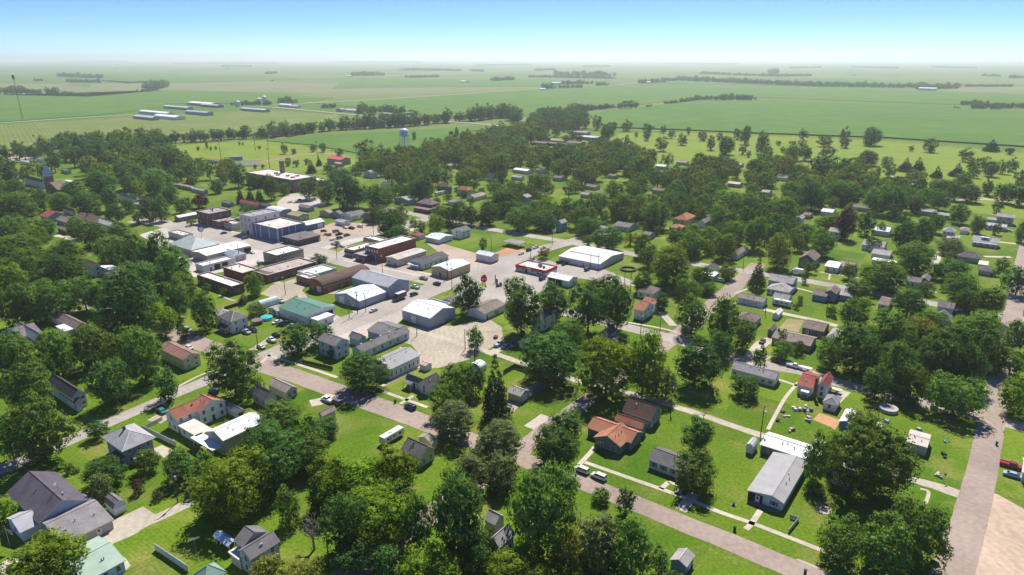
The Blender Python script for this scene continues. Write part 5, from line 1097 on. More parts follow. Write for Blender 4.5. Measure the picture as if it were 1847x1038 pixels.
camper(1575, 775, 'v', 'small white trailer, beyond the white-roofed canopy', 5, h=2.3)
def boat(x, y, d, label, col):
    X, Y = G(x, y); root = thing('boat_trailer', label, 'boat', (X, Y, 0), ang(d)); VEH.append((X, Y))
    bm = NB(); rings = []
    for xx, w_, zk in ((-2.6, .95, .75), (-1, 1.05, .6), (1.2, .95, .62), (2.4, .5, .8), (3.0, .04, 1.2)):
        rings.append([bm.verts.new(p) for p in ((xx, -w_, 1.35), (xx, -w_*.8, .95), (xx, 0, zk), (xx, w_*.8, .95), (xx, w_, 1.35))])
    for a, b in zip(rings[:-1], rings[1:]):
        for i in range(4): bm.faces.new((a[i], a[i+1], b[i+1], b[i]))
        bm.faces.new((a[4], a[0], b[0], b[4]))
    bm.faces.new(rings[0]); obj('hull', bm, mat('paint', col), root)
    bm = NB(); tube(bm, (-2.2, -.5, .5), (3.6, 0, .5), .06, .06, 6); tube(bm, (-2.2, .5, .5), (3.6, 0, .5), .06, .06, 6); obj('trailer_frame', bm, mat('metal', (.1, .1, .1)), root); wheels(root, (-1.0,), 1.0, .33)
boat(1451, 668, 'v', 'white covered boat on trailer, hitched behind the white pickup', (.72, .72, .72))
boat(1484, 806, '-v', 'upturned pale boat on trailer, beside the white metal roof and the yard', (.5, .47, .42))
boat(1503, 707, 'v', 'pale boat on trailer, right of the red-roofed house', (.68, .66, .62))
boat(601, 433, 'u', 'long white boat on trailer, at the end of the charcoal roof', (.72, .72, .70))
# ================================================================ POLES
WOODP = mat('wood', (.085, .065, .05)); GREYM = mat('metal', (.30, .31, .32))
def pole(x, y, h, label, arm=None, trans=False, lamp=False, wood=True):
    X, Y = G(x, y); root = thing('utility_pole' if wood else 'light_pole', label, 'utility pole' if wood else 'light pole', (X, Y, 0), GA)
    bm = NB(); tube(bm, (0, 0, 0), (0, 0, h), .17, .11, 8); obj('pole', bm, WOODP if wood else GREYM, root)
    if arm is not None:
        bm = NB(); v = arm == 'v'
        if v: box(bm, -.06, -1.2, h - .75, .06, 1.2, h - .6)
        else: box(bm, -1.2, -.06, h - .75, 1.2, .06, h - .6)
        ca = obj('crossarm', bm, WOODP, root)
        bm = NB()
        for s in (-1.05, -.4, .4, 1.05): tube(bm, (0, s, h - .6) if v else (s, 0, h - .6), (0, s, h - .38) if v else (s, 0, h - .38), .06, .05, 6)
        obj('insulator', bm, mat('metal', (.4, .4, .42)), ca)
    if trans:
        bm = NB(); lathe(bm, [(.02, h - 2.6), (.3, h - 2.55), (.3, h - 1.7), (.1, h - 1.6)], 12, (.42, 0)); obj('transformer', bm, mat('metal', (.45, .46, .47)), root)
    if lamp:
        bm = NB(); tube(bm, (0, 0, h - 1.6), (-.9, -.7, h - 1.1), .04, .04, 6); la = obj('lamp_arm', bm, GREYM, root)
        bm = NB(); box(bm, -1.35, -1.0, h - 1.2, -.8, -.55, h - 1.02); obj('lamp', bm, mat('metal', (.55, .56, .58)), la)
    return root
for a in [
 (1371, 792, 11.5, 'tall dark pole with transformer, left end of the bright white-roofed garage', 'u', True, True),
 (321, 906, 9.5, 'pole with pale lamp, by the gravel alley at lower left', 'u', True, False),
 (1210, 740, 10, 'pole in tree shade, at the alley behind the dark brown rear wing', 'v', True, False),
 (1520, 580, 12, 'tall pole, in the middle of the big square lawn edge', 'v', False, True),
 (1155, 606, 10.5, 'pole with street lamp, at the street bend by the orange-roofed white house', 'u', True, True),
 (680, 708, 9, 'pale pole, beside the round maple on the street', None, False, False),
 (645, 566, 11, 'pole, before the grey metal barn door', 'u', True, False),
 (660, 563, 9, 'plain pole, at the side of the grey metal barn', None, False, False),
 (630, 574, 9, 'pole, in the apron beside the green-roofed workshop', 'u', False, False),
 (752, 606, 9, 'pole, in front of the bright white-roofed metal building', None, False, False),
 (515, 532, 10.5, 'pole with lamp, in the grassy lane behind the green-roofed workshop', 'u', False, True),
 (469, 502, 10, 'pole, before the long low brick building', 'u', False, False),
 (815, 522, 11.5, 'pole with street lamp, between the yellow-tan building and the oval tree', 'u', False, True),
 (833, 573, 9, 'pole, left of the olive-roofed storage building', 'u', False, False),
 (839, 631, 9, 'pole, beside the bushy tree on the gravel lot', None, False, False),
 (945, 628, 9.5, 'pole, in front of the low slate-roofed garage', 'u', False, False),
 (690, 492, 11, 'pole with lamp, in front of the tall red brick building', 'u', True, True),
 (608, 468, 11, 'dark pole with lamp, at the corner by the small grass plot', 'u', False, True),
 (543, 441, 9, 'pole, in front of the charcoal-roofed building', None, False, False),
 (432, 470, 10, 'white lamp pole, beside the white cars at the long white roof', None, False, True),
 (807, 503, 10, 'pole, at the corner of the yellow-tan building', 'u', True, False),
 (1126, 518, 10, 'left pole of a pair, on the lawn by the round ring', None, False, False),
 (1137, 526, 10, 'right pole of a pair, on the lawn by the round ring', 'u', False, False),
 (1065, 484, 9, 'pole, at the near wall of the wide white warehouse', None, False, False),
 (1079, 488, 10, 'pole, at the near corner of the wide white warehouse', None, False, False),
 (996, 442, 10.5, 'pole, at the road junction by the wide white warehouse', 'u', True, False),
 (957, 470, 9, 'pole, beside the silver car near the lone yellow-green tree', None, False, False),
 (1340, 484, 9.5, 'pole, at the top end of the pinkish street', 'u', False, False),
 (1803, 525, 11, 'tall street lamp pole, by the right-hand road below the dark garage', 'u', False, True),
 (750, 441, 10, 'pole, beside the small pinkish-roofed white garage', 'u', False, False),
 (674, 427, 9, 'pole, at the hedge on the cross street', 'u', False, False),
 (654, 414, 9.5, 'pole, at the corner of the dirt car lot', 'u', True, False),
 (886, 453, 9, 'pole, behind the white and tan garage', None, False, False),
 (856, 655, 8, 'leaning pole, beside the white arched shed', None, False, False),
 (466, 633, 8.5, 'pole, on the verge by the beige sedan', 'u', False, False),
 (1190, 600, 7, 'slim pole, at the corner opposite the orange-roofed white house', None, False, False),
 (594, 1023, 10, 'pale pole, in deep shade at the bottom street', None, False, False),
 (1380, 568, 8, 'short pole, at the alley by the long white garage', None, False, False),
 (1490, 570, 8, 'pole, by the hedge plants at the square lawn', None, False, False),
 (316, 540, 8, 'pole, by the trees left of the long brown brick building', None, False, False)]:
    pole(*a)
def wire(p0, p1, label):
    (x0, y0, h0), (x1, y1, h1) = p0, p1; A = Vector((*G(x0, y0), h0 - .4)); B_ = Vector((*G(x1, y1), h1 - .4)); root = thing('power_line', label, 'power line', A)
    for s in (-1, 0, 1):
        bm = NB(); q = None; off = Vector((U[0]*s, U[1]*s, 0))
        for i in range(11):
            t = i/10; c = (B_ - A)*t + off + Vector((0, 0, -4*1.3*t*(1 - t)))
            if q is not None: tube(bm, q, c, .022, .022, 4, cap=False)
            q = c
        obj('wire', bm, mat('metal', (.05, .05, .055)), root)
wire((1210, 740, 10), (1371, 792, 11.5), 'overhead wires along the alley, from the shaded pole to the tall dark pole')
wire((945, 628, 9.5), (1210, 740, 10), 'overhead wires, from the slate-roofed garage pole down the alley to the shaded pole')
wire((839, 631, 9), (945, 628, 9.5), 'overhead wires, from the bushy tree pole to the slate-roofed garage pole')
wire((815, 522, 11.5), (690, 492, 11), 'overhead wires along main street, before the tall red brick building')
wire((690, 492, 11), (608, 468, 11), 'overhead wires, from the red brick building to the small grass plot')
wire((515, 532, 10.5), (469, 502, 10), 'overhead wires, over the grassy lane behind the green-roofed workshop')
wire((645, 566, 11), (815, 522, 11.5), 'overhead wires, past the grey metal barn towards the oval tree')
for x, y, h, lb in ((399, 289, 22, 'tall floodlight, left of the bleachers'), (487, 308, 22, 'tall floodlight, at the near side of the sports field'), (484, 270, 22, 'tall floodlight, behind the bleachers'), (573, 288, 20, 'tall floodlight, by the running track'), (461, 273, 18, 'slim floodlight, right of the bleachers')):
    X, Y = G(x, y); root = thing('light_pole', lb, 'floodlight', (X, Y, 0), GA)
    bm = NB(); tube(bm, (0, 0, 0), (0, 0, h), .35, .2, 8); obj('pole', bm, mat('metal', (.16, .15, .15)), root)
    bm = NB(); box(bm, -.3, -2.6, h, .3, 2.6, h + 1.0); obj('lamp_bank', bm, mat('metal', (.45, .46, .48)), root)
# ================================================================ WATER TOWER, MAST, SIGNS
X, Y = G(731, 290)
def wt():
    D_ = math.hypot(X, Y); top = H - Y * math.tan(PIT - math.atan((CY - 231.5) / F)); k = depth(X, Y, 30) / F
    r = 8.3 * k; root = thing('water_tower', 'white water tower on slim legs with dark lettering, standing over the trees before the field', 'water tower', (X, Y, 0), 0)
    m = mat('paint', (.72, .73, .74)); z1 = top; hgt = 15.5 * k
    bm = NB(); lathe(bm, [(.15*r, z1 - hgt), (.75*r, z1 - hgt*.93), (.98*r, z1 - hgt*.78), (r, z1 - hgt*.68), (r, z1 - hgt*.34), (.95*r, z1 - hgt*.24), (.72*r, z1 - hgt*.12), (.4*r, z1 - hgt*.05), (.12*r, z1 - hgt*.03), (.12*r, z1 + .4)], 32); obj('tank', bm, m, root, smooth=True)
    bm = NB(); lathe(bm, [(r*1.14, z1 - hgt*.70), (r*1.14, z1 - hgt*.66), (r*.99, z1 - hgt*.66), (r*.99, z1 - hgt*.70)], 32)
    for i in range(24): t = i*math.pi/12; tube(bm, (r*1.13*math.cos(t), r*1.13*math.sin(t), z1 - hgt*.66), (r*1.13*math.cos(t), r*1.13*math.sin(t), z1 - hgt*.66 + 1.1), .05, .05, 4)
    obj('walkway', bm, m, root)
    bm = NB(); lathe(bm, [(.16*r, 0), (.16*r, z1 - hgt*.97)], 14); obj('riser', bm, m, root)
    for i in range(6):
        t = i * math.pi / 3 + .3; bm = NB(); tube(bm, (r*1.12*math.cos(t), r*1.12*math.sin(t), 0), (r*.97*math.cos(t), r*.97*math.sin(t), z1 - hgt*.7), .3, .3, 8); obj('leg', bm, m, root)
        for z in (.3, .55):
            t2 = t + math.pi/3; zz = (z1 - hgt) * z + 4; rr = r * (1.12 - .15*z)
            bm = NB(); tube(bm, (rr*math.cos(t), rr*math.sin(t), zz), (rr*math.cos(t2), rr*math.sin(t2), zz), .1, .1, 5); obj('brace', bm, m, root)
    # worn lettering band: two dark words on the curved tank, too small to read in the photograph
    lm_ = mat('sign_paint', (.04, .06, .16)); bm = NB()
    for k0 in (-38, -33, -28, -12, -6, 1, 8): 
        t0, t1 = R_(k0 - 90), R_(k0 - 90 + 4); rr = r * 1.004
        v = [bm.verts.new((rr*math.cos(t), rr*math.sin(t), z)) for z in (z1 - hgt*.60, z1 - hgt*.50) for t in (t0, t1)]; bm.faces.new((v[0], v[1], v[3], v[2]))
    obj('lettering', bm, lm_, root)
wt()
X, Y = G(41, 216)
root = thing('radio_mast', 'tall thin radio mast, alone on the far left plain', 'radio mast', (X, Y, 0), 0)
hh = H - Y * math.tan(PIT - math.atan((CY - 138) / F))
bm = NB()
for i in range(3):
    t = i * 2.094; tube(bm, (1.0*math.cos(t), 1.0*math.sin(t), 0), (.7*math.cos(t), .7*math.sin(t), hh), .16, .13, 5)
for i in range(40):
    z = hh * i / 40
    for j in range(3):
        t = j*2.094; t2 = t + 2.094; tube(bm, (math.cos(t), math.sin(t), z), (math.cos(t2), math.sin(t2), z + hh/40), .07, .07, 4, cap=False)
obj('lattice', bm, mat('metal', (.10, .10, .11)), root)
bm = NB(); tube(bm, (0, 0, hh - 5), (0, 0, hh + 2), 2.2, 2.2, 8); obj('antenna', bm, mat('metal', (.12, .12, .13)), root)
def store_sign():
    X, Y = G(873, 519); k = depth(X, Y, 5) / F
    root = thing('pole_sign', 'red pole sign of the store with a white word band, on the grass triangle', 'sign', (X, Y, 0), R_(18))
    bm = NB()
    for s in (-.8, .8): tube(bm, (s, 0, 0), (s, 0, 4.2), .13, .13, 8)
    obj('pole', bm, mat('metal', (.25, .12, .12)), root)
    bm = NB(); P_ = [(-1.5, 3.4), (-.7, 3.4), (-.7, 2.9), (.7, 2.9), (.7, 3.4), (1.5, 3.4), (1.7, 5.2), (1.2, 6.0), (.9, 6.9), (-.2, 6.9), (-1.3, 6.0), (-1.7, 5.2)]
    a = [bm.verts.new((p, -.18, z)) for p, z in P_]; b = [bm.verts.new((p, .18, z)) for p, z in P_]
    bm.faces.new(a); bm.faces.new(b[::-1])
    for i in range(len(P_)): bm.faces.new((a[i], b[i], b[(i+1) % len(P_)], a[(i+1) % len(P_)]))
    obj('sign_panel', bm, RED, root)
    text_mesh("Casey's", .82, WSIGN, root, (0, -.2, 4.7), (math.pi/2, 0, 0), name='sign_text')
store_sign()
psheet('grass_triangle', [(857, 517), (874, 507), (880, 521), (866, 527)], LAWN, -.03)
psheet('grass_plot', [(578, 456), (600, 446), (622, 449), (606, 458)], LAWN, -.03)
psheet('grass_verge', [(622, 444), (655, 434), (664, 438), (632, 446)], LAWN, -.03)
psheet('grass_plot', [(325, 411), (345, 404), (352, 409), (332, 416)], LAWN, -.03)
X, Y = G(903, 516); root = thing('tank_group', 'dark fuel vents and tanks, standing on the pale store lot', 'fuel vents', (X, Y, 0), GA)
for i, (dx, dy, r, h) in enumerate(((0, 0, .7, 2.0), (-1.9, .6, .8, 1.6), (2, 4, .5, 2.6), (2.6, 5.5, .25, 4.5))):
    bm = NB(); lathe(bm, [(r, 0), (r, h*.8), (r*.6, h*.95), (.05, h)], 12, (dx, dy)); obj('tank', bm, mat('metal', (.08, .075, .07)), root)
def street_sign(x, y, label, octa=True):
    X, Y = G(x, y); root = thing('stop_sign', label, 'sign', (X, Y, 0), 0)
    bm = NB(); tube(bm, (0, 0, 0), (0, 0, 2.2), .04, .04, 6); obj('post', bm, GREYM, root)
    bm = NB(); a = [bm.verts.new((.38*math.cos(math.pi/8 + i*math.pi/4), -.05, 2.5 + .38*math.sin(math.pi/8 + i*math.pi/4))) for i in range(8)]
    b = [bm.verts.new(v.co + Vector((0, .04, 0))) for v in a]; bm.faces.new(a); bm.faces.new(b[::-1])
    for i in range(8): bm.faces.new((a[i], b[i], b[(i+1) % 8], a[(i+1) % 8]))
    obj('sign_plate', bm, mat('metal', (.10, .08, .08)), root)
street_sign(1806, 774, 'small dark sign on a post, at the right-hand road crossing')
street_sign(1702, 870, 'leaning small sign post, at the alley mouth beside the right-hand road')
def arrow_board(x, y, label):
    X, Y = G(x, y); root = thing('round_sign', label, 'sign', (X, Y, 0), R_(20)); bm = NB(); tube(bm, (0, 0, 0), (0, 0, 3.2), .12, .12, 8); obj('pole', bm, GREYM, root)
    bm = NB(); tube(bm, (0, -.2, 5), (0, .2, 5), 1.9, 1.9, 24); obj('ring', bm, mat('metal', (.05, .05, .05)), root)
    bm = NB(); tube(bm, (.25, -.24, 4.9), (.25, .24, 4.9), 1.45, 1.45, 24); obj('sign_face', bm, mat('sign_paint', (.62, .62, .60)), root)
arrow_board(364, 427, 'round black-rimmed sign, on the street before the downtown row')
# bleachers
X, Y = G(470, 297); root = thing('bleachers', 'grey bleachers with press box, beside the sports field', 'bleachers', (X, Y, 0), R_(14))
for i in range(7):
    bm = NB(); box(bm, -44, -12 + i*1.7, .6 + i*.75, 0, -12 + (i+1)*1.7, .9 + i*.75); obj('bench', bm, mat('metal', (.42, .41, .43)), root)
bm = NB(); box(bm, -32, .1, 5, -18, 4, 9.5); obj('press_box', bm, mat('metal', (.36, .35, .36)), root)
bm = NB()
for i in range(9): tube(bm, (-44 + 5.5*i, -.4, 0), (-44 + 5.5*i, -.4, 5.2), .15, .15, 5)
obj('support', bm, GREYM, root)
# grain bins
for x, y, r, h, lb in ((430, 192, 5.5, 11, 'pale grain bin, left of the farm road junction'), (468, 188, 6, 13, 'taller grain bin, beside the first pale bin'), (478, 188, 6, 18, 'slim silver silo, beside the two grain bins')):
    X, Y = G(x, y); root = thing('grain_bin', lb, 'grain bin', (X, Y, 0), 0)
    bm = NB(); lathe(bm, [(r, 0), (r, h)], 20); obj('wall', bm, met((.62, .64, .66)), root, smooth=False)
    bm = NB(); lathe(bm, [(r*1.04, h), (.6, h + r*.6), (.3, h + r*.7)], 20); obj('roof', bm, met((.66, .68, .70)), root)
# ================================================================ YARD THINGS
def lib_box(name, cat, x, y, w, l, h, m, label, d='u', z=0.0, bev=.04, parts=None, group=None):
    X, Y = G(x, y); bm = NB(); box(bm, -l/2, -w/2, 0, l/2, w/2, h); bmesh.ops.bevel(bm, geom=bm.edges[:], offset=min(bev, w*.2, h*.2), segments=2, affect='EDGES')
    o = obj(name, bm, m); o.location = (X, Y, z); o.rotation_euler = (0, 0, ang(d)); tag(o, label, cat, group); return o
def bin_(x, y, label):
    X, Y = G(x, y); root = thing('trash_bin', label, 'trash bin', (X, Y, 0), GA)
    bm = NB(); a = [(-.3, -.28), (.3, -.28), (.3, .28), (-.3, .28)]
    lo = [bm.verts.new((p*.85, q*.85, .08)) for p, q in a]; hi = [bm.verts.new((p*1.1, q*1.1, 1.05)) for p, q in a]
    for i in range(4): bm.faces.new((lo[i], lo[(i+1) % 4], hi[(i+1) % 4], hi[i]))
    bm.faces.new(lo[::-1]); bm.faces.new(hi); obj('body', bm, mat('plastic', (.02, .02, .022)), root)
    bm = NB(); box(bm, -.37, -.35, 1.052, .37, .35, 1.12); obj('lid', bm, mat('plastic', (.025, .025, .028)), root)
    for s in (-1, 1): bm = NB(); tube(bm, (-.28, s*.3, .12), (-.28, s*.36, .12), .12, .12, 10); obj('wheel', bm, TYRE, root)
for a in ((713, 727, 'black trash bin, at the kerb before the small white house'), (1325, 957, 'black trash bin, at the kerb before the pale mobile home'), (1452, 1036, 'black trash bin, at the bottom right end of the near street'), (1797, 803, 'black trash bin, on the grass by the right-hand road'), (1526, 744, 'black trash bin, on the lawn right of the pointed grey garage'), (307, 728, 'black trash bin, under the small street tree at left')): bin_(*a)
rnd = random.Random(5)
def junk(x, y, label, col, s=1.0):
    X, Y = G(x, y); root = thing('junk_pile', label, 'yard junk', (X, Y, 0), GA + rnd.random()*3)
    for i in range(5):
        bm = NB(); c = Vector((rnd.uniform(-1, 1)*s, rnd.uniform(-.7, .7)*s, 0)); q = rnd.uniform(.25, .6)*s
        if i % 2: box(bm, c.x - q, c.y - q*.6, 0, c.x + q, c.y + q*.6, q*1.1)
        else: lathe(bm, [(q*.6, 0), (q*.7, q*.5), (q*.6, q), (q*.2, q*1.05)], 10, (c.x, c.y))
        obj('crate' if i % 2 else 'drum', bm, mat('painted_metal', (lambda f: tuple(min(1, cc * f) for cc in col))(rnd.uniform(.35, 1.3))), root)
for a in ((1438, 740, 'pale tank and yellow drums, in the cluttered yard below the red-roofed house', (.6, .6, .55), 1.4), (1459, 744, 'grey heap of machine parts, in the middle of the cluttered yard', (.3, .3, .28), 1.9), (1455, 757, 'white cowling and dark parts, near the garden soil patch', (.6, .6, .58), 1.5),
          (1417, 750, 'white riding mower shell, beside the narrow walk in the yard', (.7, .68, .62), 1.2), (1403, 759, 'dark bicycle frames and barrels, at the narrow walk', (.12, .12, .12), 1.2), (1424, 777, 'tan and white parts heap, lowest in the cluttered yard', (.5, .42, .32), 1.3), (1455, 733, 'small white barrel pair, behind the cluttered yard heaps', (.65, .64, .55), .8), (1410, 743, 'dark wheelbarrow heap, touching the narrow walk', (.1, .07, .06), .9),
          (1664, 777, 'white and black heap, on grass above the tan-roofed shed', (.45, .4, .4), 1.2), (1706, 798, 'blue and orange toys, on the grass beside the right-hand road', (.15, .4, .5), .9), (1700, 822, 'dark machine parts, on the grass below the toys', (.08, .09, .12), 1.3), (1695, 858, 'white frame and dark parts, at the alley mouth', (.5, .48, .45), 1.2),
          (1600, 760, 'blue and white boxes, on the lawn beyond the small white trailer', (.3, .42, .6), 1.2), (1040, 513, 'rusty heap and white canopy poles, right of the car wash', (.4, .15, .1), 1.6),
          (893, 610, 'rusty heap, on the gravel lot edge by the old cars', (.25, .08, .05), 1.4), (560, 432, 'pale pallets and dark scrap, before the charcoal roof end', (.4, .36, .3), 2.2), (590, 425, 'green and rust scrap row, in the dirt car lot', (.2, .22, .16), 2.4), (583, 418, 'rusty machinery, behind the blue garage', (.2, .1, .08), 2.4), (475, 565, 'motorcycles and scrap in a row, under the small trees behind the foursquare house', (.25, .24, .25), 1.8), (850, 612, 'pale rubble, beside the bushy tree', (.4, .38, .33), 1.4)): junk(*a)
def tramp(x, y, r, label, m, net=True):
    X, Y = G(x, y); root = thing('trampoline', label, 'trampoline', (X, Y, 0), 0)
    bm = NB(); lathe(bm, [(r, .85), (r, .92), (r*.97, .92), (r*.97, .85)], 20); obj('rim', bm, GREYM, root)
    bm = NB(); lathe(bm, [(r*.96, .86), (r*.96, .89)], 20); obj('mat', bm, mat('fabric', (.03, .03, .035)), root)
    for i in range(6):
        t = i*math.pi/3; bm = NB(); tube(bm, (r*math.cos(t), r*math.sin(t), 0), (r*math.cos(t), r*math.sin(t), 2.6 if net else .9), .05, .05, 6); obj('leg', bm, GREYM, root)
    if net:
        bm = NB(); lathe(bm, [(r*.9, .95), (r*.93, 1.8)], 20); obj('net', bm, m, root)
tramp(464, 584, 2.6, 'brown-sided round trampoline, on the lawn of the foursquare house', mat('fabric', (.20, .15, .12)))
X, Y = G(481, 576); root = thing('swimming_pool', 'turquoise covered pool, on the lawn behind the foursquare house', 'pool', (X, Y, 0), GA)
bm = NB(); lathe(bm, [(2.7, 0), (2.7, 1.1)], 24); obj('wall', bm, mat('plastic', (.5, .6, .62)), root); bm = NB(); lathe(bm, [(2.75, 1.102), (2.6, 1.25), (1.2, 1.5), (.1, 1.6)], 24); obj('cover', bm, mat('fabric', (.04, .42, .52)), root)
X, Y = G(1602, 741); root = thing('swimming_pool', 'round above-ground pool with dark cover, in tree shade by the right-hand lawn', 'pool', (X, Y, 0), GA)
bm = NB(); lathe(bm, [(2.9, 0), (2.9, 1.2), (2.75, 1.22)], 24); obj('wall', bm, mat('plastic', (.42, .40, .40)), root); bm = NB(); lathe(bm, [(2.7, 1.0), (.1, 1.05)], 24); obj('cover', bm, mat('fabric', (.05, .05, .06)), root)
X, Y = G(1133, 487); root = thing('riding_ring', 'round ring of dark hedge-like bales, on the lawn before the big round tree', 'ring', (X, Y, 0), 0)
for i in range(26):
    t = 2*math.pi*i/26; bm = NB(); rr = 11 / 1.0 * depth(X, Y) / F * 1.0
    rr = 13 * depth(X, Y) / F; box(bm, rr*math.cos(t) - .55, rr*math.sin(t) - .55, 0, rr*math.cos(t) + .55, rr*math.sin(t) + .55, .9); obj('bale', bm, mat('dirt', (.10, .085, .06)), root)
X, Y = G(18, 985); root = thing('flagpole', 'flag on a short pole, at the lower left corner', 'flag', (X, Y, 0), R_(-20))
bm = NB(); tube(bm, (0, 0, 0), (0, 0, 6), .06, .04, 8); obj('pole', bm, mat('metal', (.6, .6, .62)), root)
bm = NB(); n = 13
cols = [mat('fabric', (.45, .05, .06)), mat('fabric', (.7, .69, .68)), mat('fabric', (.04, .06, .2))]
for i in range(n):
    z1, z2 = 5.9 - i*.115, 5.9 - (i+1)*.115
    for j in range(8):
        x1, x2 = .06 + j*.28, .06 + (j+1)*.28; f = lambda q: .12*math.sin(q*3.0)
        v = [bm.verts.new(p) for p in ((x1, f(x1), z1 - x1*.35), (x2, f(x2), z1 - x2*.35), (x2, f(x2), z2 - x2*.35), (x1, f(x1), z2 - x1*.35))]
        bm.faces.new(v).material_index = 2 if (i < 7 and j < 3) else i % 2
obj('flag', bm, cols, root)
X, Y = G(357, 1012); root = thing('antenna_mast', 'tall television antenna, above the dark lawn at lower left', 'antenna', (X, Y, 0), .5)
bm = NB(); tube(bm, (0, 0, 0), (0, 0, 6.5), .06, .05, 6); obj('mast', bm, GREYM, root)
bm = NB(); tube(bm, (-1.2, 0, 6.3), (1.2, 0, 6.3), .03, .03, 5)
for i in range(8): tube(bm, (-1.1 + i*.31, -.8 + i*.06, 6.3), (-1.1 + i*.31, .8 - i*.06, 6.3), .02, .02, 4)
obj('aerial', bm, mat('metal', (.55, .55, .56)), root)
X, Y = G(1486, 920); root = thing('fire_pit', 'round stone fire pit, on the lawn right of the pale mobile home', 'fire pit', (X, Y, 0), 0)
bm = NB(); lathe(bm, [(1.9, .01), (1.9, .06), (.7, .07)], 20); obj('gravel', bm, GRAV, root); bm = NB(); lathe(bm, [(.75, .07), (.75, .4), (.55, .4), (.55, .1)], 16); obj('ring', bm, mat('stone', (.12, .10, .09)), root)
X, Y = G(1323, 911); root = thing('garden_urn', 'small dark planter with a mulch ring, on the lawn left of the pale mobile home', 'planter', (X, Y, 0), 0)
bm = NB(); lathe(bm, [(.75, .02), (.75, .1)], 18); obj('mulch', bm, mat('dirt', (.32, .27, .18)), root); bm = NB(); lathe(bm, [(.3, .1), (.5, .6), (.45, .65)], 14); obj('pot', bm, mat('plastic', (.05, .06, .05)), root)
def fence(pts, h, m, label, th=.08, posts=2.4, name='fence'):
    P = [Vector((*G(*p), 0)) for p in pts]; root = thing(name, label, 'fence', P[0])
    for a, b in zip(P[:-1], P[1:]):
        a_, b_ = a - P[0], b - P[0]; d = (b_ - a_); n = Vector((-d.y, d.x, 0)).normalized() * th/2
        bm = NB(); v = [bm.verts.new(q + Vector((0, 0, z))) for z in (.06, h) for q in (a_ - n, b_ - n, b_ + n, a_ + n)]
        for f in ((0, 1, 5, 4), (2, 3, 7, 6), (4, 5, 6, 7), (0, 3, 2, 1), (1, 2, 6, 5), (3, 0, 4, 7)): bm.faces.new([v[i] for i in f])
        obj('fence_panel', bm, m, root)
        k = max(1, int(d.length / posts)); bm = NB(); box(bm, -.07, -.07, 0, .07, .07, h + .12); o = obj('post', bm, m, root); o.location = a_
        for i in range(1, k + 1): q = link('post', o.data, root); q.location = a_ + d * i / k
fence([(257, 776), (318, 806)], 1.8, mat('fence_paint', (.55, .60, .55)), 'pale green-white board fence, between the blue-grey foursquare and the rust-red roof')
fence([(293, 758), (257, 776)], 1.2, mat('fence_paint', (.55, .52, .46)), 'low pale fence, along the drive by the rust-red roof')
fence([(281, 992), (340, 1032)], 1.8, mat('fence_paint', (.66, .68, .68)), 'white board fence, on the bottom left lawn')
fence([(908, 676), (928, 664), (985, 683), (1003, 688)], 1.8, mat('wood', (.13, .095, .075)), 'dark brown fence, around the back of the square green lawn by the spruce')
fence([(959, 714), (1006, 682)], 1.9, mat('wood', (.20, .17, .15)), 'long wooden fence, from the tan garage up to the dark tree')
fence([(405, 560), (445, 547), (455, 540)], 1.7, mat('wood', (.05, .04, .035)), 'dark wooden fence, across the lawn below the long brown brick building')
fence([(545, 655), (600, 668)], 1.5, mat('wood', (.07, .055, .045)), 'dark fence, before the two-storey pale blue house')
fence([(1425, 935), (1440, 940), (1422, 962)], 1.2, mat('fence_paint', (.45, .47, .45)), 'thin wire fence, right of the pale mobile home')
fence([(1490, 858), (1545, 873)], 1.1, mat('wood', (.09, .07, .06)), 'low dark fence, under the largest right-hand tree')

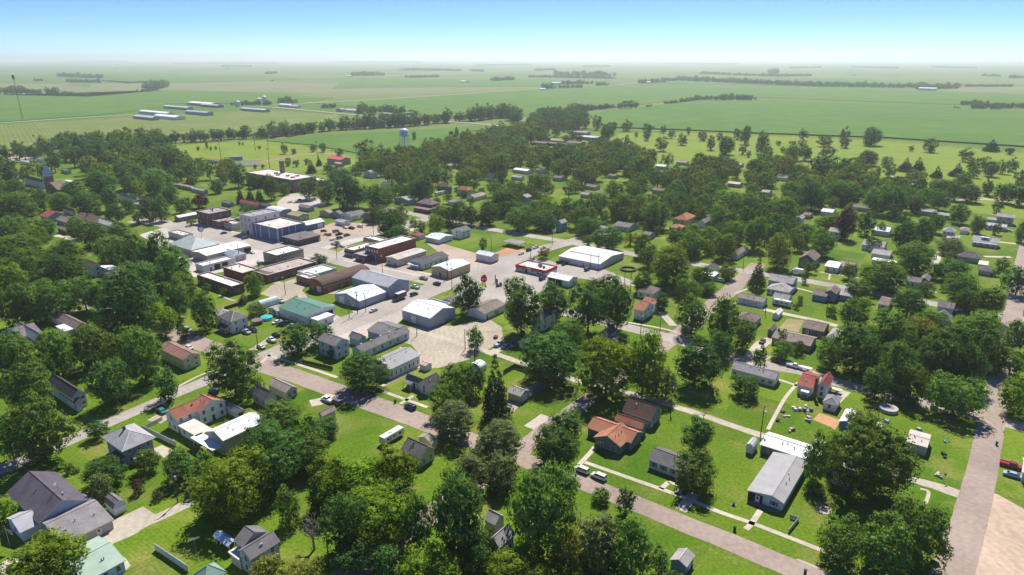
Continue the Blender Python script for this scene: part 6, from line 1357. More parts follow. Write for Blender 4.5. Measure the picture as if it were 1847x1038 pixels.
# ================================================================ TREES
rng = np.random.default_rng(7)
def leaf_mat(name, col, var=.48, trans=.44):
    m = bpy.data.materials.new(name); m.use_nodes = True; nt = m.node_tree; N = nt.nodes; L = nt.links
    N.remove(N['Principled BSDF'])
    tc = N.new('ShaderNodeTexCoord'); oi = N.new('ShaderNodeObjectInfo')
    n = N.new('ShaderNodeTexNoise'); n.inputs['Scale'].default_value = .55; n.inputs['Detail'].default_value = 4; L.new(tc.outputs['Object'], n.inputs['Vector'])
    r = N.new('ShaderNodeMapRange'); r.inputs['From Min'].default_value = .32; r.inputs['From Max'].default_value = .68; r.inputs['To Min'].default_value = 1 - var; r.inputs['To Max'].default_value = 1 + var; L.new(n.outputs['Fac'], r.inputs['Value'])
    n2 = N.new('ShaderNodeTexNoise'); n2.inputs['Scale'].default_value = 3.2; L.new(tc.outputs['Object'], n2.inputs['Vector'])
    r2 = N.new('ShaderNodeMapRange'); r2.inputs['From Min'].default_value = .3; r2.inputs['From Max'].default_value = .7; r2.inputs['To Min'].default_value = .55; r2.inputs['To Max'].default_value = 1.5; L.new(n2.outputs['Fac'], r2.inputs['Value'])
    mu = N.new('ShaderNodeMath'); mu.operation = 'MULTIPLY'; L.new(r.outputs[0], mu.inputs[0]); L.new(r2.outputs[0], mu.inputs[1])
    h = N.new('ShaderNodeHueSaturation'); h.inputs['Color'].default_value = (*col, 1)
    mr = N.new('ShaderNodeMapRange'); mr.inputs['To Min'].default_value = .492; mr.inputs['To Max'].default_value = .516; L.new(oi.outputs['Random'], mr.inputs['Value']); L.new(mr.outputs[0], h.inputs['Hue'])
    mv = N.new('ShaderNodeMapRange'); mv.inputs['To Min'].default_value = .8; mv.inputs['To Max'].default_value = 1.2; L.new(oi.outputs['Random'], mv.inputs['Value'])
    mu2 = N.new('ShaderNodeMath'); mu2.operation = 'MULTIPLY'; L.new(mu.outputs[0], mu2.inputs[0]); L.new(mv.outputs[0], mu2.inputs[1]); L.new(mu2.outputs[0], h.inputs['Value'])
    d = N.new('ShaderNodeBsdfDiffuse'); t = N.new('ShaderNodeBsdfTranslucent'); L.new(h.outputs[0], d.inputs['Color'])
    y = N.new('ShaderNodeVectorMath'); y.operation = 'MULTIPLY'; y.inputs[1].default_value = (1.15, 1.25, .5); L.new(h.outputs[0], y.inputs[0]); L.new(y.outputs[0], t.inputs['Color'])
    mx = N.new('ShaderNodeMixShader'); mx.inputs[0].default_value = trans; L.new(d.outputs[0], mx.inputs[1]); L.new(t.outputs[0], mx.inputs[2])
    L.new(mx.outputs[0], N['Material Output'].inputs['Surface']); return m
LEAF = {'d': leaf_mat('foliage', (.102, .182, .050)), 'm': leaf_mat('foliage', (.148, .232, .052)), 'b': leaf_mat('foliage', (.200, .290, .032)), 'y': leaf_mat('foliage', (.225, .240, .045)),
        'p': leaf_mat('foliage', (.090, .050, .058)), 'o': leaf_mat('foliage', (.165, .200, .088)), 's': leaf_mat('foliage', (.052, .090, .040), trans=.15), 'c': leaf_mat('foliage', (.054, .104, .036), trans=.15)}
BARK = mat('bark', (.085, .07, .055)); DEADW = mat('bark', (.26, .22, .18))
def fib(n, jit, r):
    i = np.arange(n) + .5; ph = np.arccos(1 - 2*i/n); th = np.pi*(1 + 5**.5)*i
    d = np.stack([np.cos(th)*np.sin(ph), np.sin(th)*np.sin(ph), np.cos(ph)], 1) + r.normal(0, jit, (n, 3)); return d/np.linalg.norm(d, axis=1)[:, None]
def leaf_geo(R, Q, seed, leaf, dens=1.0, style='round', coarse=False):
    """clumps of leaf-sized faces through the crown; returns verts, faces(quads), normals"""
    r = np.random.default_rng(seed)
    if style == 'round':
        nC = int(22 + R*5) if not coarse else 26
        d = fib(nC, .2, r); d = d[d[:, 2] > -.95]
        lump = 1 + .2*np.sin(d[:, 0]*3 + seed) + .17*np.sin(d[:, 1]*4 + seed*2) + r.normal(0, .08, len(d))
        c = d * (R*.73*lump)[:, None]; rc = R*r.uniform(.19, .36, len(d)) * (1.1 if coarse else 1)
        c = np.vstack([c, r.normal(0, R*.25, (max(3, nC//5), 3))]); rc = np.concatenate([rc, np.full(len(c) - len(rc), R*.38)])
        flat = .8
    elif style == 'cone':
        L_ = []; n = 11
        for k in range(n):
            t = k/(n - 1); rr = R*(1 - t)**.85*1.0 + R*.05; m = max(3, int(9*(1 - t)) + 2)
            for j in range(m):
                a = 2*np.pi*(j + r.random()*.7)/m + k; q = rr*r.uniform(.45, .85); L_.append((q*np.cos(a), q*np.sin(a), (-1 + 2*t)*R, max(.13*R, rr*.34)))
        L_ = np.array(L_); c = L_[:, :3]; rc = L_[:, 3]; flat = .55
    else:  # column
        n = 16; t = np.linspace(-.95, .9, n); a = r.random(n)*6.28; rr = R*np.clip(1.05 - np.abs(t + .25)**2.2, .12, 1)
        c = np.stack([.3*rr*np.cos(a), .3*rr*np.sin(a), t*R], 1); rc = np.maximum(rr*.62, R*.12); flat = 1
    V_, Nn = [], []
    for k in range(len(c)):
        n = int(4*np.pi*rc[k]**2 / leaf**2 * .55*dens) + 6
        d = r.normal(0, 1, (n, 3)); d /= np.linalg.norm(d, axis=1)[:, None]
        p = c[k] + d*(rc[k]*r.uniform(.72, 1.08, n))[:, None]*np.array([1, 1, flat])
        keep = np.ones(n, bool)
        dd = np.linalg.norm((p[:, None, :] - c[None])/np.array([1, 1, flat]), axis=2); dd[:, k] = 9; keep &= (dd/rc[None] > .82).all(1)
        p, d = p[keep], d[keep]; n = len(p)
        if n == 0: continue
        cn = p/(np.linalg.norm(p, axis=1)[:, None] + 1e-6)
        nn = d*.6 + cn*.25 + np.array([0, 0, .15]) + r.normal(0, .36, (n, 3)); nn /= np.linalg.norm(nn, axis=1)[:, None]
        fn = nn*.8 + r.normal(0, .55, (n, 3)); fn /= np.linalg.norm(fn, axis=1)[:, None]
        a = np.cross(fn, r.normal(0, 1, (n, 3))); a /= np.linalg.norm(a, axis=1)[:, None]; b = np.cross(fn, a)
        s = (leaf*r.uniform(.6, 1.25, n))[:, None]
        V_.append(np.stack([p - a*s*.5, p - b*s*.42, p + a*s*.5, p + b*s*.42], 1)); Nn.append(np.repeat(nn[:, None, :], 4, 1))
    V_ = np.concatenate(V_).reshape(-1, 3); Nn = np.concatenate(Nn).reshape(-1, 3)
    hr = np.percentile(np.hypot(V_[:, 0], V_[:, 1]), 97)/R; vr = np.percentile(np.abs(V_[:, 2]), 98)/R
    f = np.array([1/hr, 1/hr, 1/vr]); V_ = V_*f; c = c*f; rc = rc/max(hr, vr)
    return V_ * np.array([1, 1, Q/R]), Nn, c * np.array([1, 1, Q/R]), rc, flat
ICO = None
def ico():
    global ICO
    if ICO is None:
        bm = NB(); bmesh.ops.create_icosphere(bm, subdivisions=1, radius=1); bm.verts.ensure_lookup_table()
        ICO = (np.array([v.co[:] for v in bm.verts]), np.array([[v.index for v in f.verts] for f in bm.faces])); bm.free()
    return ICO
def build_leaf_mesh(name, parts, mats_, mi=None, cores=True):
    """parts: list of (V, N, centres, radii, flat, offset, scale3, matindex)"""
    VV, NN, F4, F3, M4, M3 = [], [], [], [], [], []; off = 0
    iv, if_ = ico()
    for V_, Nn, c, rc, fl, o, s, k in parts:
        v = V_*s + o; n = len(v); VV.append(v); NN.append(Nn); F4.append(np.arange(n).reshape(-1, 4) + off); M4.append(np.full(n//4, k)); off += n
        if cores:  # solid balls added inside each clump to block light through the crown
            cs = (c[:, None, :] + iv[None]*(rc*.5)[:, None, None]*np.array([1, 1, fl]))*s + o
            VV.append(cs.reshape(-1, 3)); NN.append(np.tile(iv, (len(c), 1)))
            F3.append((if_[None] + (np.arange(len(c))*len(iv))[:, None, None]).reshape(-1, 3) + off); M3.append(np.full(len(c)*len(if_), k)); off += len(c)*len(iv)
    VV = np.concatenate(VV); NN = np.concatenate(NN); F4 = np.concatenate(F4); F3 = np.concatenate(F3) if F3 else np.zeros((0, 3), int)
    me = bpy.data.meshes.new(name); me.vertices.add(len(VV)); me.vertices.foreach_set('co', VV.astype(np.float32).ravel())
    li = np.concatenate([F4.ravel(), F3.ravel()]).astype(np.int32); me.loops.add(len(li)); me.loops.foreach_set('vertex_index', li)
    nf = len(F4) + len(F3); me.polygons.add(nf)
    ls = np.concatenate([np.arange(len(F4))*4, len(F4)*4 + np.arange(len(F3))*3]).astype(np.int32); me.polygons.foreach_set('loop_start', ls)
    me.polygons.foreach_set('material_index', np.concatenate(M4 + M3).astype(np.int32))
    me.update(calc_edges=True)
    me.polygons.foreach_set('use_smooth', np.ones(nf, bool))
    me.normals_split_custom_set_from_vertices(NN.astype(np.float32))
    for m in mats_: me.materials.append(m)
    return me
def limb(bm, p0, p1, r0, r1, n=7):
    p0, p1 = Vector(p0), Vector(p1); mid = (p0 + p1)/2 + Vector((0, 0, (p1 - p0).length*.06)); tube(bm, p0, mid, r0, (r0 + r1)/2, n, cap=False); tube(bm, mid, p1, (r0 + r1)/2, r1, n)
def trunk_mesh(seed):   # unit: crown centre at z=1, ground 0
    r = random.Random(seed); bm = NB(); tube(bm, (0, 0, 0), (0, 0, .12), .062, .045, 9, cap=False); tube(bm, (0, 0, .12), (.01, 0, .55), .045, .036, 9, cap=False)
    tube(bm, (.01, 0, .55), (.02, .02, 1.25), .036, .012, 8)
    for i in range(6):
        t = i*1.05 + r.random(); z = .42 + .09*i*r.uniform(.7, 1.2); L_ = r.uniform(.35, .55); limb(bm, (.01, 0, z), (L_*math.cos(t), L_*math.sin(t), z + r.uniform(.25, .5)), .024, .008, 6)
    me = bpy.data.meshes.new('trunk'); bmesh.ops.recalc_face_normals(bm, faces=bm.faces[:]); bm.to_mesh(me); bm.free(); me.materials.append(BARK); return me
TRUNKS = [trunk_mesh(i) for i in range(4)]
def branch_mesh(seed):
    r = random.Random(seed); bm = NB()
    def rec(p, d, L_, rad, k):
        q = p + d*L_; tube(bm, p, q, rad, rad*.65, 6 if k < 2 else 4)
        if k >= 4: return
        for i in range(3 if k else 5):
            t = Vector((r.gauss(0, 1), r.gauss(0, 1), r.gauss(.25, .6))).normalized(); nd = (d*.75 + t*.75).normalized(); rec(q - d*L_*r.random()*.35, nd, L_*r.uniform(.55, .8), rad*.58, k + 1)
    rec(Vector((0, 0, 0)), Vector((0, 0, 1)), .6, .05, 0)
    me = bpy.data.meshes.new('branches'); bm.to_mesh(me); bm.free(); me.materials.append(DEADW); return me
BRANCH = None
CROWN = {}
SIZES = [(1.2, .22), (2.4, .32), (4.2, .40), (6.2, .46), (8.5, .52), (11.5, .58)]
def crown(kind, R, Q, i):
    st = {'s': 'cone', 'c': 'column'}.get(kind, 'round')
    cls = min(range(len(SIZES)), key=lambda k: abs(math.log(SIZES[k][0]/R)))
    var = i % 6; key = (kind, cls, var)
    if key not in CROWN:
        R0, lf = SIZES[cls]; g = (st, cls, var)
        if g not in CROWN: CROWN[g] = leaf_geo(R0, R0, 11 + var*7 + cls*31, lf, 1.05, st)
        V_, Nn, c, rc, fl = CROWN[g]
        CROWN[key] = build_leaf_mesh('crown', [(V_, Nn, c, rc, fl, np.zeros(3), np.ones(3), 0)], [LEAF[kind]])
    return CROWN[key], SIZES[cls][0]
def solve(cx, cy, w, hh, conif):
    zc = 5.0
    for _ in range(12):
        X, Y = G(cx, cy, zc); d = depth(X, Y, zc); R = w/2*d/F; e = math.atan2(H - zc, math.hypot(X, Y))
        half = hh/2*d/F; q2 = (half**2 - (R*math.sin(e))**2)/max(math.cos(e)**2, .2)
        Q = math.sqrt(max(q2, (.55*R)**2)); zc = Q*(1.0 if conif else .92) + (.3 if conif else min(.6, R*.08))
    return X, Y, zc, R, Q
TREES = []
def T_(s):
    for q in s.split(';'):
        q = q.strip()
        if q:
            a = q.split(); TREES.append((float(a[0]), float(a[1]), float(a[2]), float(a[3]), a[4]))
# --- foreground
T_('''45 700 90 100 m;105 640 80 100 m;30 645 75 90 m;165 625 85 85 m;195 690 75 90 d;70 775 110 130 m;15 790 60 90 m;255 640 80 110 m;300 695 48 60 d;175 775 42 36 d;
420 665 104 112 m;295 580 54 62 b;365 560 48 75 d;235 542 120 130 d;85 542 88 80 m;150 530 62 65 m;25 552 62 80 m;318 540 52 75 m;652 668 96 78 d;535 612 62 58 d;578 602 50 48 d;
845 531 56 74 d;857 611 32 42 m;940 560 78 92 d;1000 545 66 72 d;928 522 50 50 m;1062 556 80 92 d;1115 552 60 98 d;1088 524 70 58 d;1022 602 70 58 m;995 645 116 96 d;
1095 665 112 118 b;1162 655 88 124 b;1256 655 98 94 d;1202 692 50 62 m;1250 570 60 72 m;1306 578 58 92 m;1342 605 55 62 m;1300 622 48 55 d;1370 645 30 42 d;1413 632 42 34 m;1440 627 28 26 d;1412 607 15 27 c;
1345 694 60 44 d;1262 783 62 68 d;1258 850 86 78 m;1575 828 160 150 m;1472 828 44 98 m;1500 815 46 62 m;1518 975 88 88 m;1602 985 112 108 m;1662 958 116 128 m;
1832 605 52 62 m;1826 652 62 52 b;1836 712 62 78 b;1540 565 62 64 m;1545 628 92 94 d;1612 602 86 82 m;1662 602 82 62 y;1622 662 64 94 d;1702 642 92 114 d;1762 606 102 92 m;1752 662 62 82 d;1642 688 66 78 m;1725 715 108 82 m;1582 690 62 64 d;
640 862 130 90 b;712 850 95 95 b;600 870 90 95 b;690 930 150 120 b;625 940 92 112 d;755 945 60 110 d;825 925 124 158 d;775 1022 132 82 b;935 1032 130 72 b;975 920 148 172 m;1130 905 40 52 d;1142 985 98 122 m;1078 982 92 112 o;1030 1002 60 90 y;
815 755 92 78 o;900 792 96 84 o;850 850 82 74 o;906 850 62 64 o;868 822 60 50 o;998 806 94 80 d;1022 770 82 74 d;1071 755 23 17 m;893 692 64 118 s;822 690 72 78 m;800 722 60 62 m;858 685 40 60 d;
585 768 62 34 d;508 754 88 72 m;556 788 70 80 m;500 825 136 118 d;420 875 150 128 b;375 845 62 62 m;518 915 48 70 m;482 1032 74 66 y;548 1034 84 64 y;85 1005 152 112 b;12 922 44 46 b;187 850 80 62 d;182 880 48 56 o;267 830 50 46 m;322 840 66 62 d;249 877 26 28 p;285 892 26 20 o;124 845 18 20 d;138 848 14 10 m;
562 950 52 90 x;1270 745 34 26 x;1452 500 14 24 x;1210 1042 50 40 d;598 635 24 26 d;
720 905 60 80 d;1085 895 40 30 m;700 1010 70 60 d;860 1010 60 60 d;1470 878 40 30 m;1555 760 60 26 d;''')
# --- mid left
T_('''20 376 76 58 m;52 374 25 32 m;73 370 22 32 d;107 362 46 32 m;155 368 54 46 d;198 360 38 44 d;209 385 40 36 d;231 371 26 28 m;248 391 22 30 d;265 376 36 46 o;288 376 34 50 m;80 412 50 38 d;20 420 62 60 m;30 452 80 62 m;62 430 46 44 b;35 482 72 62 m;110 462 80 62 m;140 412 42 42 m;170 422 54 50 m;210 420 46 36 d;198 450 62 50 m;240 455 60 72 m;278 462 62 82 d;110 495 100 78 d;22 502 62 56 b;240 510 62 56 m;312 480 82 78 m;265 505 70 60 d;330 520 50 60 m;180 535 60 60 d;
456 512 38 44 m;371 520 18 17 m;403 527 13 15 m;576 469 34 24 d;442 377 28 16 m;363 362 34 26 p;337 366 24 20 d;432 350 17 34 s;450 350 17 32 s;467 350 16 30 s;487 338 33 46 m;514 341 20 22 m;462 326 32 26 d;557 340 40 40 o;590 345 42 46 m;625 345 52 62 d;612 318 46 30 d;390 336 28 26 d;405 320 24 26 y;428 318 36 42 d;408 300 36 30 m;645 350 40 50 d;
608 440 12 12 d;325 372 24 26 d;344 400 20 14 m;462 558 40 22 o;440 540 20 18 o;30 345 40 40 d;70 355 40 34 d;180 330 60 46 d;240 320 60 46 d;130 345 44 36 d;280 330 60 50 m;300 352 44 30 d;''')
# --- middle
T_('''682 354 56 46 m;705 400 58 50 d;722 385 30 34 y;676 388 30 30 d;755 340 54 46 d;787 403 36 37 b;812 405 19 28 p;758 408 24 22 o;744 401 14 16 m;798 385 42 30 m;822 384 46 42 d;848 388 36 36 d;868 395 22 28 p;882 384 40 44 d;910 364 50 44 d;935 395 60 44 m;837 350 14 14 d;871 440 15 24 c;981 456 25 22 y;982 398 58 36 d;990 374 40 34 b;1020 376 40 36 m;1050 392 58 42 m;1062 410 58 36 d;1090 391 24 24 m;1122 374 54 46 m;1155 372 50 44 m;1186 388 58 52 m;1105 430 50 42 d;1080 430 36 36 d;1060 432 22 20 b;1138 430 25 26 b;1157 443 36 44 m;1205 478 86 78 b;1170 462 40 44 m;1250 440 50 46 m;1232 450 40 40 m;1265 500 46 42 m;1245 522 56 40 m;1275 520 40 24 m;1312 489 36 30 m;1368 490 34 62 s;1305 445 52 48 m;1280 425 44 36 m;1245 422 50 38 m;1325 420 50 44 m;1362 422 46 60 m;1405 452 52 64 y;1440 438 30 32 m;1485 437 52 52 m;1455 415 40 24 m;1425 408 36 22 d;1410 382 56 52 m;1459 482 30 22 m;1315 366 60 46 m;1355 374 50 46 d;1300 390 46 40 m;1225 366 56 42 d;1262 372 46 40 d;1285 345 46 36 d;1220 345 50 40 d;1430 347 42 40 m;1466 352 58 56 d;1510 345 50 40 d;1500 404 62 24 m;1526 402 40 60 p;
720 420 50 16 d;700 424 30 12 d;1195 545 26 34 d;1232 510 30 26 d;1160 510 40 40 d;1040 375 34 30 d;1080 365 44 34 d;960 380 30 34 d;850 362 14 12 d;770 362 14 14 d;730 345 30 30 m;''')
# --- right
T_('''1530 350 58 42 d;1582 362 52 52 m;1618 364 46 54 d;1532 392 40 40 m;1562 402 36 46 d;1590 411 17 26 d;1664 355 28 32 m;1651 374 25 27 p;1696 362 36 34 d;1641 345 17 18 m;1632 425 52 58 d;1666 420 48 56 d;1690 402 32 38 d;1731 386 36 36 d;1765 406 36 34 d;1797 412 20 24 d;1800 373 21 21 d;1812 348 34 36 d;1843 350 42 44 d;1752 348 42 34 o;1782 340 18 24 d;1725 345 40 36 m;1695 338 36 26 m;1648 465 70 58 m;1715 444 56 24 o;1714 461 24 22 o;1722 488 66 44 d;1592 498 92 58 m;1532 490 32 30 o;1736 522 70 62 m;1782 546 62 62 m;1668 519 36 24 o;1640 546 66 58 d;1705 518 22 17 d;1809 476 30 22 m;1838 506 52 56 d;1796 492 17 13 d;1550 522 50 40 m;1500 560 30 20 m;1436 552 14 12 d;1444 546 10 10 d;1444 538 10 10 d;1745 545 40 46 d;1690 490 30 30 d;1630 395 26 26 d;1578 440 30 24 d;1845 418 30 40 m;''')
# --- golf course and park
T_('''1450 243 18 20 d;1487 255 30 20 d;1523 244 20 28 d;1525 256 22 22 d;1574 246 38 34 d;1644 268 10 10 d;1679 262 26 26 d;1790 262 30 22 s;1822 272 18 14 p;1405 258 12 10 d;1430 258 16 10 m;1412 270 12 10 d;1446 260 18 12 d;1430 276 34 28 m;1455 276 26 28 m;1492 275 30 24 o;1375 258 26 42 m;1385 276 20 26 d;1567 285 36 28 d;1600 292 22 20 m;1605 308 24 26 m;1583 312 18 22 d;1635 296 32 26 s;1658 295 22 24 s;1646 316 28 22 o;1662 318 20 18 m;1691 310 22 22 s;1743 280 26 24 d;1755 295 22 22 d;1775 295 22 24 d;1728 306 28 24 s;1757 312 22 18 d;1790 305 28 28 d;1810 302 22 24 d;1828 298 22 24 d;1843 320 26 26 d;1700 336 42 26 m;1735 328 36 38 m;1783 338 20 30 c;
1350 237 14 17 d;1330 240 16 24 d;1345 244 22 34 d;1298 246 12 14 d;1268 245 18 18 o;1242 235 10 16 d;1197 234 16 14 d;1211 242 16 16 d;1232 252 22 20 o;1170 232 24 24 d;1167 245 18 18 d;1130 227 22 20 d;1104 228 24 22 d;1095 240 28 28 d;1148 243 8 10 d;1131 252 12 17 d;1193 260 24 26 d;1283 258 18 26 d;1310 262 34 34 d;1340 270 16 18 d;1351 278 10 12 d;1075 255 18 14 d;1078 222 20 26 d;
1548 292 24 20 m;1530 300 30 26 m;1480 300 30 26 m;1510 310 34 26 m;1560 305 24 26 m;1620 330 20 16 m;1540 328 30 26 d;1640 340 24 16 d;1400 292 30 26 d;1360 300 30 26 d;1440 310 34 30 m;1320 300 34 28 m;
1004 236 20 22 d;1020 250 18 16 d;985 250 18 20 d;1033 245 18 22 d;1045 248 14 18 d;1008 262 14 16 d;1030 266 14 18 d;
357 268 6 8 d;373 262 6 14 d;380 268 5 7 d;389 267 5 7 d;432 259 5 7 d;438 260 4 6 d;468 266 8 7 d;513 268 14 20 m;530 273 10 10 d;565 267 13 14 d;582 265 15 20 m;612 274 16 14 d;460 301 10 8 d;474 300 9 8 d;519 292 12 16 m;534 294 14 14 m;553 291 12 12 d;561 300 20 24 s;575 290 12 18 s;590 303 16 20 d;600 306 20 20 d;
27 262 18 16 d;60 245 4 4 d;747 245 8 16 d;824 240 12 20 d;838 246 20 14 d;''')

T_('''1600 650 80 70 d;1675 655 70 80 d;1575 615 60 60 m;1790 640 60 70 d;1680 575 60 40 m;1735 680 70 60 d;1500 640 60 60 m;215 640 70 90 m;15 640 60 90 d;60 560 50 50 d;190 590 60 60 m;330 600 24 30 d;470 800 90 80 d;560 820 80 70 m;640 1000 90 70 d;580 900 60 60 d;700 870 90 80 b;860 980 70 70 d;900 870 60 50 o;1010 870 70 60 m;390 905 60 50 m;1080 1020 90 60 d;1190 1010 40 50 d''')

# trees laid out by hand as picture boxes of their crowns: (cx, cy, w, h, kind)
OCC = []
hand = [t for t in TREES]
solved = []
for t in hand:
    cx, cy, w, hh, k = t; X, Y, zc, R, Q = solve(cx, cy, w, hh, k in 'sc'); solved.append((w*hh, t, X, Y, zc, R, Q)); OCC.append((X, Y, R))
solved.sort(key=lambda q: -q[0])
def tree_name(k, R, zc):
    if k == 's': return 'spruce_tree', 'spruce tree'
    if k == 'c': return 'columnar_evergreen', 'evergreen'
    if k == 'x': return 'dead_tree', 'dead tree'
    if zc < 2.6: return 'shrub', 'shrub'
    return 'shade_tree', 'tree'
COLW = {'d': 'dark green', 'm': 'mid green', 'b': 'bright green', 'y': 'yellow-green', 'p': 'purple-leaved', 'o': 'dusty olive', 's': 'dark', 'c': 'dark', 'x': 'bare'}
def shape_word(R, Q):
    q = Q/R
    return 'tall' if q > 1.18 else ('broad' if q < .82 else 'round')
USED = {}
_heads = [m[2].split(',')[0] for m in LANDMARKS]
def _phrase(lab):
    head = lab.split(',')[0]
    if len(head.split()) >= 4 and _heads.count(head) == 1: return 'the ' + head
    full = 'the ' + lab.replace(',', '')
    return full if len(full.split()) <= 9 else None
LANDMARKS = [(m[0], m[1], _phrase(m[2])) for m in LANDMARKS]; LANDMARKS = [m for m in LANDMARKS if m[2]]
def direction(dx, dy):
    a = math.degrees(math.atan2(-dy, dx)) % 360
    return ['right of', 'behind and right of', 'behind', 'behind and left of', 'left of', 'in front and left of', 'in front of', 'in front and right of'][int((a + 22.5)//45) % 8]
def tree_label(t, R, Q, noun):
    cx, cy, w, hh, k = t; by = cy + hh*.45
    L_ = sorted(LANDMARKS, key=lambda m: (m[0] - cx)**2 + ((m[1] - by)*1.4)**2)
    base = COLW[k] + ' ' + noun if k in 'sc' else shape_word(R, Q) + ' ' + COLW[k] + ' ' + noun
    size = 'large' if w*hh > 7000 else ('small' if w*hh < 900 else '')
    cands = []
    for m in L_[:7]:
        rel = direction(cx - m[0], by - m[1]); ph = m[2].split()
        for s in ('', size):
            lab = (s + ' ' if s else '') + base + ', ' + rel + ' ' + ' '.join(ph)
            if 4 <= len(lab.split()) <= 16: cands.append(lab)
    for c in cands:
        if c not in USED: USED[c] = 1; return c
    for m in L_[:3]:
        for m2 in L_[1:9]:
            if m is m2: continue
            lab = base + ', between ' + m[2] + ' and ' + m2[2]
            if len(lab.split()) <= 16 and lab not in USED: USED[lab] = 1; return lab
    for ex in ('leafy', 'dense', 'spreading', 'shady', 'full', 'ragged'):
        lab = ex + ' ' + cands[0] if cands else ex + ' ' + base + ' among the town trees'
        if lab not in USED: USED[lab] = 1; return lab
    return base
PROTO = {}
def place_tree(i, t, X, Y, zc, R, Q):
    cx, cy, w, hh, k = t; nm, cat = tree_name(k, R, zc)
    root = thing(nm, tree_label(t, R, Q, cat), cat, (X, Y, 0), rng.random()*6.28, {'s': 'spruce trees around the town', 'c': 'columnar evergreens', 'x': 'bare trees'}.get(k, 'shrubs in the yards' if nm == 'shrub' else 'shade trees of the town'))
    if k == 'x':
        global BRANCH
        if BRANCH is None: BRANCH = branch_mesh(3)
        o = link('branches', BRANCH, root); s = (zc + Q)/2.05; o.scale = (s, s, s); return
    me, R0 = crown(k, R, Q, i)
    o = link('crown', me, root); o.location = (0, 0, zc); o.scale = (R/R0*.95, R/R0*.95, Q/R0*.96)
    if nm != 'shrub':
        tr = link('trunk', TRUNKS[i % 4], root); g = zc if k not in 'sc' else zc*.9; tr.scale = (max(R*.9, 1.2)*1.05, max(R*.9, 1.2)*1.05, g)
N_IND = 300
for i, (_, t, X, Y, zc, R, Q) in enumerate(solved[:N_IND]): place_tree(i, t, X, Y, zc, R, Q)
# ------------------------------------------------------- the rest of the trees: one mass per region
LOWG = {st: [leaf_geo(7.0, 7.0, 400 + j + (50 if st == 'cone' else 0), .95, .95, st, coarse=(st == 'round')) for j in range(5)] for st in ('round', 'cone')}
KI = ['d', 'm', 'b', 'y', 'p', 'o', 's']
def mass(name, items, label, cat):
    parts = []; tb = NB()
    for (X, Y, zc, R, Q, k) in items:
        g = LOWG['cone' if k == 's' else 'round'][rng.integers(5)]; a = rng.random()*6.28
        rot = np.array([[math.cos(a), -math.sin(a), 0], [math.sin(a), math.cos(a), 0], [0, 0, 1]])
        parts.append((g[0] @ rot.T, g[1] @ rot.T, g[2] @ rot.T, g[3], g[4], np.array([X, Y, zc]), np.array([R/7, R/7, Q/7]), KI.index(k if k in KI else 'd')))
    me = build_leaf_mesh(name, parts, [LEAF[q] for q in KI]); o = link(name, me); tag(o, label, cat, kind='stuff')
    bm = NB()
    for (X, Y, zc, R, Q, k) in items: tube(bm, (X, Y, 0), (X, Y, zc), R*.07, R*.04, 5, cap=False)
    obj('trunks', bm, BARK, o); return o
rest = [(X, Y, zc, R, Q, t[4] if t[4] in KI else 'd') for _, t, X, Y, zc, R, Q in solved[N_IND:]]
def inpoly(p, poly):
    x, y = p; ins = False; j = len(poly) - 1
    for i in range(len(poly)):
        xi, yi = poly[i]; xj, yj = poly[j]
        if (yi > y) != (yj > y) and x < (xj - xi)*(y - yi)/(yj - yi) + xi: ins = not ins
        j = i
    return ins
GRID = {}
def gadd(X, Y, R): GRID.setdefault((int(X//25), int(Y//25)), []).append((X, Y, R))
for q in OCC: gadd(*q)
def free(X, Y, R, gap=.73):
    gx, gy = int(X//25), int(Y//25)
    for a in range(gx - 1, gx + 2):
        for b in range(gy - 1, gy + 2):
            for x, y, r in GRID.get((a, b), ()):
                if (x - X)**2 + (y - Y)**2 < ((r + R)*gap)**2: return False
    for x, y, w in ROADPTS:
        if abs(x - X) < 12 and abs(y - Y) < 12 and (x - X)**2 + (y - Y)**2 < (w + R*.35)**2: return False
    q = PX(X, Y, 0); d0 = depth(X, Y); k = F/d0
    x0, x1, y0 = q[0] - R*k, q[0] + R*k, q[1] - R*2.1*k
    for bx0, bx1, by0, by1, bd in BOXES:
        if d0 < bd + 4 and x1 > bx0 and x0 < bx1 and y0 < by1 - 2 and q[1] > by0 - 4: return False
    for fx, fy, a, b in FOOT:
        dx, dy = X - fx, Y - fy; u_ = dx*U[0] + dy*U[1]; v_ = dx*W[0] + dy*W[1]; m = R*.55
        if -m - 14*(.5) < u_ < b + m and -m - 7 < v_ < a + m and -m < u_ + 7: return False
    return True
# camera line of sight: keep fill trees from hiding roofs that the photo shows
def fill(poly, n, r0, r1, kinds, seed, hk=(.85, 1.15)):
    r = random.Random(seed); xs = [p[0] for p in poly]; ys = [p[1] for p in poly]; wp = [G(*p) for p in poly]; wx = [p[0] for p in wp]; wy = [p[1] for p in wp]; out = []
    for _ in range(n*14):
        if len(out) >= n: break
        X, Y = r.uniform(min(wx), max(wx)), r.uniform(min(wy), max(wy))
        px = PX(X, Y, 0)
        if not inpoly(px, poly): continue
        R = r.uniform(r0, r1) * r.choice((.7, .85, 1, 1, 1.1))
        if not free(X, Y, R): continue
        Q = R*r.uniform(*hk); zc = Q*1.2 + .6; k = r.choice(kinds); gadd(X, Y, R); out.append((X, Y, zc, R, Q, k))
    return out
town = rest
town += fill([(0, 296), (95, 266), (220, 252), (300, 262), (335, 298), (412, 312), (420, 340), (330, 352), (230, 372), (120, 372), (0, 372), (-60, 350), (-60, 300)], 170, 7, 10, 'ddmmmdbmyms', 1)
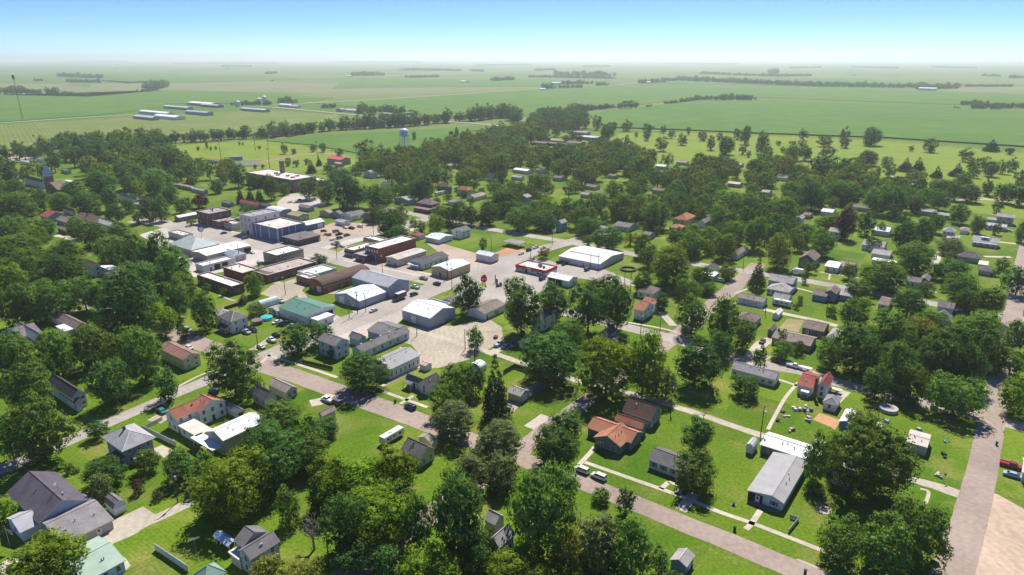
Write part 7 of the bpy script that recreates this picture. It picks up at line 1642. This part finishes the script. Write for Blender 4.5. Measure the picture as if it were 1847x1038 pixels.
town += fill([(640, 300), (740, 288), (800, 270), (900, 250), (960, 236), (1000, 270), (1070, 262), (1180, 300), (1400, 312), (1560, 330), (1570, 352), (1480, 372), (1200, 372), (960, 356), (800, 340), (690, 345), (640, 330)], 600, 7, 10.5, 'ddmmmdbmmym', 2)
town += fill([(950, 232), (975, 210), (1045, 204), (1062, 232), (1030, 242), (1000, 236), (960, 245)], 110, 7.5, 10, 'ddmd', 3)
town += fill([(1560, 335), (1640, 342), (1700, 372), (1620, 400), (1560, 390)], 40, 5, 8, 'dmm', 4)
town += fill([(1150, 372), (1480, 372), (1560, 400), (1500, 440), (1300, 470), (1180, 450), (1060, 420), (960, 400)], 110, 4.5, 7.5, 'dmmdmb', 5)
town += fill([(0, 372), (60, 372), (60, 500), (0, 560), (-80, 560), (-80, 372)], 25, 5, 8, 'dmm', 6)
town += fill([(690, 345), (960, 356), (1000, 380), (930, 400), (830, 380), (700, 372)], 50, 4.5, 7, 'dmmd', 7)
mass('tree_canopy', town, 'far trees of the town merging into one green canopy', 'trees')
def row(pts, hpx, dens=1.0, kinds='ddmd', jit=.5):
    out = []
    for (a, b) in zip(pts[:-1], pts[1:]):
        A, B_ = np.array(G(*a)), np.array(G(*b)); L_ = np.linalg.norm(B_ - A); d = depth(*((A + B_)/2)); hm = hpx*d/F; R = hm*.5
        n = max(2, int(L_/(R*.58)*dens))
        for i in range(n):
            p = A + (B_ - A)*(i + rng.random())/n + rng.normal(0, R*jit, 2); q = R*rng.uniform(.5, 1.05); Q = q*rng.uniform(.8, 1.1); out.append((p[0], p[1], Q*1.05 + q*.1, q, Q, kinds[rng.integers(len(kinds))]))
    return out
belts = [
 ('windbreak', [([(238, 264), (320, 258), (480, 248), (562, 240), (620, 234), (676, 232), (740, 228), (800, 222), (846, 219)], 22), ([(846, 219), (880, 216), (912, 212), (940, 222)], 24), ([(470, 251), (560, 241)], 20), ([(640, 234), (730, 228)], 28)], 'long belt of big trees between the fields behind the sports ground'),
 ('farm_trees', [([(650, 206), (735, 205)], 15), ([(650, 203), (672, 203)], 24), ([(690, 204), (700, 203)], 16), ([(580, 196), (606, 195)], 8), ([(735, 206), (750, 205)], 7)], 'dark trees around the farmhouses on the farm road'),
 ('farm_trees', [([(420, 191), (490, 190)], 8), ([(500, 188), (536, 187)], 14)], 'dark trees around the grain bins'),
 ('far_grove', [([(108, 139), (186, 142)], 8), ([(120, 149), (185, 150)], 7), ([(60, 147), (78, 147)], 5), ([(186, 147), (235, 150)], 2.5)], 'dark groves far out on the left plain'),
 ('far_grove', [([(252, 166), (272, 166)], 6), ([(270, 164), (298, 158)], 14), ([(225, 151), (300, 148)], 3.5)], 'rounded grove in the pale left field'),
 ('windbreak', [([(0, 170), (105, 171)], 14), ([(112, 172), (160, 175)], 7), ([(0, 166), (60, 168)], 8)], 'tree belt at the left edge of the plain'),
 ('far_grove', [([(632, 138), (695, 137)], 8), ([(640, 137), (680, 135)], 6)], 'dark grove left of centre on the plain'),
 ('far_grove', [([(732, 141), (790, 140)], 5), ([(890, 147), (926, 145)], 7), ([(850, 129), (872, 130)], 4), ([(720, 128), (800, 128)], 3)], 'scattered small groves at centre on the plain'),
 ('far_wood', [([(952, 140), (1108, 143)], 5), ([(1000, 138), (1104, 139)], 10), ([(965, 128), (1000, 127)], 4)], 'wide hazy wood right of centre'),
 ('farm_trees', [([(982, 162), (1000, 161)], 11), ([(1005, 160), (1050, 159)], 7), ([(1012, 153), (1070, 152)], 7), ([(1074, 155), (1096, 154)], 6)], 'trees around the farm with the tall white barn'),
 ('hedgerow', [([(1048, 201), (1090, 197), (1122, 196)], 10), ([(1124, 196), (1146, 195)], 14), ([(1165, 193), (1176, 192)], 3)], 'broken tree row at the far edge of town'),
 ('windbreak', [([(1198, 188), (1220, 186)], 5), ([(1226, 185), (1262, 180)], 6), ([(1258, 181), (1362, 181)], 10), ([(1300, 180), (1345, 180)], 11)], 'dark straight tree row in the big green field'),
 ('farm_trees', [([(1152, 151), (1200, 149)], 8), ([(1195, 147), (1220, 146)], 6)], 'tree clump around the small white roof'),
 ('far_wood', [([(1225, 146), (1380, 153), (1480, 157), (1600, 159), (1730, 158)], 9), ([(1400, 154), (1590, 157)], 9), ([(1650, 162), (1730, 160)], 8), ([(1740, 157), (1825, 157)], 5)], 'very long hazy tree belt across the right plain'),
 ('far_wood', [([(1262, 134), (1310, 136), (1400, 139), (1462, 138)], 5), ([(1388, 135), (1400, 134)], 9), ([(1425, 124), (1480, 123)], 3), ([(1535, 122), (1620, 124)], 3), ([(1680, 122), (1760, 124)], 3)], 'thin hazy groves on the right plain'),
 ('far_wood', [([(1770, 138), (1806, 139)], 5), ([(1818, 142), (1880, 142)], 7)], 'hazy grove at the right edge'),
 ('far_grove', [([(1735, 190), (1770, 188)], 8), ([(1755, 198), (1800, 197)], 14), ([(1790, 196), (1850, 195)], 11), ([(1718, 196), (1732, 196)], 4)], 'dark scrub patch in the right field'),
 ('far_wood', [([(120, 112), (230, 113)], 2.5), ([(310, 116), (500, 115)], 2.5), ([(400, 121), (455, 121)], 3.5), ([(480, 134), (500, 133)], 4), ([(490, 147), (492, 147)], 4)], 'faint groves near the left horizon'),
 ('far_wood', [([(600, 113), (760, 114)], 2.5), ([(730, 126), (830, 129)], 4), ([(860, 119), (960, 118)], 2.5), ([(1050, 122), (1100, 121)], 3), ([(1200, 116), (1330, 117)], 2.5)], 'faint groves near the central horizon')]
for nm, rows, lb in belts:
    it = []
    for pts, hp in rows: it += row(pts, hp)
    mass(nm, it, lb, 'trees')

# ================================================================ AIR, SKY, SUN, CAMERA
EL, AZ = R_(52), R_(14)          # sun high, ahead and a little to the right
w = bpy.data.worlds.new('World'); sc.world = w; w.use_nodes = True; nt = w.node_tree
bg = nt.nodes['Background']; sky = nt.nodes.new('ShaderNodeTexSky'); sky.sky_type = 'NISHITA'; sky.sun_disc = False
sky.sun_elevation = EL; sky.sun_rotation = AZ; sky.altitude = 4000; sky.air_density = .5; sky.dust_density = .3; sky.ozone_density = 3.0
hs = nt.nodes.new('ShaderNodeHueSaturation'); hs.inputs['Saturation'].default_value = 1.15; wb = nt.nodes.new('ShaderNodeVectorMath'); wb.operation = 'MULTIPLY'; wb.inputs[1].default_value = (.82, .86, 1.10); nt.links.new(sky.outputs[0], hs.inputs['Color']); nt.links.new(hs.outputs[0], wb.inputs[0]); nt.links.new(wb.outputs[0], bg.inputs[0]); bg.inputs[1].default_value = SKY
sd_ = bpy.data.lights.new('sun', 'SUN'); sd_.energy = 3.8; sd_.angle = R_(.53); sd_.color = (1, .945, .85)
so = bpy.data.objects.new('sun', sd_); COL.objects.link(so)
dv = Vector((math.sin(AZ)*math.cos(EL), math.cos(AZ)*math.cos(EL), math.sin(EL))); so.rotation_euler = dv.to_track_quat('Z', 'Y').to_euler(); so.location = (200, 300, 400)
hz = bpy.data.materials.new('haze'); hz.use_nodes = True; n = hz.node_tree.nodes; n.remove(n['Principled BSDF'])
pv = n.new('ShaderNodeVolumePrincipled'); pv.inputs['Color'].default_value = (.92, .985, 1.0, 1); pv.inputs['Density'].default_value = HAZE; pv.inputs['Anisotropy'].default_value = .45
hz.node_tree.links.new(pv.outputs[0], n['Material Output'].inputs['Volume'])
bm = NB(); box(bm, -45000, -26000, -1.2, 45000, 60000, 240); tag(obj('haze', bm, hz), 'thin summer haze over the plain', 'haze', kind='stuff')
cam = bpy.data.cameras.new('camera'); co = bpy.data.objects.new('camera', cam); COL.objects.link(co); sc.camera = co
cam.sensor_fit = 'HORIZONTAL'; cam.sensor_width = 36; cam.lens = 36*F/1847; cam.clip_end = 120000; cam.clip_start = 1
co.location = (0, 0, H); co.rotation_euler = (math.pi/2 - PIT, 0, 0)
sc.view_settings.view_transform = 'Standard'; sc.view_settings.look = 'None'; sc.view_settings.exposure = EXPO; sc.view_settings.gamma = 1
sc.render.engine = 'CYCLES'; sc.cycles.use_denoising = True; sc.cycles.max_bounces = 6; sc.cycles.diffuse_bounces = 3; sc.cycles.transmission_bounces = 4; sc.cycles.volume_bounces = 1; sc.cycles.use_adaptive_sampling = False
sc.cycles.caustics_reflective = False; sc.cycles.caustics_refractive = False; sc.cycles.sample_clamp_indirect = 6
